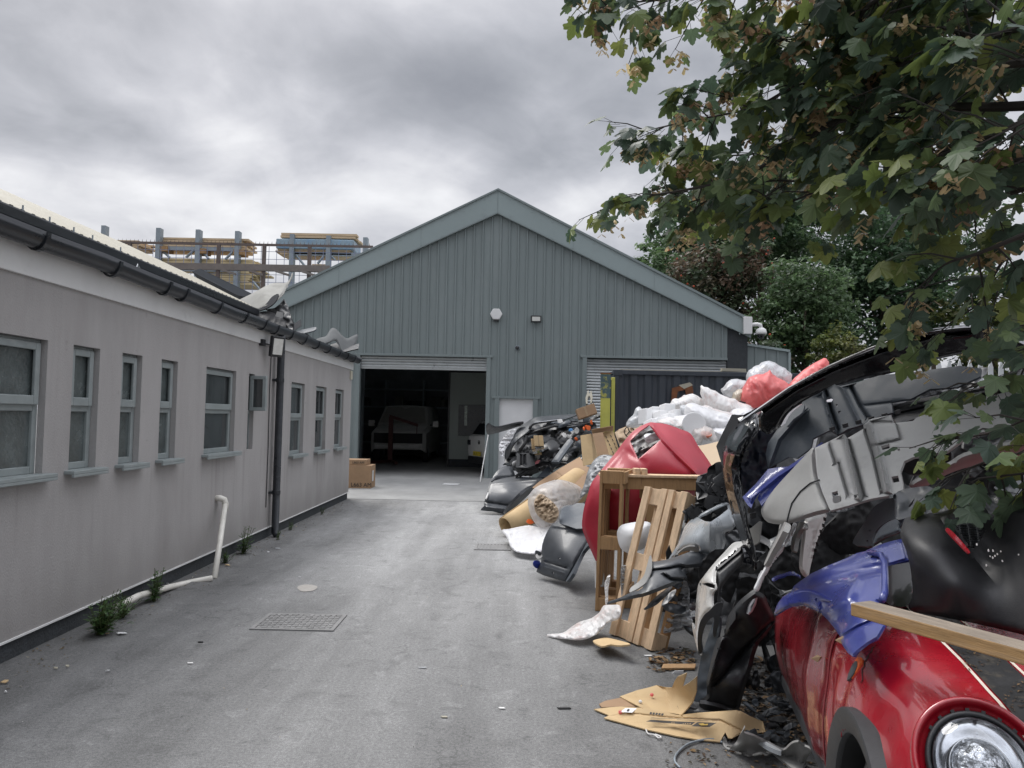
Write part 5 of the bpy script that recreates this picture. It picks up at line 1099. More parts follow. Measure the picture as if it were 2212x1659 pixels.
# dark lip hanging across the pallets
dl = thing('bumper_lip', 'charcoal bumper lip sticking out sideways across the leaning pallet', 'car part', tuple(P(1470, 1250, 4.9)))
shell('skin', M_CHAR, k3([(935, 410), (948, 482), (1100, 468), (1280, 415), (1450, 365), (1720, 400), (1650, 480), (1540, 545), (1400, 562), (1300, 578), (1370, 655), (1335, 708), (1200, 772), (900, 890), (760, 922), (560, 962), (432, 992), (440, 962), (560, 920), (690, 860), (840, 800), (900, 640)]),
      k3([(940, 420, 5.0), (1450, 370, 5.0), (900, 700, 4.72), (1250, 560, 4.78), (1350, 690, 4.75), (435, 985, 4.85), (760, 915, 4.62), (1700, 410, 5.1)]), parent=dl, thick=.012, roll=.05, rollw=5, ribs=[(k3([(960, 590), (1150, 570), (1290, 540), (1370, 560)]), 3, .05), (k3([(1110, 650), (1180, 700), (1330, 700)]), 3, .06)])
shell('inner_face', M_LGREY, k3([(935, 408), (945, 560), (900, 700), (850, 765), (700, 850), (705, 795), (780, 740), (860, 650), (900, 520)]), k3([(935, 410, 5.02), (940, 560, 4.80), (700, 850, 4.80), (780, 740, 4.95)]), parent=dl, thick=.008)
one('plastic_scrap', 'pointed dark trim blade under the bumper lip by the pallet', 'car part', M_CHAR, k3([(858, 1052), (900, 1010), (945, 960), (1060, 855), (1190, 780), (1175, 820), (1080, 925), (980, 1005)]), k3([(860, 1050, 4.75), (1060, 860, 4.8), (1190, 785, 4.9), (1000, 980, 4.68)]), thick=.008, roll=.03, rollw=4)
# silver bumper
sb = thing('bumper_cover', 'silver blue bumper cover with a long light opening next to the leaning pallet', 'car part', tuple(P(1530, 1160, 5.1)))
shell('skin', M_SILV, k4([(590, 192), (510, 230), (420, 278), (255, 365), (150, 450), (108, 525), (65, 650), (-60, 850), (20, 800), (70, 735), (150, 695), (240, 690), (285, 728), (288, 762), (430, 782), (500, 786), (540, 742), (575, 650), (570, 545), (640, 520), (695, 440), (660, 360), (640, 280)]),
      k4([(590, 195, 5.35), (270, 365, 5.3), (120, 500, 5.35), (-40, 830, 5.4), (400, 440, 5.0), (400, 600, 4.98), (430, 780, 5.05), (640, 400, 5.2), (570, 650, 5.15), (200, 600, 5.1)]), parent=sb, thick=.012, roll=.04, rollw=4, step=4,
      holes=[k4([(272, 378), (420, 296), (540, 244), (606, 236), (608, 280), (510, 360), (410, 428), (345, 420)])], ribs=[(k4([(400, 440), (395, 600), (410, 770)]), 7, -.06)])
shell('light_recess', M_BLK, k4([(250, 380), (420, 280), (620, 215), (625, 300), (510, 380), (400, 450)]), k4([(260, 380, 5.5), (600, 240, 5.5), (420, 420, 5.4)]), parent=sb, thick=.02)
shell('arch_flange', M_LGREY, k4([(40, 800), (75, 750), (150, 702), (235, 698), (278, 730), (280, 755), (180, 742), (90, 760)]), k4([(40, 800, 5.3), (150, 720, 5.12), (280, 745, 5.1)]), parent=sb, thick=.01)
tt = MB(); xs_ = [(300, 385), (330, 372), (365, 352), (400, 335), (440, 312), (480, 292), (520, 272), (560, 255)]
for i, (x, y) in enumerate(xs_): a = P(*k4([(x, y)])[0], 5.33); tt.obox(a, (.03, .0, .012), (0, .02, 0), (.01, 0, -.03))
tt.build('clip_tabs', M_LGREY, sb)
# white upright bumper
wb_ = thing('bumper_cover', 'tall white bumper standing on end with a black grille insert', 'car part', tuple(P(1500, 1420, 4.6)))
shell('skin', M_WPNT, k4([(785, 612), (740, 640), (690, 645), (640, 668), (560, 755), (450, 875), (330, 1025), (275, 1110), (256, 1250), (242, 1450), (240, 1600)])+k3([(1432, 1210), (1440, 1300), (1475, 1450), (1515, 1585), (1530, 1560), (1522, 1350), (1540, 1200), (1600, 1105), (1680, 1040)])+k4([(430, 1385), (420, 1230), (455, 1165), (465, 1070), (480, 950), (560, 860), (650, 790), (735, 700), (775, 665)]),
      k4([(785, 620, 4.75), (560, 760, 4.72), (275, 1110, 4.72), (240, 1600, 4.6), (470, 950, 4.5), (700, 720, 4.6), (370, 1200, 4.42), (330, 1050, 4.52)])+k3([(1515, 1580, 4.35), (1600, 1110, 4.4)]), parent=wb_, thick=.012, roll=.05, rollw=5, step=4,
      holes=[k4([(312, 1102), (380, 1090), (458, 1112), (455, 1155), (400, 1140), (335, 1118)])])
shell('slot', M_BLK, k4([(300, 1090), (470, 1080), (475, 1170), (320, 1140)]), k4([(300, 1090, 4.65), (470, 1090, 4.6), (400, 1160, 4.62)]), parent=wb_, thick=.02)
shell('grille_insert', M_BLK, k4([(478, 945), (560, 860), (650, 790), (740, 698), (775, 830), (700, 935), (600, 1050), (520, 1180), (505, 1345), (465, 1345), (462, 1150)]), k4([(480, 950, 4.47), (740, 700, 4.57), (600, 1000, 4.44), (490, 1340, 4.36)]), parent=wb_, thick=.03, roll=.03, rollw=4, ribs=[(k4([(500, 960), (740, 760)]), 3, .04)])
one('plastic_scrap', 'pale grey broken panel in the gap behind the black bumper corner', 'car part', M_LGREY, k4([(820, 520), (940, 420), (960, 430), (935, 650), (850, 712), (838, 600)]), k4([(830, 520, 4.75), (940, 430, 4.7), (850, 710, 4.7)]), thick=.01, smooth_out=1)
one('fender_strip', 'long white fender edge standing upright beside the dark gap', 'car part', M_WPNT, k4([(1660, 335), (1650, 430), (1600, 560), (1560, 660), (1500, 900), (1475, 1015), (1430, 1025), (1375, 935), (1385, 740), (1405, 590), (1440, 395)]), k4([(1650, 340, 4.25), (1430, 420, 4.1), (1380, 900, 4.0), (1475, 1010, 4.05), (1500, 700, 4.1)]), thick=.02, roll=.05, rollw=5)
bo_ = MB()
for k in range(9):
    x, y = 1655-k*21+6*(k % 2), 420+k*68; a = P(*k4([(x, y)])[0], 4.15); bo_.obox(a, (.007, 0, 0), (0, .02, 0), (-.002, 0, .018))
setp(bo_.build('clip_strip', M_BLK2, None), 'row of black clips along the white fender edge', 'clips')
one('bracket', 'long curved white plastic bracket hanging in the heap', 'car part', M_WHT, k4([(1308, 440), (1285, 520), (1250, 635), (1150, 742), (1050, 842), (960, 990), (905, 1090), (878, 1165), (930, 1182), (975, 1070), (1000, 1003), (1030, 985), (1080, 870), (1180, 735), (1265, 625), (1320, 520), (1350, 455)]), k4([(1320, 450, 4.15), (1200, 690, 4.02), (1020, 900, 3.95), (900, 1170, 3.92)]), thick=.025, roll=.012, rollw=2)
one('bracket', 'thinner grey white bracket beside the long curved one', 'car part', M_LGREY, k4([(1170, 440), (1140, 560), (1095, 640), (1040, 760), (990, 890), (1012, 880), (1065, 775), (1125, 665), (1175, 570), (1230, 440)]), k4([(1200, 440, 4.25), (1110, 640, 4.1), (1000, 880, 4.0)]), thick=.02)
one('bracket', 'short pale bracket end with a square tab below the light grey bumper', 'car part', M_LGREY, k4([(1370, 430), (1425, 440), (1420, 500), (1380, 510), (1340, 600), (1310, 740), (1285, 735), (1290, 620), (1330, 520)]), k4([(1390, 440, 4.1), (1340, 600, 4.08), (1300, 735, 4.05)]), thick=.02)
# dark arch liner and slate panel standing in front of the white bumper
al_ = thing('wheel_arch_liner', 'large dirty black wheel arch liner standing on the asphalt beside the red car', 'car part', tuple(PG(1540, 1520)))
ctl = k5([(20, 980, 4.28), (420, 1060, 4.2), (100, 820, 4.18), (230, 230, 4.12), (500, 100, 4.0), (790, 110, 4.05), (600, 600, 4.06), (400, 500, 4.18), (250, 600, 4.1)])
shell('liner', M_BLK, k4([(560, 1659), (590, 1480), (640, 1390), (720, 1290), (820, 1205), (905, 1150), (930, 1180), (1000, 1230), (1040, 1330), (1075, 1400)])+k5([(800, 110), (720, 250), (640, 350), (590, 480), (560, 600), (520, 720), (480, 850), (450, 960), (420, 1052), (340, 1062), (170, 1012), (15, 985), (30, 940), (90, 885), (85, 760), (120, 600), (150, 460), (200, 300)]), ctl, parent=al_, thick=.012, roll=.06, rollw=6, step=5,
      ribs=[(k5([(180, 780), (300, 640), (470, 430), (600, 300), (760, 130)]), 4, .05), (k5([(100, 820), (160, 560), (260, 280), (400, 80)]), 6, -.05)], crumple=.03, wr_scale=.03)
shell('edge_lip', M_BLK, k5([(15, 985), (170, 1010), (340, 1060), (420, 1050), (400, 1085), (320, 1085), (60, 1050)]), k5([(15, 985, 4.26), (420, 1055, 4.18), (200, 1070, 4.28)]), parent=al_, thick=.02)
MB().tube([P(*k4([c])[0], 3.96) for c in ((815, 1430), (835, 1340), (880, 1265), (905, 1250), (890, 1320), (850, 1400), (815, 1430))], .008, 6).build('handle_ring', M_STEEL, al_)
one('plastic_scrap', 'flat slate grey trim panel leaning behind the arch liner', 'car part', M_GREYP, k5([(-60, 900), (-10, 700), (30, 480), (60, 400), (130, 200), (190, 60), (230, 120), (200, 320), (160, 480), (100, 760), (105, 880), (20, 960), (-40, 960)]), k5([(-40, 940, 4.42), (190, 60, 4.35), (100, 860, 4.32)]), thick=.012, crumple=.02, wr_scale=.05)
one('plastic_scrap', 'black loop shaped bumper bracket hanging by the white bumper foot', 'car part', M_BLK, k5([(0, 460), (-10, 300), (10, 150), (60, 60), (120, 10), (190, -60), (260, -60), (230, 60), (180, 280), (150, 240), (165, 90), (110, 110), (60, 200), (30, 330), (40, 440), (15, 470)]), k5([(0, 460, 4.38), (100, 20, 4.30), (240, -40, 4.28), (180, 270, 4.3)]), thick=.02)
# big black bumper on top
bb = thing('bumper_cover', 'very long glossy black bumper arching over the top of the heap', 'car part', tuple(P(1700, 900, 4.4)))
shell('upper_flange', M_BLKG, k9([(468, 688), (600, 600), (760, 490), (1000, 360), (1250, 252), (1500, 165), (1700, 130), (1850, 118), (1980, 132), (2060, 175), (2200, 235), (2400, 330), (2400, 420), (2200, 330), (2040, 300), (1960, 270), (1860, 285), (1780, 295), (1600, 335), (1400, 400), (1200, 445), (1020, 505), (860, 575), (760, 645), (700, 740), (630, 782), (585, 735), (580, 660), (600, 630)]),
      k9([(470, 688, 4.75), (760, 500, 4.6), (1000, 365, 4.45), (1500, 170, 4.1), (1850, 120, 3.9), (2400, 350, 3.5), (600, 700, 4.85), (860, 560, 4.68), (1200, 430, 4.5), (1600, 325, 4.25), (1960, 262, 4.05), (1400, 290, 4.25), (1900, 190, 3.98)]), parent=bb, thick=.02, roll=.06, rollw=4, step=6,
      ribs=[(k9([(620, 625), (800, 500), (1020, 385), (1300, 275), (1600, 190), (1850, 165)]), 4, .06)])
shell('edge_highlight', M_STEEL, k9([(468, 690), (600, 599), (760, 488), (1000, 358), (1250, 250), (1500, 163), (1500, 166), (1250, 254), (1000, 364), (760, 495), (600, 607), (476, 693)]), k9([(470, 690, 4.73), (1000, 360, 4.43), (1500, 163, 4.08)]), parent=bb, thick=.015, smooth_out=1)  # highlight along the bumper's top edge, made as a thin pale strip
shell('corner_skin', M_BLKG, k9([(466, 690), (520, 668), (575, 650), (585, 735), (560, 785), (512, 845), (482, 930), (468, 1000), (480, 1080), (505, 1200), (530, 1330), (560, 1440), (572, 1530), (558, 1580), (530, 1500), (492, 1430), (440, 1290), (405, 1160), (378, 1030), (368, 900), (395, 800), (435, 730)]),
      k9([(470, 690, 4.85), (575, 660, 4.62), (370, 900, 4.85), (430, 880, 4.6), (480, 950, 4.62), (420, 1120, 4.66), (500, 1250, 4.55), (560, 1560, 4.5), (450, 1300, 4.68)]), parent=bb, thick=.015, roll=.06, rollw=5, step=4,
      ribs=[(k9([(540, 700), (460, 840), (420, 960), (440, 1120), (520, 1400)]), 5, -.05), (k9([(560, 740), (500, 840), (470, 960)]), 3, .03)], holes=[k9([(446, 735), (455, 722), (460, 728), (450, 742)])])
shell('inner_side', mat('dark_navy_plastic', (.012, .016, .03), .5, var=.3, scale=4), k9([(575, 745), (640, 770), (700, 740), (740, 760), (690, 960), (600, 1080), (520, 1190), (490, 1080), (478, 960), (510, 860)]), k9([(575, 750, 4.75), (730, 760, 4.7), (600, 1070, 4.75), (490, 960, 4.72)]), parent=bb, thick=.02, crumple=.04, wr_scale=.06)
for x, y in ((545, 800), (515, 850), (495, 905), (485, 940), (520, 1180), (535, 1210), (530, 1240), (540, 1275)):
    a = P(*k9([(x, y)])[0], 4.60); MB().obox(a, (.03, 0, .01), (0, .03, 0), (0, 0, .03)).build('clip_tab', M_BLK, bb)

one('trim_wedge', 'matt black angular trim wedge poking up left of the black bumper', 'car part', M_BLK, k9([(425, 652), (502, 655), (470, 690), (430, 750), (392, 812), (368, 880), (372, 970), (350, 900), (332, 840), (375, 750)]), k9([(425, 655, 4.95), (500, 660, 4.85), (340, 840, 5.0), (370, 960, 4.9)]), smooth_out=1, thick=.05)
for i, pts in enumerate(([(275, 1060), (330, 1010), (390, 1030), (420, 1090), (380, 1180), (300, 1170)], [(240, 1190), (300, 1140), (400, 1170), (420, 1250), (330, 1250), (250, 1230)], [(195, 1230), (260, 1180), (330, 1200), (280, 1250), (215, 1260)])):
    one('trim_clump', ('black crushed plastic lump right of the pallet top', 'black crushed plastic lump above the silver bumper', 'small black scrap between the pallet and silver bumper')[i], 'car part', M_BLK, k9(pts), k9([pts[0]+(5.5,), pts[2]+(5.4,), pts[4]+(5.35,)]), thick=.08, crumple=.12, wr_scale=.12, seed=i)
for i, c in enumerate(([(200, 240), (230, 275), (300, 265), (350, 250), (330, 210)], [(110, 310), (140, 340), (150, 400), (135, 440)], [(240, 240), (290, 230), (350, 240), (380, 260)])):
    setp(MB().tube([P(*k4([p_])[0], 5.45) for p_ in c], .01, 6).build('cable', M_BLK, None, True), ('black cable looping out above the silver bumper', 'short black wire sticking up in front of the pallet', 'black cable end behind the silver bumper')[i], 'cable')
# slate undertray
ut = thing('bumper_undertray', 'slate grey ribbed undertray below the glossy black bumper', 'car part', tuple(P(1800, 900, 4.2)))
ctl = k9([(640, 960, 4.5), (660, 850, 4.5), (840, 580, 4.5), (900, 780, 4.32), (1030, 500, 4.38), (1100, 730, 4.15), (1300, 430, 4.15), (1280, 660, 4.0), (1480, 560, 3.85), (1780, 370, 3.75), (1890, 420, 3.65)])
shell('tray', M_GREYP, k9([(690, 745), (760, 690), (830, 640), (842, 578), (900, 545), (965, 515), (985, 500), (1035, 472), (1072, 490), (1170, 463), (1300, 420), (1500, 398), (1780, 362), (1905, 378), (1900, 425), (1760, 490), (1600, 500), (1485, 560), (1372, 580), (1380, 640), (1290, 668), (1205, 712), (1112, 738), (1052, 777), (1012, 742), (905, 795), (892, 852), (812, 912), (760, 905), (642, 972), (625, 890), (640, 820)]), ctl, parent=ut, smooth_out=1, thick=.012, step=6,
      holes=[k9([(985, 560), (1005, 550), (1028, 560), (1015, 580), (990, 578)]), k9([(1055, 632), (1070, 628), (1072, 645), (1058, 648)]), k9([(1040, 592), (1052, 590), (1052, 602), (1041, 602)]), k9([(1090, 725), (1108, 718), (1110, 728), (1092, 734)])],
      ribs=[(k9([(965, 520), (1000, 640), (1045, 765)]), 3, -.06), (k9([(985, 515), (1020, 640), (1065, 755)]), 3, .05), (k9([(1130, 480), (1190, 600), (1240, 680)]), 3, .05), (k9([(1080, 490), (1130, 600), (1180, 700)]), 4, -.03), (k9([(840, 640), (700, 800), (650, 940)]), 6, -.05), (k9([(1370, 580), (1200, 600)]), 3, .02)])
shell('edge_strip', M_GREYP, k9([(745, 700), (780, 640), (850, 590), (842, 640), (790, 680), (755, 720)]), k9([(750, 700, 4.4), (850, 595, 4.4), (790, 680, 4.35)]), parent=ut, thick=.01)
one('trim_strip', 'black slotted strip under the slate undertray', 'car part', M_BLK, k9([(1370, 610), (1450, 580), (1600, 545), (1800, 510), (2000, 470), (2160, 440), (2300, 430), (2300, 500), (2100, 520), (1900, 560), (1700, 620), (1500, 680), (1400, 700)]), k9([(1380, 650, 3.95), (1800, 550, 3.7), (2300, 460, 3.35)]), thick=.03, ribs=[(k9([(1400, 650), (1800, 560), (2200, 480)]), 3, .05)])
one('trim_strip', 'grey metal rail across the heap behind the sycamore leaves', 'car part', M_GALV, k9([(1895, 490), (2000, 470), (2160, 440), (2300, 425), (2300, 440), (2000, 490), (1900, 505)]), k9([(1900, 495, 3.55), (2300, 430, 3.3), (2000, 480, 3.5)]), thick=.02, smooth_out=1)
for i in range(6):
    x, y = 1010+i*78, 730-i*20
    setp(shell('clip', M_BLK, k9([(x, y), (x+26, y-8), (x+30, y+14), (x+6, y+22)]), k9([(x, y, 4.08-i*.05)]), thick=.02, smooth_out=1), 'black square clip along the gap between slate tray and light grey bumper', 'clip', 'black clips under the slate tray')
# light grey bumper
lg = thing('bumper_cover', 'light grey bumper cover with a ribbed underside in the middle of the heap', 'car part', tuple(P(1800, 1150, 3.8)))
ctl = k9([(640, 1280, 4.2), (620, 1190, 4.25), (750, 1010, 4.2), (860, 1260, 3.75), (910, 860, 4.05), (1000, 1215, 3.62), (1100, 780, 3.92), (1240, 1150, 3.5), (1380, 660, 3.8), (1430, 1080, 3.4), (1500, 700, 3.68), (1800, 600, 3.5), (1950, 700, 3.35), (2200, 600, 3.2)])
shell('corner_skin', M_LGREY, k9([(915, 850), (930, 1000), (965, 1120), (1010, 1222), (930, 1250), (860, 1272), (750, 1303), (640, 1292), (598, 1232), (618, 1180), (680, 1090), (780, 980), (855, 900)]), ctl, parent=lg, thick=.012, roll=.05, rollw=6, step=5, ribs=[(k9([(915, 860), (930, 1000), (965, 1120), (1010, 1220)]), 2, .03)])
cv = k9([(945, 1040), (890, 1060), (830, 1110), (780, 1180), (755, 1270), (752, 1298)]); dd = depth_fit(ctl)(np.array(cv))
MB().tube([P(x, y, d_-.012) for (x, y), d_ in zip(cv, dd)], .004, 6).build('wire_scratch', M_BLK, lg)
shell('undertray', mat('mid_grey_plastic', (.33, .33, .325), .55, var=.12, scale=5, col2=(.2, .2, .195), c2scale=5, c2lo=.5, c2hi=.8), k9([(918, 850), (1000, 812), (1090, 766), (1112, 792), (1208, 735), (1205, 715), (1240, 690), (1372, 655), (1392, 702), (1500, 690), (1520, 672), (1600, 640), (1800, 590), (1950, 540), (2160, 500), (2400, 470), (2400, 690), (2160, 705), (1900, 760), (1800, 800), (1700, 872), (1500, 905), (1448, 930), (1425, 990), (1440, 1060), (1442, 1100), (1392, 1128), (1250, 1152), (1190, 1170), (1110, 1195), (1010, 1222), (965, 1120), (930, 1000)]), ctl, parent=lg, thick=.012, smooth_out=1, step=6,
      holes=[k9([(1018, 1115), (1052, 1105), (1058, 1140), (1025, 1148)]), k9([(1372, 1022), (1412, 1014), (1420, 1050), (1380, 1058)]), k9([(1148, 1130), (1172, 1124), (1178, 1150), (1152, 1156)]), k9([(1300, 1105), (1318, 1100), (1322, 1118), (1304, 1122)]), k9([(1310, 840), (1360, 826), (1362, 852), (1320, 862)]), k9([(1408, 858), (1420, 852), (1424, 864), (1412, 868)]), k9([(1038, 1156), (1046, 1154), (1048, 1164), (1040, 1166)])],
      ribs=[(k9([(1090, 770), (1130, 940), (1180, 1150)]), 4, -.06), (k9([(1115, 790), (1160, 940), (1215, 1150)]), 3, .06), (k9([(1240, 700), (1290, 860), (1350, 1120)]), 4, -.06), (k9([(1215, 740), (1262, 880), (1320, 1130)]), 3, .05), (k9([(1000, 815), (1045, 950)]), 3, .05), (k9([(1060, 940), (1120, 1140)]), 3, .05), (k9([(1400, 700), (1430, 800), (1260, 840)]), 3, .03), (k9([(1250, 690), (1400, 700)]), 3, .02)])
shell('recess', M_BLK, k9([(1440, 930), (1700, 860), (1720, 940), (1640, 980), (1480, 1010)]), k9([(1440, 940, 3.75), (1700, 870, 3.6), (1500, 1000, 3.7)]), parent=lg, thick=.02)
shell('lug', M_LGREY, k9([(1025, 1145), (1062, 1135), (1066, 1170), (1030, 1178)]), k9([(1025, 1150, 3.55), (1062, 1140, 3.53), (1030, 1175, 3.55)]), parent=lg, thick=.015)
one('bumper_end', 'lower light grey bumper edge reaching right under the sycamore leaves', 'car part', M_LGREY, k9([(1480, 1060), (1560, 1010), (1650, 960), (1720, 930), (1800, 880), (1960, 840), (2200, 780), (2400, 760), (2400, 900), (2100, 920), (1850, 960), (1700, 1010), (1580, 1080), (1500, 1090)]), k9([(1480, 1070, 3.45), (1800, 920, 3.2), (2400, 820, 2.95), (1600, 1060, 3.4)]), thick=.015, roll=.05, rollw=5)
# blue splinter
one('panel_splinter', 'torn strip of blue bodywork wedged beside the light grey bumper', 'car part', M_BLUE, k9([(488, 1142), (570, 1060), (640, 975), (700, 965), (760, 960), (880, 878), (960, 815), (948, 850), (830, 965), (740, 1062), (640, 1150), (600, 1192), (578, 1150), (588, 1118), (560, 1160), (540, 1205), (520, 1190)]), k9([(490, 1145, 4.4), (640, 985, 4.45), (880, 885, 4.3), (950, 825, 4.25), (740, 1050, 4.3), (600, 1180, 4.32)]), smooth_out=1, thick=.012, ribs=[(k9([(540, 1150), (700, 1020), (900, 890)]), 4, -.04)])
one('plastic_scrap', 'dull dark grey plastic panel with bolt holes under the light grey bumper', 'car part', M_CHAR, k6([(270, 600), (330, 480), (390, 390), (470, 250), (560, 190), (665, 140), (690, 200), (680, 330), (700, 360), (640, 372), (560, 420), (500, 480), (470, 540), (450, 625), (380, 628)]), k6([(270, 600, 3.7), (470, 250, 3.7), (670, 150, 3.55), (460, 600, 3.5), (640, 360, 3.45)]), thick=.012, holes=[k6([(432, 470), (445, 466), (448, 482), (436, 486)]), k6([(405, 572), (420, 568), (424, 584), (410, 588)])])
one('bumper_cover', 'scratched charcoal bumper skin at the right above the black panel', 'car part', M_CHAR, k6([(690, 200), (670, 130), (760, 70), (900, 45), (1010, 35), (1100, 65), (1400, 110), (1700, 130), (2100, 140), (2300, 140), (2300, 400), (1966, 330), (1640, 330), (1420, 250), (1200, 280), (920, 320), (800, 350), (700, 360)]), k6([(690, 200, 3.3), (1000, 40, 3.25), (700, 355, 3.2), (1400, 120, 3.05), (1420, 240, 2.98), (2300, 250, 2.75)]), thick=.015, crumple=.03, wr_scale=.04, holes=[k6([(822, 235), (885, 152), (860, 215), (835, 245)])], ribs=[(k6([(690, 130), (685, 250), (690, 350)]), 2, .04)])
one('plastic_scrap', 'twisted dark trim flap between the charcoal panel and black panel', 'car part', M_GREYP, k6([(470, 600), (520, 480), (600, 400), (690, 362), (770, 345), (780, 370), (740, 440), (735, 490), (600, 540), (520, 580)]), k6([(480, 595, 3.38), (620, 400, 3.35), (770, 350, 3.15), (735, 480, 3.12)]), thick=.01, roll=.04, rollw=4)
# big matt black panel
bp_ = thing('bumper_cover', 'huge matt black panel slumped over the red car bonnet', 'car part', tuple(P(2090, 1380, 2.7)))
shell('skin', mat('satin_black', (.017, .017, .019), .5, var=.3, scale=4, bump=.05, bscale=200, col2=(.045, .042, .04), c2scale=3, c2lo=.5, c2hi=.8), k6([(760, 425), (775, 385), (800, 348), (950, 312), (1100, 300), (1200, 272), (1400, 245), (1520, 232), (1590, 258), (1632, 312), (1750, 265), (1850, 253), (2000, 255), (2300, 300), (2300, 1600), (1966, 1510), (1500, 1400), (1100, 1320), (835, 1262), (855, 1150), (862, 1050), (842, 850), (795, 660), (742, 525)]),
      k6([(760, 425, 2.98), (800, 350, 3.05), (1100, 300, 2.95), (1520, 235, 2.85), (2000, 255, 2.7), (2300, 300, 2.6), (900, 500, 2.84), (860, 1000, 2.8), (840, 1255, 2.82), (1150, 600, 2.74), (1300, 1000, 2.62), (1400, 500, 2.84), (1650, 700, 2.78), (1500, 1390, 2.64), (1966, 1500, 2.5), (2300, 1600, 2.4), (2100, 800, 2.55)]), parent=bp_, thick=.012, roll=.04, rollw=6, step=8, ribs=[(k6([(1150, 380), (1250, 520), (1420, 680), (1600, 900)]), 12, .04)])
shell('red_edge', M_RED, k6([(1200, 470), (1225, 455), (1340, 570), (1430, 680), (1410, 690), (1320, 600)]), k6([(1200, 470, 2.715), (1430, 680, 2.655), (1340, 570, 2.69)]), parent=bp_, thick=.006)
shell('vent_grille', M_BLK, k6([(1290, 430), (1420, 400), (1560, 420), (1540, 560), (1440, 640), (1360, 540)]), k6([(1290, 430, 2.74), (1560, 420, 2.76), (1440, 640, 2.66)]), parent=bp_, thick=.01, ripple=[(.1, 1, .6, .008)])
rs2 = random.Random(5)
for i in range(11):
    x, y = rs2.gauss(1650, 130), rs2.gauss(740, 110); w = rs2.uniform(6, 14)
    setp(shell('glass_shard', M_SCUFF, k6([(x, y), (x+w*rs2.uniform(.2, .6), y-w), (x+w, y+w*rs2.uniform(-.3, .6)), (x+w*.3, y+w)]), k6([(x, y, 2.60)]), thick=.004, smooth_out=1), 'small pale splinter stuck on the huge matt black panel', 'splinter', 'pale splinters on the black panel')
# blue wing
bw = thing('car_wing', 'bright blue dented front wing draped over the red car', 'car wing', tuple(P(1820, 1400, 2.6)))
ctl = ka([(0, 362, 3.42), (150, 160, 3.42), (330, 15, 3.35), (600, -110, 3.25), (880, -225, 3.15), (1085, -275, 3.1), (1110, -110, 2.95), (940, 100, 2.8), (900, 250, 2.70), (600, 200, 2.88), (350, 200, 3.1), (300, 320, 3.15), (460, 440, 2.90), (560, 560, 2.66), (655, 718, 2.44), (880, 560, 2.44), (945, 447, 2.5), (700, 450, 2.62)])
shell('wing_skin', M_BLUE, ka([(0, 365), (18, 285), (70, 212), (140, 165), (165, 120), (205, 90), (300, 22), (450, -50), (600, -110), (700, -158), (760, -170), (880, -225), (1000, -260), (1085, -278), (1108, -190), (1135, -98), (1050, -75), (962, -48), (948, 0), (942, 130), (935, 205), (918, 242), (880, 262), (870, 330), (852, 400), (950, 445), (880, 565), (800, 612), (720, 672), (660, 720), (618, 688), (572, 620), (550, 545), (492, 462), (440, 402), (392, 352), (350, 332), (300, 310), (250, 292), (150, 297), (80, 325)]), ctl, parent=bw, smooth_out=1, thick=.010, step=6, roll=.025, rollw=4,
      ribs=[(ka([(250, 120), (450, 60), (700, 0), (900, -40)]), 9, .05), (ka([(480, 330), (620, 230), (700, 60)]), 12, -.04), (ka([(560, 560), (700, 470), (860, 400)]), 4, .03), (ka([(940, -100), (935, 200)]), 3, -.04)])
shell('arch_flange', mat('dark_blue_paint', (.018, .028, .20), .3, coat=.6, var=.2, col2=(.10, .11, .22), c2scale=6, c2lo=.55, c2hi=.75), ka([(0, 366), (18, 286), (72, 215), (150, 172), (220, 152), (300, 152), (380, 180), (440, 212), (488, 240), (462, 268), (400, 262), (378, 330), (345, 325), (300, 300), (250, 284), (150, 290), (80, 322)]), ka([(0, 365, 3.39), (220, 155, 3.20), (300, 290, 3.12), (480, 240, 2.93), (80, 320, 3.28), (380, 320, 3.02)]), parent=bw, thick=.014, roll=.02, rollw=3, holes=[ka([(340, 235), (350, 222), (360, 230), (355, 252), (345, 255)])])
shell('shut_face', M_BLKG, ka([(940, -60), (1135, -100), (1155, 60), (1150, 250), (1060, 300), (930, 250), (950, 100)]), ka([(940, 0, 3.0), (1140, -90, 3.1), (1100, 270, 2.9)]), parent=bw, thick=.02)
MB().tube([P(*ka([c])[0], d) for c, d in (((760, -175), 3.16), (880, -130), (925, -60), (930, 60), (928, 190), (900, 245), (870, 262))] if False else [P(*ka([c])[0], d) for c, d in (((800, -160), 3.10), ((900, -140), 3.02), ((930, -60), 2.92), ((934, 60), 2.80), ((930, 190), 2.70), ((905, 245), 2.66))], .012, 8).build('edge_seam', M_BLUE, bw, True)
one('panel_splinter', 'small blue and white torn strip above the blue wing', 'car part', M_BLUE, k4([(1075, 1050), (1110, 1020), (1200, 990), (1290, 965), (1340, 985), (1390, 1020), (1330, 1015), (1250, 1010), (1150, 1045), (1095, 1075)]), k4([(1080, 1050, 3.6), (1290, 975, 3.6), (1390, 1020, 3.55)]), thick=.012, roll=.02, rollw=3)
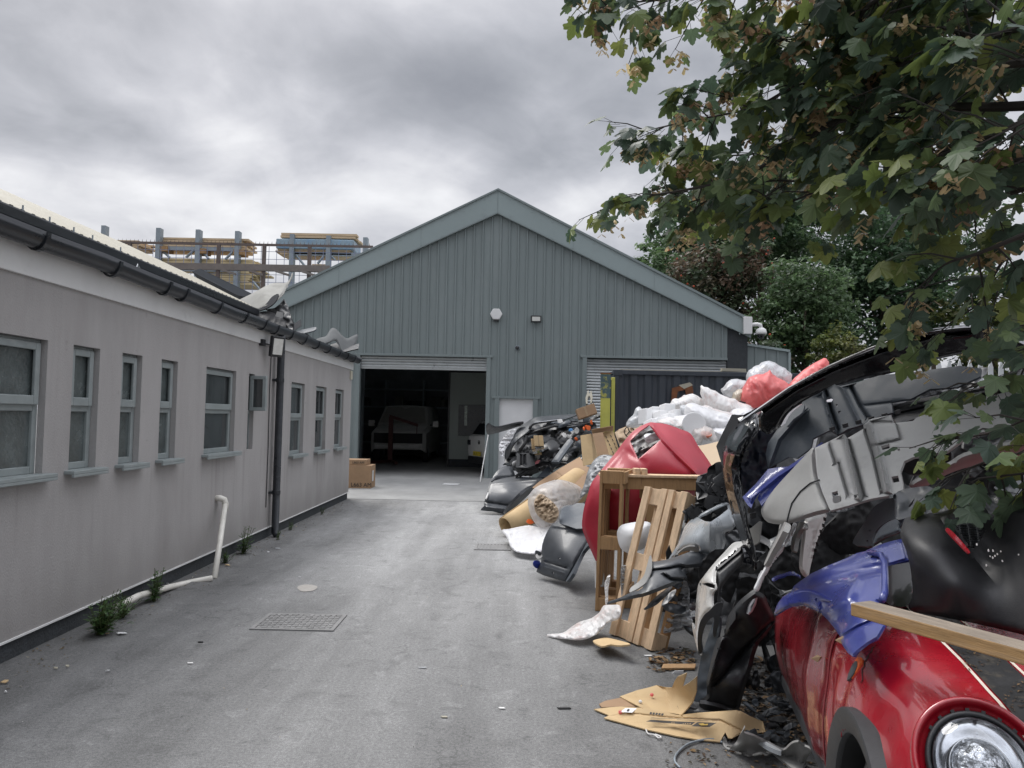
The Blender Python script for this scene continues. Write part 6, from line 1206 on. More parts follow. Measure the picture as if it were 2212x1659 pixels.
# timber beam
bm_ = P(*ka([(640, 275)])[0], 2.44); be = P(2330, 1440, 1.86)
ax = (be-bm_).normalized(); side = Vector((ax.y, -ax.x, 0)).normalized()
side = side if side.y > 0 else -side; up = side.cross(ax); up = up if up.z > 0 else -up
bmo = MB().box(0, (be-bm_).length, 0, .088, 0, .040).build('timber_beam', M_BEAM, None, bevel=.004)
b0_ = bm_-up*.036; bmo.matrix_world = Matrix(((ax.x, side.x, up.x, b0_.x), (ax.y, side.y, up.y, b0_.y), (ax.z, side.z, up.z, b0_.z), (0, 0, 0, 1)))
bmo.data.materials.append(mat('greyed_timber', (.25, .205, .16), .8, var=.3, scale=6, stretch=(.6, 3, 6), bump=.2, bscale=40, col2=(.12, .10, .08), c2scale=7, c2lo=.5, c2hi=.7))
for p_ in bmo.data.polygons:
    if p_.normal.z > .7: p_.material_index = 1
setp(bmo, 'long sawn timber beam resting across the blue wing and red bonnet', 'timber')
setp(MB().tube([P(*ka([c])[0], d) for c, d in (((985, 515), 2.80), ((1100, 540), 2.74), ((1300, 575), 2.66), ((1550, 605), 2.58), ((1800, 630), 2.5))], .010, 8).build('wiper_arm', M_BLKG, None, True), 'thin black wiper arm lying under the timber beam', 'wiper')
# dark filling: buried plastics
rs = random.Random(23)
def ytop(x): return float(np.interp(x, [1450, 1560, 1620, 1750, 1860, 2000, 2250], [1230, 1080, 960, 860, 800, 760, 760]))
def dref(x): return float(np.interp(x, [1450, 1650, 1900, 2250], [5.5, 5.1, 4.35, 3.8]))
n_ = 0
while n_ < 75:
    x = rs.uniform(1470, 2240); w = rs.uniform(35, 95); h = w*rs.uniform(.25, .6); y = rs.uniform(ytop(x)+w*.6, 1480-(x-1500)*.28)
    bit(x, y, dref(x)+rs.uniform(.15, 1.0), w, h, rs.uniform(-.9, .4), rs.choice((M_BLK, M_BLK, M_BLKG, M_CHAR, M_BLK2)), 'dark panels buried in the heap', 'dark plastic panel added behind the scrap heap to block daylight', nm='plastic_scrap'); n_ += 1
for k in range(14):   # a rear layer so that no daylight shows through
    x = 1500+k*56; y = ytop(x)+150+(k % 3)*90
    bit(x, min(y, 1300), dref(x)+1.15, 120, 110, rs.uniform(-.4, .4), M_BLK, 'dark panels buried in the heap', 'dark plastic panel added behind the scrap heap to block daylight', nm='plastic_scrap')
for i in range(38):  # added dark pieces, they blacken the gap over the pale ground
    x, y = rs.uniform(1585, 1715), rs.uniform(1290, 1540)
    bit(x, y, 4.55+rs.uniform(0, .25), rs.uniform(20, 55), rs.uniform(8, 20), rs.uniform(1.0, 2.1), rs.choice((M_BLK, M_BLK2, M_CHAR)), 'dark panels behind the red car', 'dark plastic piece added to blacken the gap between arch liner and red car', nm='plastic_scrap')
for x, y, w in ((1700, 1235, 70), (1640, 1290, 60), (1760, 1190, 80), (1600, 1370, 50), (1680, 1330, 60), (1840, 1150, 90), (1560, 1240, 60)):  # added plates that hide the pale ground seen through the gaps
    bit(x, y, 5.05+rs.uniform(-.1, .1), w, w*.8, rs.uniform(-1.5, 1.5), M_BLK2, 'dark panels buried in the heap', 'dark plastic panel added behind the scrap heap to block daylight', nm='plastic_scrap')
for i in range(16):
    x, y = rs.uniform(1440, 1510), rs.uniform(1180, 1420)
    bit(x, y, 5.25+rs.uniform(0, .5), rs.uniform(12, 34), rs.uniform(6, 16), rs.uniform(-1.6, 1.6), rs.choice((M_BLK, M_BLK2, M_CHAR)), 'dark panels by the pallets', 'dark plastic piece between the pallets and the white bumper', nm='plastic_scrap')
for i in range(9):   # more bags underneath carry the visible ones
    x = 1400+i*42; bag('half buried rubbish bag under the bag pile', lambda p: p, [(x+70*math.cos(a), 1010+20*(i % 3)+75*math.sin(a)) for a in (0, .8, 1.6, 2.4, 3.2, 4, 4.8, 5.6)], 11.3+.25*(i % 2), M_BAGS, .35, .1, seed=40+i, inner=False, grp='half buried bags')

for i, (x, y, dd_) in enumerate(((1690, 930, 11.0), (1760, 915, 11.3), (1620, 950, 10.9), (1700, 1060, 11.2), (1800, 1040, 11.4))):
    bag('half buried rubbish bag under the bag pile', lambda p: p, [(x+70*math.cos(a), y+80*math.sin(a)) for a in (0, .8, 1.6, 2.4, 3.2, 4, 4.8, 5.6)], dd_, M_BAGS, .35, .1, seed=80+i, inner=False, grp='half buried bags')
# ================================================================ RED CAR
rc = thing('red_car', 'dirty red small hatchback with a black bonnet stripe and exposed round headlight', 'car', (1.02, 2.07, 0))
CO = Vector((1.02, 2.07, 0)); CA = Vector((.184, .983, 0)).normalized(); CLT = Vector((CA.y, -CA.x, 0))
def M3(u, v, z): return CO+CA*u+CLT*v+Vector((0, 0, z))
ST = [(-.30, [(.84, .22), (.84, .27), (.84, .3), (.84, .33), (.84, .36), (.84, .39), (.84, .42), (.84, .45), (.84, .48), (.84, .50)]),
      (-.27, [(.50, .22), (.48, .28), (.48, .34), (.48, .38), (.5, .43), (.52, .47), (.54, .50), (.58, .53), (.66, .55), (.84, .56)]),
      (-.20, [(.30, .22), (.28, .31), (.27, .39), (.28, .45), (.30, .51), (.33, .56), (.37, .60), (.43, .635), (.56, .655), (.84, .67)]),
      (-.11, [(.16, .22), (.14, .34), (.12, .45), (.13, .53), (.16, .60), (.20, .655), (.26, .70), (.34, .735), (.52, .755), (.84, .77)]),
      (0, [(.07, .22), (.05, .36), (.03, .49), (.045, .59), (.08, .67), (.13, .73), (.20, .775), (.30, .805), (.5, .825), (.84, .84)]),
      (.15, [(.04, .22), (.02, .36), (.0, .5), (.01, .61), (.04, .70), (.085, .765), (.155, .815), (.26, .84), (.5, .86), (.84, .875)]),
      (.42, [(.02, .22), (0, .36), (-.02, .5), (-.015, .62), (.01, .715), (.05, .79), (.125, .845), (.25, .872), (.5, .89), (.84, .905)]),
      (.8, [(.02, .22), (0, .36), (-.015, .5), (-.01, .62), (.012, .72), (.05, .80), (.125, .865), (.25, .895), (.5, .915), (.84, .93)]),
      (1.2, [(.03, .22), (0, .36), (-.01, .5), (0, .62), (.015, .72), (.05, .81), (.12, .88), (.25, .91), (.5, .93), (.84, .945)]),
      (2.25, [(.03, .23), (0, .34), (-.005, .45), (0, .54), (.015, .60), (.05, .64), (.12, .67), (.25, .69), (.5, .70), (.84, .71)])]
NU, NS = 14, 8
us = [s[0] for s in ST]; G = np.array([[p for p in s[1]] for s in ST])
def c1(p, i, t):
    n = len(p); g = lambda j: p[max(0, min(n-1, j))]
    p0, p1, p2, p3 = g(i-1), g(i), g(i+1), g(i+2)
    return .5*(2*p1+(p2-p0)*t+(2*p0-5*p1+4*p2-p3)*t*t+(3*p1-p0-3*p2+p3)*t**3)
rows = []; ru = []
for i in range(len(ST)-1):
    for k in range(NU):
        t = k/NU; rows.append(c1(G, i, t)); ru.append(us[i]+(us[i+1]-us[i])*t)
rows.append(G[-1]); ru.append(us[-1])
fine = []
for r in rows:
    o = []
    for j in range(len(r)-1):
        for k in range(NS): o.append(c1(r, j, k/NS))
    o.append(r[-1]); fine.append(np.array(o))
fine = np.array(fine); ru = np.array(ru)
def dent(u, v, z):   # knocks in the door skin behind the wheel
    d = 0
    if u > .6 and z < .85:
        d = .020*math.exp(-((u-1.0)/.10)**2-((z-.62)/.16)**2)-.016*math.exp(-((u-1.22)/.05)**2)+.022*math.exp(-((u-.78-.25*(z-.4))/.05)**2-((z-.5)/.16)**2)
        d += .010*noise.noise(Vector((u*4, z*5, 2)))*min(1, (u-.6)*3)+.006*noise.noise(Vector((u*9, z*3, 7)))
    if -.12 < u < .7 and .55 < z < .86: d += .012*math.exp(-((u-.28)/.07)**2-((z-.72)/.06)**2)
    return d
AC, AZ, ARr = .385, .295, .335    # wheel arch centre and radius
def bodyp(i, j): v, z = fine[i][j]; u = ru[i]; return u, v+dent(u, v, z), z
def grid_part(name, m, sel, par):
    V = []; F = []; ix = {}
    def vid(i, j):
        if (i, j) not in ix: ix[(i, j)] = len(V); V.append(M3(*bodyp(i, j)))
        return ix[(i, j)]
    for i in range(len(ru)-1):
        for j in range(fine.shape[1]-1):
            u = (ru[i]+ru[i+1])/2; v, z = (fine[i][j]+fine[i+1][j+1])/2
            if sel(u, v, z): F.append((vid(i, j), vid(i, j+1), vid(i+1, j+1), vid(i+1, j)))
    o = mesh(name, V, F, m, par, True); md = o.modifiers.new('skin', 'SOLIDIFY'); md.thickness = .004; md.offset = -1
    return o
HL = Vector((-.032, .185, .735)); HN = Vector((-.80, -.22, .56)).normalized()
def hd(u, v, z):
    q = Vector((u, v, z))-HL; return (q-HN*q.dot(HN)).length if q.dot(HN) > -.2 else 9
def notcut(u, v, z): return not (math.hypot(u-AC, z-AZ) < ARr and v < .25) and hd(u, v, z) > .138 and z > .245
bodyo = grid_part('body', M_RED, lambda u, v, z: notcut(u, v, z) and u < .92, rc)
grid_part('door', mat('red_faded_paint', (.23, .012, .02), .27, var=.2, scale=4, coat=.6, col2=(.27, .07, .075), c2scale=3, c2lo=.5, c2hi=.85, stretch=(2, 2, .6)), lambda u, v, z: notcut(u, v, z) and u >= .93, rc)
MB().add([M3(2.25, .02, .2), M3(2.25, 1.6, .2), M3(2.25, 1.6, .68), M3(2.25, .1, .62)], [(0, 1, 2, 3)]).build('bulkhead', M_BLK2, rc)
MB().add([M3(u, v, z) for u in (-.2, 2.2) for v, z in ((.32, .2), (1.5, .2), (1.5, .6), (.32, .6))], [(0, 1, 2, 3), (4, 7, 6, 5), (0, 4, 5, 1), (1, 5, 6, 2), (2, 6, 7, 3), (3, 7, 4, 0)]).build('inner_structure', M_BLK2, rc)
# far half of the bonnet and wing
V = []; F = []; nj = fine.shape[1]
for i in range(0, len(ru), 3):
    for j in range(0, nj, 2): v, z = fine[i][j]; V.append(M3(ru[i], 1.68-v, z))
rj = len(range(0, nj, 2)); ri = len(range(0, len(ru), 3))
F = [(a*rj+b, a*rj+b+1, (a+1)*rj+b+1, (a+1)*rj+b) for a in range(ri-1) for b in range(rj-1)]
mesh('bonnet_side', V, F, M_RED, rc, True)
# black sill, arch trim, wheel
sl_ = MB(); sl_.obox(M3(.80, .03, .165), CA*1.45, CLT*.08, (0, 0, .075)); sl_.build('sill_trim', M_CHAR, rc, bevel=.015)
V = []; F = []; n = 40
prof = [(.318, .06), (.318, -.008), (.323, -.016), (.392, -.032), (.400, -.028), (.403, .03)]
for k in range(n+1):
    t = math.pi*(-.10+1.20*k/n)
    for r, v in prof: V.append(M3(AC-r*math.cos(t), v, AZ+r*math.sin(t)))
m_ = len(prof)
for k in range(n):
    for j in range(m_-1): F.append((k*m_+j, k*m_+j+1, (k+1)*m_+j+1, (k+1)*m_+j))
mesh('arch_trim', V, F, mat('dull_arch_plastic', (.04, .041, .043), .5, var=.15, scale=6, bump=.1, bscale=250), rc, True).data.set_sharp_from_angle(angle=math.radians(40))
wc = M3(AC, .04, .295)
tw = MB().tube([wc, wc+CLT*.015, wc+CLT*.04, wc+CLT*.17, wc+CLT*.2], [.225, .262, .278, .278, .26], 40, False).build('wheel', mat('dusty_tyre', (.05, .05, .048), .8, var=.3, scale=9, col2=(.11, .105, .10), c2scale=8), rc, True)
MB().tube([wc+CLT*.012, wc+CLT*.03], [.235, .20], 30, False).cyl(wc+CLT*.04, CLT, .2, .02, 30).build('rim', M_GALV, tw, True)
V = []; F = []
for k in range(25):
    t = math.pi*2*k/24
    for v in (.0, .34): V.append(M3(AC-.315*math.cos(t), v, AZ+.315*math.sin(t)))
F = [(2*k, 2*k+1, 2*k+3, 2*k+2) for k in range(24)]+[tuple(2*k+1 for k in range(24))]
mesh('arch_liner', V, F, M_BLK2, rc, True)
# headlight
def MH(a, b, c):
    a *= .90; b *= .90; c *= .95; return M3(*(HL+HX*a+HY*b+HN*c))
HY = (Vector((0, 0, 1))-HN*HN.z).normalized(); HX = HY.cross(HN).normalized()
HY = (HY*math.cos(.35)+HX*math.sin(.35)).normalized(); HX = HY.cross(HN).normalized()
def ring(name, m, par, pr, n=48, ex=1.12):
    V = []; F = []; k_ = len(pr)
    for k in range(n):
        t = 2*math.pi*k/n
        for r, h in pr: V.append(MH(r*math.cos(t), r*ex*math.sin(t), h))
    for k in range(n):
        for j in range(k_-1): F.append((k*k_+j, k*k_+j+1, ((k+1) % n)*k_+j+1, ((k+1) % n)*k_+j))
    return mesh(name, V, F, m, par, True)
ring('headlight_surround', M_RED, rc, [(.178, -.03), (.176, .0), (.168, .012), (.160, .008), (.157, -.012), (.150, -.02), (.138, -.022), (.134, -.05)])
ring('headlight_seal', M_BLK, rc, [(.140, -.03), (.140, -.004), (.134, .006), (.126, .004), (.120, -.02)])
for k in range(20):
    t = 2*math.pi*k/22+.9
    a0 = Vector((math.cos(t), math.sin(t)*1.12)); tt_ = Vector((-math.sin(t), math.cos(t)*1.12))*.005
    MB().obox(MH(a0.x*.136-tt_.x, a0.y*.136-tt_.y, -.012), MH(tt_.x*2, tt_.y*2, 0)-MH(0, 0, 0), MH(a0.x*.009, a0.y*.009, 0)-MH(0, 0, 0), MH(0, 0, .012)-MH(0, 0, 0)).build('seal_tooth', M_BLK2, rc)
hlm = ring('headlight', mat('lamp_reflector', (.62, .63, .65), .12, metal=.9, var=.2, scale=14, rvar=.06), rc, [(.121, .0), (.114, -.022), (.100, -.040), (.082, -.050), (.05, -.062), (.001, -.066)])
ring('lamp_bezel', M_CHROME, hlm, [(.079, -.045), (.079, -.026), (.076, -.025), (.075, -.04)])
ring('lamp_dome', mat('mottled_reflector', (.62, .64, .67), .12, metal=.95, var=.35, scale=30, bump=1.0, bscale=34, col2=(.12, .13, .14), c2scale=26, c2lo=.52, c2hi=.62), hlm, [(.075, -.036), (.068, -.024), (.052, -.012), (.03, -.004), (.001, .0)], 40)  # bright and dark reflections of the dome are mottled into its colour
fc = MB()
r4 = random.Random(4)
for k in range(16):
    t = r4.uniform(0, 6.28); r = r4.uniform(.025, .068); s_ = r4.uniform(.004, .009)
    a, b_ = r*math.cos(t), r*math.sin(t)*1.1
    fc.obox(MH(a*1.45, b_*1.45, -.045+.02*r/.07), MH(s_, s_*.3, 0)-MH(0, 0, 0), MH(-s_*.3, s_*1.6, 0)-MH(0, 0, 0), MH(s_*.2, 0, .008)-MH(0, 0, 0))
fc.build('reflector_facets', mat('facet_grey', (.5, .52, .55), .25, metal=.8, var=.3, scale=40), hlm)
MB().obox(MH(-.108, -.05, -.025), MH(.05, -.06, 0)-MH(0, 0, 0), MH(.012, .014, 0)-MH(0, 0, 0), MH(0, 0, .02)-MH(0, 0, 0)).build('lamp_insert', M_BLK, hlm)
ml = bpy.data.materials.new('lamp_lens'); ml.use_nodes = True; t_ = ml.node_tree; t_.nodes.clear()
o_ = t_.nodes.new('ShaderNodeOutputMaterial'); tp = t_.nodes.new('ShaderNodeBsdfTransparent'); gl = t_.nodes.new('ShaderNodeBsdfGlossy'); gl.inputs['Roughness'].default_value = .04
fr_ = t_.nodes.new('ShaderNodeFresnel'); fr_.inputs[0].default_value = 1.5; mx_ = t_.nodes.new('ShaderNodeMixShader'); tp.inputs[0].default_value = (.9, .91, .92, 1)
t_.links.new(fr_.outputs[0], mx_.inputs[0]); t_.links.new(tp.outputs[0], mx_.inputs[1]); t_.links.new(gl.outputs[0], mx_.inputs[2]); t_.links.new(mx_.outputs[0], o_.inputs[0])
ring('lamp_lens', ml, hlm, [(.125, .003), (.115, .014), (.09, .030), (.06, .041), (.03, .047), (.001, .049)])
# bonnet stripe and shut line
def on_body(u, v):
    i = int(np.clip(np.searchsorted(ru, u)-1, 0, len(ru)-2)); t = (u-ru[i])/(ru[i+1]-ru[i]); r = fine[i]*(1-t)+fine[i+1]*t
    k = np.argmin(np.abs(r[nj//2:, 0]-v))+nj//2
    if k < nj-1 and r[k, 0] < v: k2 = k+1
    else: k2 = max(k-1, 0)
    d = r[k2, 0]-r[k, 0]; tt = 0 if abs(d) < 1e-9 else (v-r[k, 0])/d
    return r[k, 1]*(1-tt)+r[k2, 1]*tt
def stripe(name, m, v0, v1, h, u0=-.13, u1=1.12):
    V = []; F = []; n = 40; w = 5
    for i in range(n+1):
        u = u0+(u1-u0)*i/n
        for j in range(w+1): v = v0+(v1-v0)*j/w+.04*max(0, .2-u); V.append(M3(u, v, on_body(u, v)+h))
    F = [(i*(w+1)+j, (i+1)*(w+1)+j, (i+1)*(w+1)+j+1, i*(w+1)+j+1) for i in range(n) for j in range(w)]
    return mesh(name, V, F, m, rc, True)
stripe('bonnet_stripe', mat('stripe_black', (.02, .02, .021), .5, var=.3, scale=8, col2=(.09, .075, .055), c2scale=12, c2lo=.52, c2hi=.7), .302, .420, .003)
stripe('stripe_edge', mat('stripe_cream', (.68, .62, .52), .5), .288, .297, .003); stripe('stripe_edge', MC['stripe_cream'], .425, .434, .003)
# panel gap from bonnet shell down to the arch
gp = []
for s in range(36, nj-26):
    i = int(np.argmin(np.abs(ru-(.66-.16*(1-(s-36)/(nj-62)))))); gp.append(M3(bodyp(i, s)[0], bodyp(i, s)[1]-.001, bodyp(i, s)[2]+.001))
MB().tube(gp, .0018, 6).build('panel_gap', M_BLK2, rc)
# side repeater
def side(u, s): i = int(np.argmin(np.abs(ru-u))); return M3(*bodyp(i, s))
rep = [(0, .042), (.018, .036), (.026, .01), (.022, -.02), (.006, -.046), (-.014, -.03), (-.024, .0), (-.02, .03)]
ri_ = int(np.argmin(np.abs(ru-.60))); sj = int(np.argmin(np.abs(fine[ri_][:nj//2+8, 1]-.765))); c_ = M3(*bodyp(ri_, sj)); uz_ = (Vector((0, 0, 1))+CLT*.45).normalized(); ux_ = CA; un = ux_.cross(uz_); un = un if un.dot(CLT) < 0 else -un
R1 = MB().prism([c_+ux_*a*1.25+uz_*b*1.05+un*.006 for a, b in rep], -un*.012).build('side_repeater', M_ORNG, rc, bevel=.003)
MB().prism([c_+ux_*a*1.02+uz_*(b*.86-.010)+un*.008 for a, b in rep], -un*.012).build('repeater_mesh', M_CHAR, R1)
# dried leaves and moss on the bonnet
lm = leafmat('litter_leaf', .1, .8)
def tinted(o, cols):
    at = o.data.color_attributes.new('tint', 'FLOAT_COLOR', 'CORNER'); arr = np.zeros((len(o.data.loops), 4)); arr[:, 3] = 1; i = 0
    for p, c in zip(o.data.polygons, cols): arr[p.loop_start:p.loop_start+p.loop_total, :3] = c
    at.data.foreach_set('color', arr.ravel()); return o
def litter(name, spots, n, size, pal, seed, lab, cat):
    r = random.Random(seed); V = []; F = []; co = []
    for k in range(n):
        p, nrm = spots(r)
        a = r.uniform(0, 6.28); x = Vector((math.cos(a), math.sin(a), r.uniform(-.3, .3))); y = Vector((-math.sin(a), math.cos(a), r.uniform(-.3, .3))); s = size*r.uniform(.4, 1.4); b = len(V)
        V += [p-x*s, p+y*s*.4+Vector((0, 0, s*.3)), p+x*s, p-y*s*.45+Vector((0, 0, s*.2))]; F.append((b, b+1, b+2, b+3)); c = r.choice(pal); f = r.uniform(.7, 1.3); co.append([q_*f for q_ in c])
    o = tinted(mesh(name, V, F, lm), co); setp(o, lab, cat, kind='stuff'); return o
def onb(r):
    while True:
        u, v = r.uniform(-.05, 1.0), r.uniform(.28, .75)
        if noise.noise(Vector((u*7, v*7, 3))) > .12: return M3(u, v, on_body(u, v)+.006), None
DEAD = [(.10, .06, .035), (.06, .04, .025), (.16, .10, .05), (.05, .045, .03)]
litter('leaf_litter', onb, 520, .0055, DEAD, 2, 'crumbled leaf litter and moss scattered on the red bonnet', 'leaf litter')
for i, (u, v, l) in enumerate(((.0, .34, 'curled dry leaf lying on the rim of the round headlight'), (.62, .03, 'pale dry leaf stuck on the red wing below the blue panel'), (1.05, .0, 'pale dry leaf stuck to the dented red door'))):
    b = M3(u, v, on_body(u, v)+.012) if i == 0 else (M3(u, -.012, .86) if i == 1 else M3(1.05, -.012, .67)); e = .022
    o = mesh('dry_leaf', [b+Vector((-e, 0, 0)), b+Vector((0, -.01, e*.8)), b+Vector((e*1.1, .0, e*.2)), b+Vector((0, -.014, -e*.5)), b+Vector((e*.4, -.02, e*.6))], [(0, 1, 4, 3), (1, 2, 4), (4, 2, 3)], mat('tan_leaf', (.42, .29, .17), .8, var=.2)); setp(o, l, 'leaf')
# ================================================================ on the ground near the heap
fc_ = thing('flattened_box', 'flattened cardboard box with printed bands lying on the asphalt before the red car', 'cardboard', tuple(PG(1450, 1540)))
ctl1 = [q_[:2]+(PG(q_[0], q_[1]).y+q_[2],) for q_ in kb([(195, 655, .0), (600, 770, .0), (1310, 890, -.02), (1500, 580, -.35), (1750, 760, -.05), (900, 620, -.1), (1740, 690, -.12), (1000, 720, -.06)])]
shell('front_board', M_CARD, kb([(192, 655), (240, 630), (400, 600), (560, 565), (600, 570), (800, 600), (905, 628), (1100, 605), (1470, 580), (1520, 590), (1610, 640), (1730, 690), (1757, 790), (1690, 800), (1620, 815), (1540, 800), (1430, 855), (1395, 850), (1365, 792), (1315, 885), (1100, 862), (900, 830), (600, 765), (400, 710)]), ctl1, smooth_out=1, thick=.006, parent=fc_, flat=True, ground=True, crumple=.012, wr_scale=.02, ribs=[(kb([(430, 610), (800, 650), (1320, 680), (1560, 800)]), 2, .012)])
ctl2 = [q_[:2]+(PG(q_[0], q_[1]).y+q_[2],) for q_ in kb([(345, 450, -.05), (560, 560, -.08), (700, 340, .0), (800, 365, -.1), (1080, 260, -1.1), (1060, 500, -.35), (940, 625, -.12), (920, 225, -.9)])]
bkp = shell('back_board', M_CARD, kb([(345, 447), (520, 385), (620, 362), (700, 338), (800, 362), (850, 362), (875, 300), (905, 255), (990, 222), (950, 355), (1010, 320), (1060, 280), (1088, 258), (1084, 400), (1048, 500), (1000, 560), (940, 625), (860, 610), (700, 590), (580, 570), (555, 555)]), ctl2, smooth_out=1, thick=.006, parent=fc_, flat=True, ground=True, crumple=.02, wr_scale=.03)
ctl3 = [q_[:2]+(PG(q_[0], q_[1]).y+q_[2],) for q_ in kb([(95, 570, -.03), (560, 560, -.07), (240, 625, -.03), (640, 640, -.06)])]
shell('side_flap', M_CARD, kb([(95, 570), (250, 552), (350, 545), (560, 558), (700, 590), (640, 640), (430, 620), (240, 628)]), ctl3, smooth_out=1, thick=.006, parent=fc_, flat=True, ground=True)
shell('inner_flap', M_CARDB, kb([(145, 520), (200, 490), (345, 460), (430, 490), (540, 550), (350, 545), (170, 552)]), [q_[:2]+(PG(q_[0], q_[1]).y+.02,) for q_ in kb([(145, 520), (540, 550), (345, 460)])], smooth_out=1, thick=.006, parent=fc_, flat=True, ground=True)  # flap in browner card than the other boards
def printed(nm, m, pts, ctl, par, lift=.05):
    q_ = kb(pts); dd = np.array([min(v_, PG(p[0], p[1], .014).y) for v_, p in zip(depth_fit(ctl)(np.array([p[:2] for p in q_])), q_)])-lift
    return MB().prism([P(x, y, d_) for (x, y), d_ in zip(q_, dd)], (0, .004, -.001)).build(nm, m, par)
ig = mat('faded_ink', (.055, .05, .045), .7, var=.3, scale=30)
printed('printed_band', ig, [(600, 690), (650, 674), (860, 688), (1075, 696), (1040, 724), (800, 706)], ctl1, fc_)
printed('printed_band', ig, [(1100, 698), (1280, 704), (1215, 744), (1040, 736)], ctl1, fc_)
for pts in ([(1105, 712), (1150, 705), (1170, 716), (1200, 712), (1195, 726), (1130, 728)],): printed('printed_emblem', mat('amber_print', (.5, .33, .06), .6), pts, ctl1, fc_, .062)
for k in range(9): x = 845+k*22; printed('printed_letter', mat('tan_print', (.28, .2, .11), .7), [(x, 698+k*.9), (x+13, 699+k*.9), (x+9, 712+k*.9), (x-3, 711+k*.9)], ctl1, fc_, .062)
for a, b_ in (((650, 655), (1325, 668)), ((900, 672), (1310, 686))): printed('printed_line', ig, [a, b_, (b_[0]-3, b_[1]+3), (a[0]-3, a[1]+3)], ctl1, fc_)
for k in range(5): x = 640+k*28; printed('printed_letter', ig, [(x, 600+k*3), (x+20, 602+k*3), (x+12, 622+k*3), (x-8, 620+k*3)], ctl1, fc_)
printed('shipping_label', M_WHT, [(400, 560), (510, 562), (465, 605), (350, 598)], ctl3, fc_); printed('label_print', M_INK, [(425, 570), (440, 570), (428, 586), (412, 586)], ctl3, fc_, .06)
cl_ = [q_[:2]+(PG(q_[0], q_[1]).y-.12,) for q_ in kb([(870, 410), (1140, 600), (960, 620)])]
one('plastic_clip', 'black channel shaped plastic clip lying on the flattened box', 'car part', M_BLK, kb([(868, 412), (885, 450), (960, 408), (1000, 440), (1010, 500), (1060, 520), (1110, 560), (1145, 600), (1040, 605), (960, 618), (925, 580), (900, 540), (890, 480), (868, 470)]), cl_, thick=.03, smooth_out=1, ribs=[(kb([(910, 470), (980, 560), (1080, 590)]), 4, .04)])
for i, (x, y, m, l) in enumerate(((545, 500, M_WHT, 'crumpled white tissue on the flattened box'), (655, 432, MC['red_polythene'], 'small red bottle cap on the flattened box'), (350, 600, MC['red_polythene'], 'small red scrap by the white label of the flattened box'))):
    x, y = kb([(x, y)])[0]; g_ = PG(x, y, .03); setp(MB().sphere(g_, .011, .011, .01, 8, 6).build('litter_scrap', m, None, False), l, 'litter')
# upright white paper behind it
one('paper_scrap', 'small white paper scrap standing behind the flattened box', 'paper', M_WHT, kb([(850, 225), (880, 200), (965, 198), (930, 290), (870, 298), (848, 270)]), [q_[:2]+(PG(1500, 1462).y+.05,) for q_ in kb([(850, 225)])], thick=.004, smooth_out=1)
gb = thing('bumper_scrap', 'curled torn grey bumper strip on the ground next to the red car', 'car part', tuple(PG(1590, 1640)))
ctl = [q_[:2]+(PG(q_[0], q_[1]).y+q_[2],) for q_ in kb([(1340, 890, -.02), (1400, 960, .0), (1560, 750, -.55), (1620, 1010, .02), (1800, 950, -.1), (2000, 1060, .05), (2150, 960, -.3), (2110, 1135, .05), (1900, 980, -.12)])]
shell('skin', M_LGREY, kb([(1338, 878), (1352, 850), (1375, 900), (1420, 930), (1470, 890), (1500, 830), (1560, 745), (1545, 800), (1640, 830), (1780, 900), (1900, 965), (1950, 960), (2010, 905), (2070, 890), (2130, 930), (2205, 970), (2150, 1050), (2110, 1145), (2010, 1140), (1850, 1010), (1740, 975), (1650, 1000), (1590, 1012), (1500, 985), (1400, 962), (1355, 930)]), ctl, parent=gb, ground=True, smooth_out=2, thick=.010, crumple=.05, wr_scale=.05, step=4)
one('bumper_strip', 'pale grey plastic strip beside the curled bumper scrap', 'car part', M_SILV, kb([(1645, 820), (1700, 850), (1800, 905), (1905, 965), (1890, 975), (1780, 930), (1690, 870)]), [q_[:2]+(PG(q_[0], q_[1]).y-.25,) for q_ in kb([(1645, 820), (1905, 970), (1780, 930)])], thick=.02)
rs = random.Random(77)
for i in range(44):
    x, y = kb([(rs.uniform(1560, 2150), rs.uniform(430, 880))])[0]; gq = PG(x, y)
    bit(x, y, gq.y-rs.uniform(.05, .15), rs.uniform(8, 26), rs.uniform(4, 10), rs.uniform(-.8, .8), rs.choice((M_BLK2, M_BLK, M_CHAR, M_GREYP, M_BLK2, M_DARKI)), 'broken plastic by the red car', 'broken bit of plastic on the ground between flattened box and red car', nm='plastic_scrap')
def gspot(x0, x1, y0, y1, z=.006):
    def f(r): return PG(r.uniform(x0, x1), r.uniform(y0, y1), z), None
    return f
litter('leaf_litter', gspot(1420, 1760, 1590, 1700), 160, .014, DEAD+[(.3, .2, .1)], 5, 'dry leaves and crumbs on the asphalt before the red car', 'leaf litter')
litter('leaf_litter', gspot(1400, 1500, 1400, 1450), 110, .03, DEAD+[(.25, .16, .08)], 6, 'dry leaves and wood crumbs at the foot of the pallets', 'leaf litter')
litter('leaf_litter', gspot(1560, 1740, 1420, 1600), 900, .028, [(.05, .04, .03), (.03, .027, .024), (.08, .055, .035), (.02, .02, .02), (.2, .13, .07)], 8, 'dry leaves caught in the gap behind the flattened box', 'leaf litter')
bk = MB().obox(PG(1428, 1448, .004), (.22, .02, 0), (.03, .09, 0), (0, 0, .015)).build('bark_scrap', M_WOODO, None, bevel=.004); setp(bk, 'splintered brown wood scrap on the asphalt below the pallets', 'wood scrap')
wl = MB().tube([PG(x, y, .01) for x, y in crom([(1470, 1659), (1458, 1645), (1462, 1628), (1485, 1608), (1520, 1598), (1548, 1598), (1560, 1604)], 4, False)], .006, 6).build('wire_loop', M_GALV, None, True); setp(wl, 'loop of grey wire lying on the asphalt at the bottom edge', 'wire')
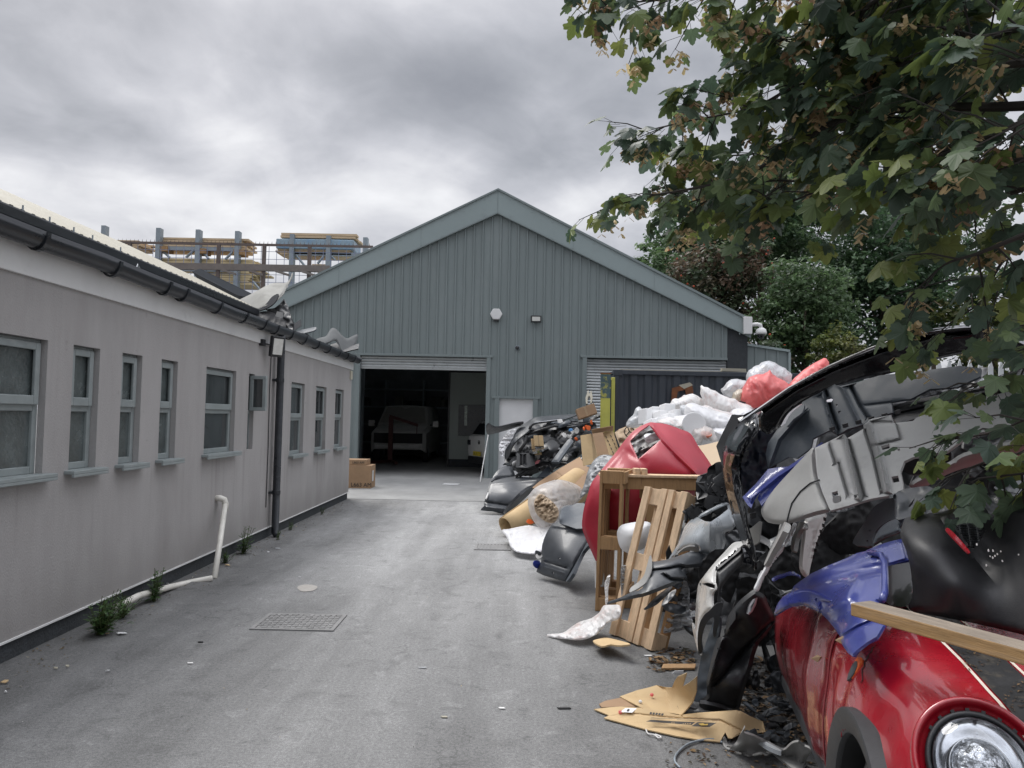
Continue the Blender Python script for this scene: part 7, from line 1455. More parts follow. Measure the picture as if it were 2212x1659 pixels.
st_ = MB().tube([PG(x, y, .012) for x, y in crom(kb([(600, 770), (620, 810), (680, 820), (720, 850), (745, 840), (690, 815)]), 4, False)], .004, 5).build('string', M_SCUFF, None, True); setp(st_, 'tangle of white string by the edge of the flattened box', 'string')
for i, (x, y, dx_, l, m) in enumerate(((1207, 1532, .07, 'short dark stick on the asphalt left of the flattened box', M_BLK2), (905, 1444, .05, 'scrap of blue and white wrapper in the middle of the asphalt', M_BAGC), (1415, 1501, .12, 'clear plastic tube scrap in front of the flattened box', M_BAGC), (428, 1388, .035, 'small black scrap left of the manhole cover', M_BLK2), (405, 1434, .035, 'small pale scrap below the manhole cover', M_SCUFF), (955, 1551, .03, 'tiny pinkish scrap at the bottom of the yard', M_CREAM), (1395, 1418, .05, 'white feather like scrap below the leaning pallet', M_WHT), (1080, 1532, .03, 'tiny pale crumb near the flattened box', M_SCUFF))):
    g_ = PG(x, y, .003); o = MB().obox(g_, (dx_, dx_*.1, 0), (-.01, .018, .0), (0, 0, .005)).build('ground_litter', m, None, bevel=.001); setp(o, l, 'litter')
# ================================================================ roof scrap, timber yard, fences, weeds
def kds(pts, d): return [q_+(d,) for q_ in kd([pts])][0]
b1_ = one('bumper_cover', 'large curved white bumper lying on the flat roof above the gutter', 'car part', mat('chalky_white', (.33, .325, .30), .85, spec=.15, var=.12, scale=4, col2=(.2, .195, .18), c2scale=3, c2lo=.5, c2hi=.8), kd([(1195, 835), (1205, 780), (1190, 730), (1230, 705), (1300, 670), (1400, 615), (1470, 590), (1555, 590), (1590, 560), (1608, 510), (1610, 530), (1590, 580), (1560, 640), (1540, 680), (1480, 740), (1420, 780), (1330, 820), (1250, 845)]), kd([(1200, 830, 11.6), (1300, 680, 12.0), (1500, 600, 12.2), (1600, 520, 12.3), (1500, 720, 11.6), (1300, 810, 11.5), (1400, 690, 11.7)]), thick=.02, roll=.08, rollw=3, step=3)
one('bumper_insert', 'black slot insert in the white bumper on the roof', 'car part', M_BLK, kd([(1330, 815), (1400, 760), (1450, 700), (1500, 678), (1480, 735), (1420, 785)]), kd([(1330, 815, 11.42), (1500, 680, 11.5), (1420, 780, 11.42)]), thick=.02)
one('bumper_cover', 'dark grey crushed bumper on the roof edge above the floodlight', 'car part', M_BLK2, kd([(1250, 860), (1380, 815), (1470, 830), (1550, 880), (1560, 940), (1600, 1000), (1500, 970), (1390, 930), (1300, 890)]), kd([(1250, 860, 11.2), (1400, 820, 11.5), (1550, 890, 11.4), (1590, 990, 10.9)]), thick=.03, roll=.05, rollw=3, crumple=.1, wr_scale=.1)
one('plastic_scrap', 'tall pointed black plastic shard standing on the roof edge', 'car part', M_BLK, kd([(1545, 715), (1580, 780), (1600, 860), (1625, 920), (1620, 990), (1560, 950), (1545, 880), (1460, 840), (1400, 800), (1470, 790), (1510, 760)]), kd([(1545, 715, 11.8), (1620, 980, 11.3), (1410, 800, 11.7)]), smooth_out=1, thick=.02, crumple=.06, wr_scale=.1)
one('plastic_scrap', 'small black pointed shard to the right of the tall one on the roof', 'car part', M_BLK, kd([(1630, 910), (1680, 878), (1684, 930), (1640, 960), (1620, 990), (1615, 950)]), kd([(1630, 910, 12.0), (1680, 880, 12.1), (1620, 985, 11.9)]), smooth_out=1, thick=.02)
one('plastic_scrap', 'pale lilac square scrap among the black shards on the roof', 'car part', M_LGREY, kd([(1490, 815), (1535, 825), (1530, 870), (1475, 855)]), kd([(1490, 815, 11.35), (1530, 870, 11.3), (1475, 855, 11.35)]), smooth_out=1, thick=.01)
one('plastic_scrap', 'white strip sticking out over the gutter by the downpipe', 'car part', M_GREYP, kd([(1548, 945), (1580, 960), (1612, 998), (1590, 990)]), kd([(1548, 945, 10.6), (1612, 998, 10.6), (1590, 990, 10.55)]), thick=.01, smooth_out=1)
one('plastic_scrap', 'bundle of pale grey trim strips pointing right on the roof edge', 'car part', M_GREYP, kd([(1640, 975), (1720, 955), (1795, 940), (1790, 965), (1720, 985), (1650, 1000)]), kd([(1640, 985, 11.8), (1790, 945, 12.3), (1720, 985, 11.9)]), thick=.02, ribs=[(kd([(1650, 985), (1790, 950)]), 1.2, .03)])
one('bumper_cover', 'grey and white broken bumper lying at the far end of the roof', 'car part', mat('weathered_grey', (.14, .145, .145), .85, spec=.15, var=.15, scale=4), kd([(1770, 1055), (1830, 1025), (1880, 1010), (1915, 955), (1950, 950), (1990, 990), (2040, 1030), (2090, 1010), (2128, 1000), (2120, 1060), (2080, 1120), (2000, 1140), (1960, 1050), (1900, 1070), (1830, 1090)]), kd([(1775, 1055, 13.2), (1930, 955, 13.6), (2120, 1010, 14.0), (2000, 1130, 13.3), (1880, 1060, 13.1)]), thick=.02, roll=.05, rollw=2, step=3)
one('plastic_scrap', 'dark angular bracket under the broken grey bumper on the roof', 'car part', M_BLK, kd([(1880, 1090), (1960, 1065), (2000, 1110), (2140, 1070), (2135, 1110), (2010, 1140), (1900, 1120)]), kd([(1880, 1090, 13.4), (2140, 1080, 13.8), (2000, 1130, 13.3)]), smooth_out=1, thick=.02)
one('plastic_scrap', 'curled black scrap lying along the gutter behind the white cable', 'car part', M_BLK, kd([(1660, 990), (1720, 990), (1770, 1030), (1800, 1070), (1720, 1050), (1670, 1020)]), kd([(1660, 990, 11.6), (1800, 1070, 12.0), (1720, 1000, 11.9)]), thick=.03)
one('roof_flashing', 'small bent piece of bright flashing sticking up from the gutter', 'flashing', M_STEEL, kd([(362, 522), (380, 470), (390, 440), (400, 460), (425, 505), (442, 545)]), [q_[:2]+(PX(q_[0], q_[1], XW-.0).y+.0,) for q_ in kd([(362, 522), (390, 442), (442, 545)])], thick=.006, smooth_out=1)
setp(MB().tube([P(*kd([c])[0], 11.2) for c in ((1620, 1000), (1650, 1020), (1672, 1000), (1668, 1060), (1640, 1090), (1560, 1090))], .012, 6).build('cable', M_WHITE, None, True), 'loop of white cable hanging over the gutter by the downpipe', 'cable')
one('roof_verge', 'black sloping roof edge of a further building behind the cream roof', 'roof', M_ROOFD, kd([(815, 500), (880, 478), (1300, 680), (1240, 700), (1180, 690)]), kd([(815, 500, 17.5), (880, 478, 17.5), (1300, 690, 17.0)]), smooth_out=1, thick=.3, flat=True)
# timber racking
YR = 26.0
rk = thing('timber_rack', 'tall galvanised storage rack with perforated uprights above the left roof', 'rack', (P(*kd([(900, 400)])[0], YR).x, YR, 0))
for x, yt in ((120, 138), (553, 157), (866, 170), (1177, 182), (1610, 205), (1898, 218), (2190, 232)):
    a, b_ = P(*kd([(x-16, yt)])[0], YR), P(*kd([(x+18, yt)])[0], YR)
    MB().box(a.x, b_.x, YR-.05, YR+.2, 0, a.z).build('upright', M_GALV, rk)
def ladder(x0, x1, y): 
    a, b_ = P(*kd([(x0, y)])[0], YR+.15), P(*kd([(x1, y)])[0], YR+.15); zz_ = (a.z+b_.z)/2-.02*0
    MB().obox((a.x, YR+.1, a.z), (b_.x-a.x, 0, 0), (0, .1, 0), (0, 0, .12)).build('beam', M_GALV, rk)
ladder(553, 1177, 330); ladder(1610, 2190, 372); ladder(300, 1177, 490)
for (x0, y0, x1, y1) in ((575, 330, 640, 390), (830, 335, 770, 390), (890, 335, 950, 400), (1140, 345, 1080, 405), (1640, 372, 1720, 470), (1860, 380, 1810, 440), (1300, 580, 1350, 640), (1920, 380, 1950, 410)):
    MB().tube([P(*kd([(x0, y0)])[0], YR+.1), P(*kd([(x1, y1)])[0], YR+.1)], .045, 6).build('brace', M_GALV, rk)
def pack(lab, x0, y0, x1, y1, d, rows, m, seed, depth=2.0):
    r = random.Random(seed); a, b_, c = P(*kd([(x0, y0)])[0], d), P(*kd([(x1, y0)])[0], d), P(*kd([(x0, y1)])[0], d); t = thing('timber_pack', lab, 'timber', (a.x, d, c.z))
    h = (a.z-c.z)/rows; mm = MB()
    for k in range(rows):
        o_ = r.uniform(-.1, .1)
        for j in range(3): mm.box(a.x+o_, b_.x+r.uniform(-.12, .12), d+j*.35, d+j*.35+.33, c.z+k*h+.006, c.z+(k+1)*h-.006)
    mm.build('planks', m, t); return t
TB2 = mat('yellow_timber', (.60, .48, .28), .8, var=.25, scale=8, stretch=(.2, 1, 8))
pack('pack of orange brown planks on the top shelf beside three rack uprights', 575, 228, 1240, 318, YR+.2, 5, M_TIMB, 1)
pack('pack of yellowish planks on the middle shelf of the rack', 560, 392, 1300, 470, YR+.2, 4, TB2, 2)
pack('pack of pale planks on the lowest visible shelf of the rack', 860, 490, 1290, 600, YR+.2, 6, TB2, 3)
pack('short pack of planks at the far left end of the rack', 230, 250, 415, 310, YR+.2, 4, M_TIMB, 4)
pack('thin pack of orange planks lying on top of the blue wrapped pack', 1512, 192, 2098, 232, YR+.1, 2, M_TIMB, 5)
pack('pack of orange planks underneath the blue wrapped pack', 1500, 318, 2060, 362, YR+.1, 3, M_TIMB, 6)
pack('single row of planks low on the right part of the rack', 1765, 440, 1880, 472, YR+.2, 2, M_TIMB, 7)
pack('low pack of planks right above the black roof edge', 1260, 500, 1380, 515, YR+.4, 1, TB2, 8)
a, b_, c = P(*kd([(1482, 238)])[0], YR+.0), P(*kd([(2098, 238)])[0], YR), P(*kd([(1482, 316)])[0], YR)
setp(MB().box(a.x, b_.x, YR+.0, YR+1.2, c.z, a.z).build('wrapped_timber', mat('blue_wrap', (.27, .36, .42), .3, var=.2, scale=3, bump=.5, bscale=6, col2=(.14, .27, .42), c2scale=1.5, c2lo=.45, c2hi=.65), None, bevel=.03), 'pack of timber wrapped in pale blue plastic on the rack', 'timber')
for i, (x, y) in enumerate(((620, 318), (920, 335), (1220, 345))):
    a = P(*kd([(x, y)])[0], YR+.1); MB().box(a.x-.3, a.x+.05, YR-.02, YR+.5, a.z-.12, a.z+.05).build('bearer', M_WOODO, rk)
# security fence with spikes and weld mesh in front of the racking
YS = 21.5
def fz(x): return float(np.interp(x, [150, 2100], [230, 342]))
sf = thing('security_fence', 'brown steel fence with a spiked top rail and blue wire mesh', 'fence', (P(*kd([(1000, 300)])[0], YS).x, YS, 0))
M_FEN = mat('brown_steel', (.13, .10, .09), .7, var=.25, scale=5); M_MESH = mat('blue_mesh', (.26, .29, .42), .5)
zt = P(*kd([(1100, 285)])[0], YS).z; x0 = P(*kd([(100, 285)])[0], YS).x; x1 = P(*kd([(2250, 285)])[0], YS).x
MB().obox((x0, YS-.03, zt-.03), (x1-x0, 0, -.0), (0, .06, 0), (0, 0, .06)).build('top_rail', M_FEN, sf)
sp_ = MB(); k = 0; x = x0
while x < x1:
    sp_.add([(x, YS-.01, zt+.03), (x+.022, YS-.01, zt+.03), (x+.011, YS+.01, zt+.12)], [(0, 1, 2)]); x += .115
sp_.build('spike_strip', M_FEN, sf)
for x in (325, 1030, 1390, 1750):
    a = P(*kd([(x, 300)])[0], YS); MB().box(a.x-.045, a.x+.045, YS-.05, YS+.05, 0, zt).build('post', M_FEN, sf)
zl = P(*kd([(1100, 465)])[0], YS).z
for dz_ in (0,): MB().box(x0+1.5, x1-1.2, YS-.08, YS+.05, zl-.10, zl+.08).build('lower_rail', mat('grey_rail', (.19, .165, .15), .8, var=.2), sf)
for i in range(12): xx = x0+2+i*.75; MB().obox((xx, YS-.2, zl-.14), (.4, 0, -.12), (0, .1, 0), (0, 0, .06)).build('bracket', MC['grey_rail'], sf)
ms = MB(); x = x0+1.0
while x < x1-.3: ms.box(x, x+.012, YS+.055, YS+.065, 2.0, zt-.03); x += .22
z = 2.2
while z < zt-.1: ms.box(x0+1.0, x1-.3, YS+.066, YS+.076, z, z+.012); z += .22
ms.build('wire_mesh', M_MESH, sf)
# pale palisade fence seen through the heap
pf = thing('palisade_fence', 'pale grey palisade fence behind the heap on the right', 'fence', (7.5, 11.6, 0))
pm = []
M_PAL = mat('pale_palisade', (.52, .54, .55), .5, metal=.2, var=.1)
for k in range(24):
    x = 5.2+k*.155; o = MB().prism([(x, 11.6, .1), (x+.07, 11.6, .1), (x+.07, 11.6, 2.5), (x+.035, 11.6, 2.62), (x, 11.6, 2.5)], (0, .02, 0)).build('pale', M_PAL, pf)
for z in (.5, 2.1): MB().box(5.2, 8.9, 11.62, 11.66, z, z+.06).build('rail', M_PAL, pf)
# ---------------------------------------------------------------- weeds along the wall foot
LM = leafmat('leaf_green', .35, .45)
def weed(lab, x, y, h, n, seed, spread=1.0, name='weed'):
    r = random.Random(seed); V = []; F = []; co = []
    for k in range(n):
        a = r.uniform(0, 6.28); s = r.uniform(.3, 1)*h; rad = r.uniform(.05, .55)*h*spread; top = Vector((x+abs(math.cos(a)*rad)*1.0-.01, y+math.sin(a)*rad, s)); root = Vector((x+r.uniform(-.02, .02), y+r.uniform(-.03, .03), 0))
        for q in range(6):
            t = .15+.85*q/5; p = root.lerp(top, t)+Vector((0, 0, .1*h*math.sin(t*3)-.05*h*t*t)); L_ = r.uniform(.16, .3)*h*(1.15-t*.6); b = r.uniform(0, 6.28); dr = Vector((math.cos(b), math.sin(b), r.uniform(-.2, .6))).normalized(); sd = dr.cross(Vector((0, 0, 1))).normalized()*L_*.2
            i = len(V); V += [p, p+dr*L_*.35+sd, p+dr*L_*.55+sd*.45, p+dr*L_*.7+sd*.9, p+dr*L_, p+dr*L_*.7-sd*.9, p+dr*L_*.55-sd*.45, p+dr*L_*.35-sd]; F.append(tuple(range(i, i+8))); f = r.uniform(.6, 1.3); co.append((.07*f, .13*f, .045*f))
        i = len(V); w = .004; V += [root, root+Vector((w, w, 0)), top, top+Vector((-w, 0, 0))]; F.append((i, i+1, i+2, i+3)); co.append((.06, .08, .03))
    setp(tinted(mesh(name, V, F, LM), co), lab, 'weed')
weed('bushy green weed at the wall foot under the fallen white pipe end', -2.95, 5.52, .28, 60, 1, 1.5); weed('smaller green weed right of the bushy one beneath the white pipe', -3.02, 5.95, .2, 26, 2, 1.5)
weed('tall spindly thistle growing over the fallen white pipe', -3.03, 6.5, .30, 18, 3, .7); weed('small leafy weed right of the leaning white pipe', -3.08, 8.2, .17, 18, 4, 1.3)
weed('leafy weed at the foot of the black downpipe', -3.08, 8.75, .30, 22, 5, .9); weed('low green weed by the wall beyond the downpipe', -3.1, 10.6, .14, 10, 6, 1.4); weed('furthest low weed along the wall base', -3.1, 12.3, .15, 9, 7, 1.4); weed('tiny weed hugging the downpipe base', -3.0, 9.75, .12, 7, 8)
def gsp(x0, x1, y0, y1):
    def f(r): return Vector((r.triangular(x0, x1, x0), r.uniform(y0, y1), .005)), None
    return f
litter('wall_debris', gsp(-3.17, -2.75, 4, 14), 420, .012, [(.2, .16, .1), (.09, .07, .05), (.3, .28, .24), (.12, .09, .05)], 9, 'crumbs of dirt and dead leaves along the wall foot', 'debris')
litter('yard_specks', gsp(-2.9, .6, 3.2, 13), 150, .007, [(.4, .38, .36), (.05, .05, .05), (.3, .25, .18), (.04, .04, .04)], 12, 'tiny specks of litter scattered over the asphalt', 'debris')
for i, (x, y, w, l, m) in enumerate(((262, 1370, .16, 'torn white paper box below the bushy weed', M_WHT), (232, 1371, .09, 'tan cardboard crumb left of the torn white paper', M_CARD), (490, 1222, .12, 'flat tan wood chip beside the leaning white pipe', M_CARD), (362, 1262, .08, 'white rag behind the fallen white pipe', M_WHT), (12, 1497, .05, 'small white pebble at the lower left corner', M_WHT), (9, 1476, .10, 'yellowish dead leaf at the left edge by the wall', M_CARD), (600, 1186, .12, 'green tinted glass bottle end at the foot of the downpipe', M_BAGC), (566, 1190, .10, 'clear plastic scrap in the weeds left of the downpipe', M_BAGC), (580, 1193, .07, 'white crumb in front of the downpipe weeds', M_WHT), (120, 1445, .07, 'pale leaf scrap at the left below the wall', M_CREAM), (145, 1442, .06, 'pale torn scrap right of another near the wall', M_CREAM), (233, 1452, .06, 'small bent white scrap left of the manhole cover', M_WHT), (648, 1248, .06, 'white cigarette end by the pale asphalt repair', M_WHT))):
    g_ = PG(x, y, .004); r = random.Random(i); w *= .7
    pts = [g_+Vector((w*.42*math.cos(a)*r.uniform(.4, 1), w*.3*math.sin(a)*r.uniform(.4, 1), r.uniform(0, .012))) for a in (0, 1, 2.1, 3.1, 4.2, 5.2)]
    o = mesh('ground_litter', pts+[p+Vector((0, 0, .005)) for p in pts], [tuple(range(6))[::-1], tuple(range(6, 12))]+[(k, (k+1) % 6, 6+(k+1) % 6, 6+k) for k in range(6)], m); setp(o, l, 'litter')
# ================================================================ TREES
def hash_dirs(r):
    z = r.uniform(-1, 1); a = r.uniform(0, 6.283); s = math.sqrt(1-z*z); return Vector((s*math.cos(a), s*math.sin(a), z))
def bg_tree(name, lab, px, py, d, rx, rz, ry, n, cols, size, seed, trunk=True, berries=0, flat=0.0):
    c = P(px, py, d); r = random.Random(seed); root = thing(name, lab, 'tree', (c.x, d, 0))
    V = np.zeros((0, 3)); co = []; VV = []; F = []
    clumps = []
    for k in range(n//34):
        u = hash_dirs(r); rad = (r.random()**.45)*(.82+.25*noise.noise(u*1.7+Vector((seed, 0, 0))))
        clumps.append((Vector((u.x*rx*rad, u.y*ry*rad, u.z*rz*rad)), r.uniform(.09, .20)*(rx+rz)/1.6, r.uniform(.65, 1.35), r.choice(cols)))
    for cc, cr_, br, col in clumps:
        for q in range(34):
            u = hash_dirs(r); p = c+cc+Vector((u.x, u.y, u.z*.6))*cr_*r.random()**.4; nn = (u*.5+Vector((0, 0, .7))+hash_dirs(r)*.6).normalized()
            a = nn.orthogonal().normalized(); a = (a*math.cos(q)+nn.cross(a)*math.sin(q)); b = nn.cross(a); s = size*r.uniform(.6, 1.3); i = len(VV)
            VV += [p-a*s, p-b*s*.55, p+a*s-nn*s*.3, p+b*s*.55]; F.append((i, i+1, i+2, i+3)); f = br*r.uniform(.75, 1.25); co.append((col[0]*f, col[1]*f, col[2]*f))
    if p is None: return
    tinted(mesh('crown', VV, F, LM, root), co)
    t = MB(); base = Vector((c.x, d, 0)); t.tube([base, base+Vector((.1, 0, c.z*.5)), c+Vector((0, 0, rz*.2))], [.22, .16, .05], 8, False)
    for k in range(7):
        u = hash_dirs(r); st = base.lerp(c, .55+.06*k); t.tube([st, st+Vector((u.x*rx*.5, u.y*ry*.5, rz*.35)), c+Vector((u.x*rx*.8, u.y*ry*.7, u.z*rz*.7))], [.07, .045, .012], 6, False)
    t.build('trunk', M_BARK, root)
    if berries:
        b = MB()
        for k in range(berries):
            u = hash_dirs(r); p = c+Vector((u.x*rx, -abs(u.y)*ry, u.z*rz))*r.uniform(.8, 1.02); b.sphere(p, .04, .04, .035, 5, 3)
        b = b.build('berries', mat('rowan_berry', (.42, .06, .02), .5), root)
        b['kind'] = 'stuff'
GRN = [(.085, .135, .065), (.07, .115, .055), (.10, .155, .07)]; DGR = [(.048, .090, .045), (.058, .105, .048), (.040, .075, .040)]
RUS = [(.105, .092, .060), (.095, .085, .060), (.075, .10, .055), (.12, .082, .055), (.07, .10, .055)]; YGR = [(.11, .13, .04), (.09, .12, .035), (.13, .14, .05)]
def m_(px, d): return px/1661*d
bg_tree('rowan_tree', 'brownish rowan tree with red berries above the right eaves of the warehouse', 1560, 620, 27, m_(140, 27), m_(175, 27), 1.8, 9500, RUS, .10, 1, berries=45)
bg_tree('bushy_tree', 'light green bushy tree between the rowan and the dark tree', 1735, 690, 24.5, m_(135, 24.5), m_(175, 24.5), 1.6, 11000, GRN, .085, 2)
bg_tree('dark_tree', 'large dark green tree behind the scrap heap', 1900, 610, 29, m_(210, 29), m_(220, 29), 2.5, 16000, DGR, .11, 3)
bg_tree('shrub_tree', 'yellow green shrubby tree low behind the black bumper', 1810, 790, 22.5, m_(85, 22.5), m_(105, 22.5), 1.1, 4200, YGR, .07, 4)
bg_tree('tall_tree', 'taller mid green tree showing over the warehouse roof slope', 1490, 540, 33, m_(110, 33), m_(190, 33), 2.2, 7000, GRN+DGR, .12, 5)
bg_tree('ash_tree', 'dark dense tree rising behind the sycamore branches', 1700, 480, 35, m_(170, 35), m_(180, 35), 2.5, 8500, DGR+GRN, .13, 6)
bg_tree('hedge_tree', 'olive green tree at the far right beyond the palisade fence', 2140, 700, 26, m_(150, 26), m_(170, 26), 2, 7000, YGR+DGR, .10, 7)
bg_tree('low_bush', 'dark bush hugging the clad annex on the right', 1640, 800, 23.5, m_(70, 23.5), m_(90, 23.5), 1.2, 3000, DGR+RUS, .08, 8, berries=10)
#bg_tree('ash_tree', 'pale tree glimpsed through the timber racking', 580, 545, 38, 1.6, 2.6, 1.2, 1500, GRN, .12, 9)
bg_tree('dark_tree', 'dark green tree filling the gap above the bushy light green tree', 1640, 500, 31, m_(150, 31), m_(170, 31), 2.2, 9000, DGR+GRN, .12, 11)
bg_tree('dark_tree', 'tall dark tree on the right behind the sycamore branches', 2010, 480, 34, m_(200, 34), m_(210, 34), 2.6, 10000, DGR+GRN, .13, 12)
bg_tree('bushy_tree', 'mid green tree behind the verge end of the warehouse', 1420, 610, 30, m_(80, 30), m_(120, 30), 1.8, 4500, GRN, .11, 13)
# ---------------------------------------------------------------- sycamore hanging over the heap from the right
SY = thing('sycamore_tree', 'large sycamore with broad lobed leaves and brown winged seeds hanging in from the right', 'tree', (5.2, 3.2, 0))
LOBE = [(0, -.02), (.10, .04), (.30, -.08), (.40, -.02), (.55, .04), (.52, .14), (.56, .24), (.44, .29), (.46, .36), (.62, .46), (.66, .56), (.56, .60), (.50, .70), (.38, .66), (.27, .60), (.27, .72), (.20, .80), (.15, .92), (0, 1.02)]
LOBE = LOBE+[(-x, y) for x, y in reversed(LOBE[1:-1])]
rt = random.Random(42)
LV, LF, LC = [], [], []
def leaf(p, dr, up, s, col):
    """one palmate leaf: p = petiole end, dr = pointing direction, up = its upper side"""
    dr = dr.normalized(); sd = dr.cross(up)
    if sd.length < 1e-4: sd = dr.orthogonal()
    sd.normalize(); nn = sd.cross(dr); i = len(LV); cup = rt.uniform(.02, .50); drp = rt.uniform(.0, .5); tw = rt.uniform(-.3, .3)
    LV.append(p+dr*s*.28-nn*s*.02)
    for x, y in LOBE: LV.append(p+sd*x*s+dr*y*s-nn*s*(cup*abs(x)**1.5*1.5+drp*y*y)+nn*s*tw*x)
    n = len(LOBE); f = rt.uniform(.8, 1.22)
    for k in range(n): LF.append((i, i+1+k, i+1+(k+1) % n)); j_ = f*rt.uniform(.86, 1.14)*(1.12 if k in (0, n-1) else 1); LC.append((col[0]*j_, col[1]*j_, col[2]*j_))
SYC = [(.080, .118, .072), (.070, .106, .070), (.095, .138, .070), (.060, .092, .066), (.13, .175, .055), (.075, .11, .082), (.11, .155, .066), (.16, .19, .06)]
twigs = MB(); SV, SF, SC = [], [], []
def samara(p):
    k = rt.randint(7, 14); c = rt.choice(((.42, .32, .19), (.36, .26, .15), (.50, .39, .24), (.34, .22, .14)))
    for q in range(k):
        o = p+Vector((rt.gauss(0, .028), rt.gauss(0, .028), -.02-abs(rt.gauss(0, .045)))); a = rt.uniform(0, 6.28); h = Vector((math.cos(a), math.sin(a), 0)); t = Vector((-h.y, h.x, 0))
        for s in (1, -1):
            tip = (h*s*.75+Vector((0, 0, -.75))+t*rt.uniform(-.3, .3)).normalized(); w = t*.011+h*s*.002; L_ = rt.uniform(.034, .048); i = len(SV)
            SV.extend([o-w*.4, o+tip*L_*.35-w*.6-h*s*.003, o+tip*L_*.8-w*1.0, o+tip*L_, o+tip*L_*.85+w*.9+h*s*.004, o+tip*L_*.3+w*.7]); SF.append((i, i+1, i+2, i+3, i+4, i+5)); f = rt.uniform(.8, 1.25); SC.append(tuple(x*f for x in c))
LMAX = [0]
def spray(p, out, n=6, spread=.22, sz=.125, sam=.25):
    """a leafy shoot: opposite leaves on long stalks round a twig tip"""
    out = out.normalized(); sd = out.cross(Vector((0, 0, 1)))
    sd = sd.normalized() if sd.length > 1e-3 else Vector((1, 0, 0))
    L_ = spread*rt.uniform(.7, 1.3); tip = p+out*L_+Vector((0, 0, -.03))
    twigs.tube([p, p.lerp(tip, .5)+Vector((0, 0, .015)), tip], [.0045, .0035, .002], 5, False)
    for k in range(n):
        t = rt.uniform(.15, 1.05); b = p.lerp(tip, min(t, 1)); ang = rt.uniform(-1.5, 1.5)
        dr = (out*math.cos(ang)+sd*math.sin(ang)+Vector((0, 0, rt.uniform(-.75, .15)))).normalized(); pl = rt.uniform(.05, .12); e = b+dr*pl+Vector((0, 0, rt.uniform(-.02, .02)))
        twigs.tube([b, e], .0014, 3, False)
        up = (Vector((0, 0, 1))+hash_dirs(rt)*.45).normalized()
        ld = (dr+Vector((0, 0, rt.uniform(-.9, -.1)))).normalized(); leaf(e, ld, up, sz*rt.uniform(.42, 1.05), rt.choice(SYC))
    if rt.random() < sam*1.7: samara(tip.lerp(p, rt.uniform(0, .4))+Vector((0, 0, -.03)))
def bough(pts, r0, dens=1.0, sz=.125, sam=.25, side=.30, n=6, sh=(0, -55)):
    w = [P(*kt([(q[0]+sh[0], q[1]+sh[1])])[0], q[2]) for q in pts]; w = [Vector(v) for v in crom([tuple(v) for v in w], 5, False)]
    m = len(w); twigs.tube(w, [max(.004, r0*(1-.85*i/(m-1))) for i in range(m)], 7, False)
    tot = 0; nxt = .12
    for a, b in zip(w, w[1:]):
        sg = (b-a).length; d = (b-a).normalized()
        while tot+sg > nxt:
            p = a+d*(nxt-tot); h = hash_dirs(rt); h.z *= .6; s = (h-d*h.dot(d)).normalized(); spray(p, d*.55+s*rt.uniform(.5, 1.0), n, side*rt.uniform(.6, 1.2), sz, sam); nxt += .10/dens
        tot += sg
    spray(w[-1], (w[-1]-w[-3]), n, .12, sz, sam)
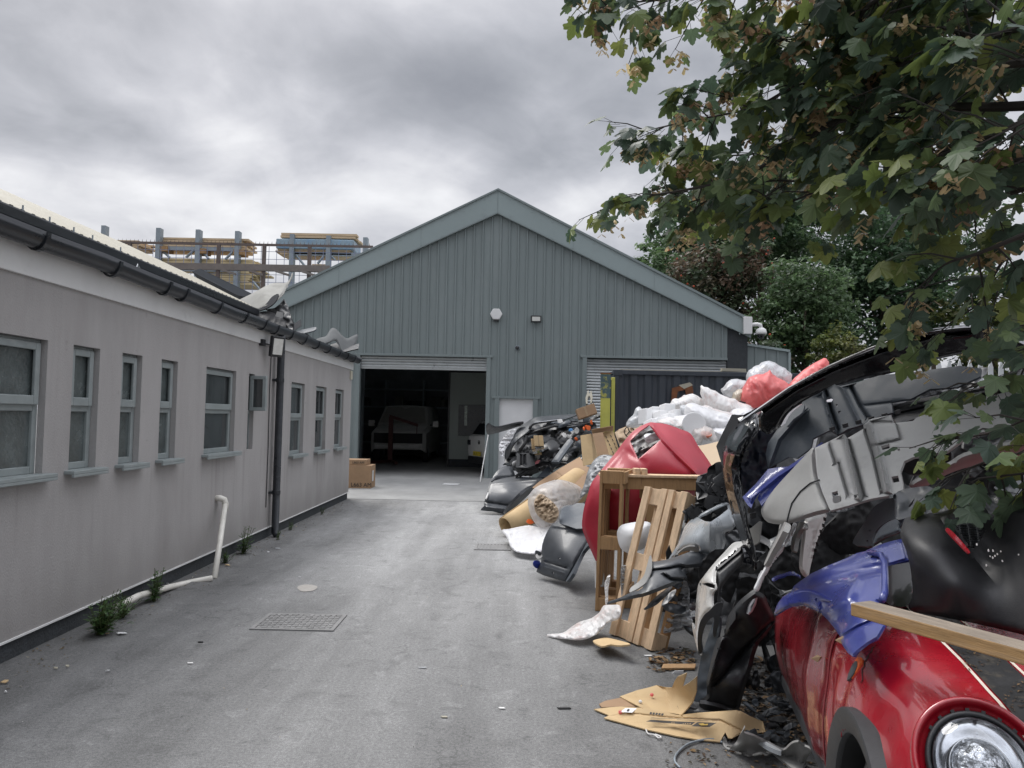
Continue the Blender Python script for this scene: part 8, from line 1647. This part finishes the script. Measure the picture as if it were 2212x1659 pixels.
B = [  # crossing boughs, from the trunk side outwards (photo position of the real limb and its distance)
 ([(2500, 480, 2.6), (2171, 550, 2.9), (1650, 560, 3.3), (1300, 620, 3.7), (1100, 740, 3.9), (850, 880, 4.2), (600, 940, 4.5), (420, 970, 4.7), (290, 1010, 4.8)], .022, 1.2, .125, .30),
 ([(2500, 300, 2.4), (2171, 350, 2.7), (1900, 350, 3.0), (1550, 360, 3.4), (1130, 450, 3.8), (900, 560, 4.0), (600, 620, 4.4), (390, 670, 4.6)], .018, 1.6, .125, .32),
 ([(1900, 420, 3.1), (1640, 600, 3.4), (1430, 800, 3.6), (1300, 900, 3.8), (1100, 990, 4.0), (950, 1040, 4.2)], .016, 1.0, .12, .25),
 ([(1800, -120, 2.9), (1400, -60, 3.2), (1000, 0, 3.6), (650, 30, 3.9), (400, 60, 4.1), (200, 90, 4.2)], .016, 2.2, .12, .45),
 ([(1800, -60, 3.0), (1500, 40, 3.2), (1350, 180, 3.5), (1150, 250, 3.7), (1000, 330, 3.9), (870, 380, 4.0)], .014, 1.8, .12, .4),
 ([(2400, 700, 2.5), (2171, 800, 2.7), (1950, 820, 2.9), (1700, 880, 3.1), (1500, 960, 3.3)], .014, 1.6, .125, .3),
 ([(2400, 1050, 2.4), (2171, 1150, 2.6), (1950, 1240, 2.9), (1800, 1290, 3.1), (1680, 1400, 3.2)], .012, .8, .115, .35),
 ([(2400, 100, 2.5), (2171, 180, 2.7), (1950, 230, 3.0), (1700, 150, 3.3), (1450, 100, 3.5)], .016, 1.8, .13, .3),
 ([(2450, -60, 2.6), (2171, 0, 2.8), (1850, 20, 3.1), (1600, 60, 3.4)], .016, 1.8, .125, .25),
 ([(2400, 560, 2.4), (2171, 620, 2.6), (2000, 700, 2.8), (1800, 760, 3.0)], .014, 1.6, .125, .3),
 ([(2300, 900, 2.7), (2100, 960, 2.9), (1950, 1010, 3.1), (1800, 1020, 3.3)], .012, 1.0, .12, .4),
 ([(1700, 420, 3.6), (1400, 520, 3.9), (1200, 700, 4.2), (1000, 760, 4.4), (760, 780, 4.6), (620, 740, 4.8)], .014, 1.6, .12, .45),
 ([(1700, 700, 3.8), (1400, 820, 4.1), (1200, 900, 4.3), (980, 900, 4.5), (700, 970, 4.7), (560, 1020, 4.8)], .012, 1.1, .12, .3),
 ([(1900, 100, 3.6), (1650, 250, 3.9), (1450, 380, 4.1), (1250, 420, 4.3)], .012, 1.6, .12, .4),
 ([(2300, 350, 3.3), (2050, 480, 3.6), (1850, 520, 3.9), (1600, 480, 4.2), (1400, 640, 4.4)], .012, 1.6, .125, .4),
 ([(2200, 1100, 3.2), (2080, 1260, 3.3), (2000, 1400, 3.35), (1980, 1480, 3.4)], .010, .8, .115, .4),
 ([(2300, -100, 3.4), (1900, -60, 3.8), (1500, -20, 4.2), (1150, 90, 4.4), (980, 160, 4.5)], .012, 1.8, .125, .5),
]
for b in B: bough(*b)
def bough9(pts, *a, **k): bough([(((q[0]+150)*1432/2160+400)*2171/1832, ((q[1]-90)*1432/2160+1200)*2171/1832, q[2]) for q in pts], *a, sh=(0, 0), **k)
bough9([(2420, 300, 2.5), (2250, 420, 2.7), (2080, 520, 2.85), (1900, 560, 2.95), (1720, 560, 3.05)], .008, 1.1, .10, .0, .15, 4)
bough9([(2420, 600, 2.4), (2250, 700, 2.6), (2050, 760, 2.75), (1820, 850, 2.85), (1620, 880, 2.95)], .008, 1.1, .10, .0, .15, 4)
bough9([(2420, 800, 2.4), (2250, 900, 2.55), (2050, 960, 2.7), (1850, 1000, 2.8), (1640, 1080, 2.9)], .008, 1.2, .105, .0, .15, 4)
bough9([(2420, 100, 2.6), (2300, 200, 2.7), (2150, 300, 2.85), (2050, 420, 2.95)], .008, 1.0, .10, .0, .15, 4)
bough9([(2450, 950, 2.3), (2250, 1020, 2.45), (2080, 1080, 2.6), (1850, 1110, 2.75)], .008, 1.2, .11, .0, .15, 4)
tinted(mesh('crown', LV, LF, LM, SY), LC)
so = tinted(mesh('seed_clusters', SV, SF, leafmat('samara', .35, .6, .515), SY), SC); so['kind'] = 'stuff'
twigs.build('twigs', mat('sycamore_twig', (.035, .03, .026), .8, var=.3), SY)
tk = MB(); tk.tube([(5.4, 3.0, 0), (5.3, 3.0, 1.5), (5.1, 3.0, 3.0), (4.9, 2.9, 5.5)], [.24, .2, .17, .10], 14, False)
for q in (B[0], B[1], B[5], B[6], B[7], B[8]):
    e = P(*kt([q[0][0][:2]])[0], q[0][0][2]); s = Vector((5.15, 3.0, max(1.6, e.z-.7))); tk.tube([s, s.lerp(e, .5)+Vector((0, 0, .15)), e], [.06, .04, q[1]], 8, False)
tk.build('trunk', M_BARK, SY, True)
print('leaves', len(LF)//len(LOBE))
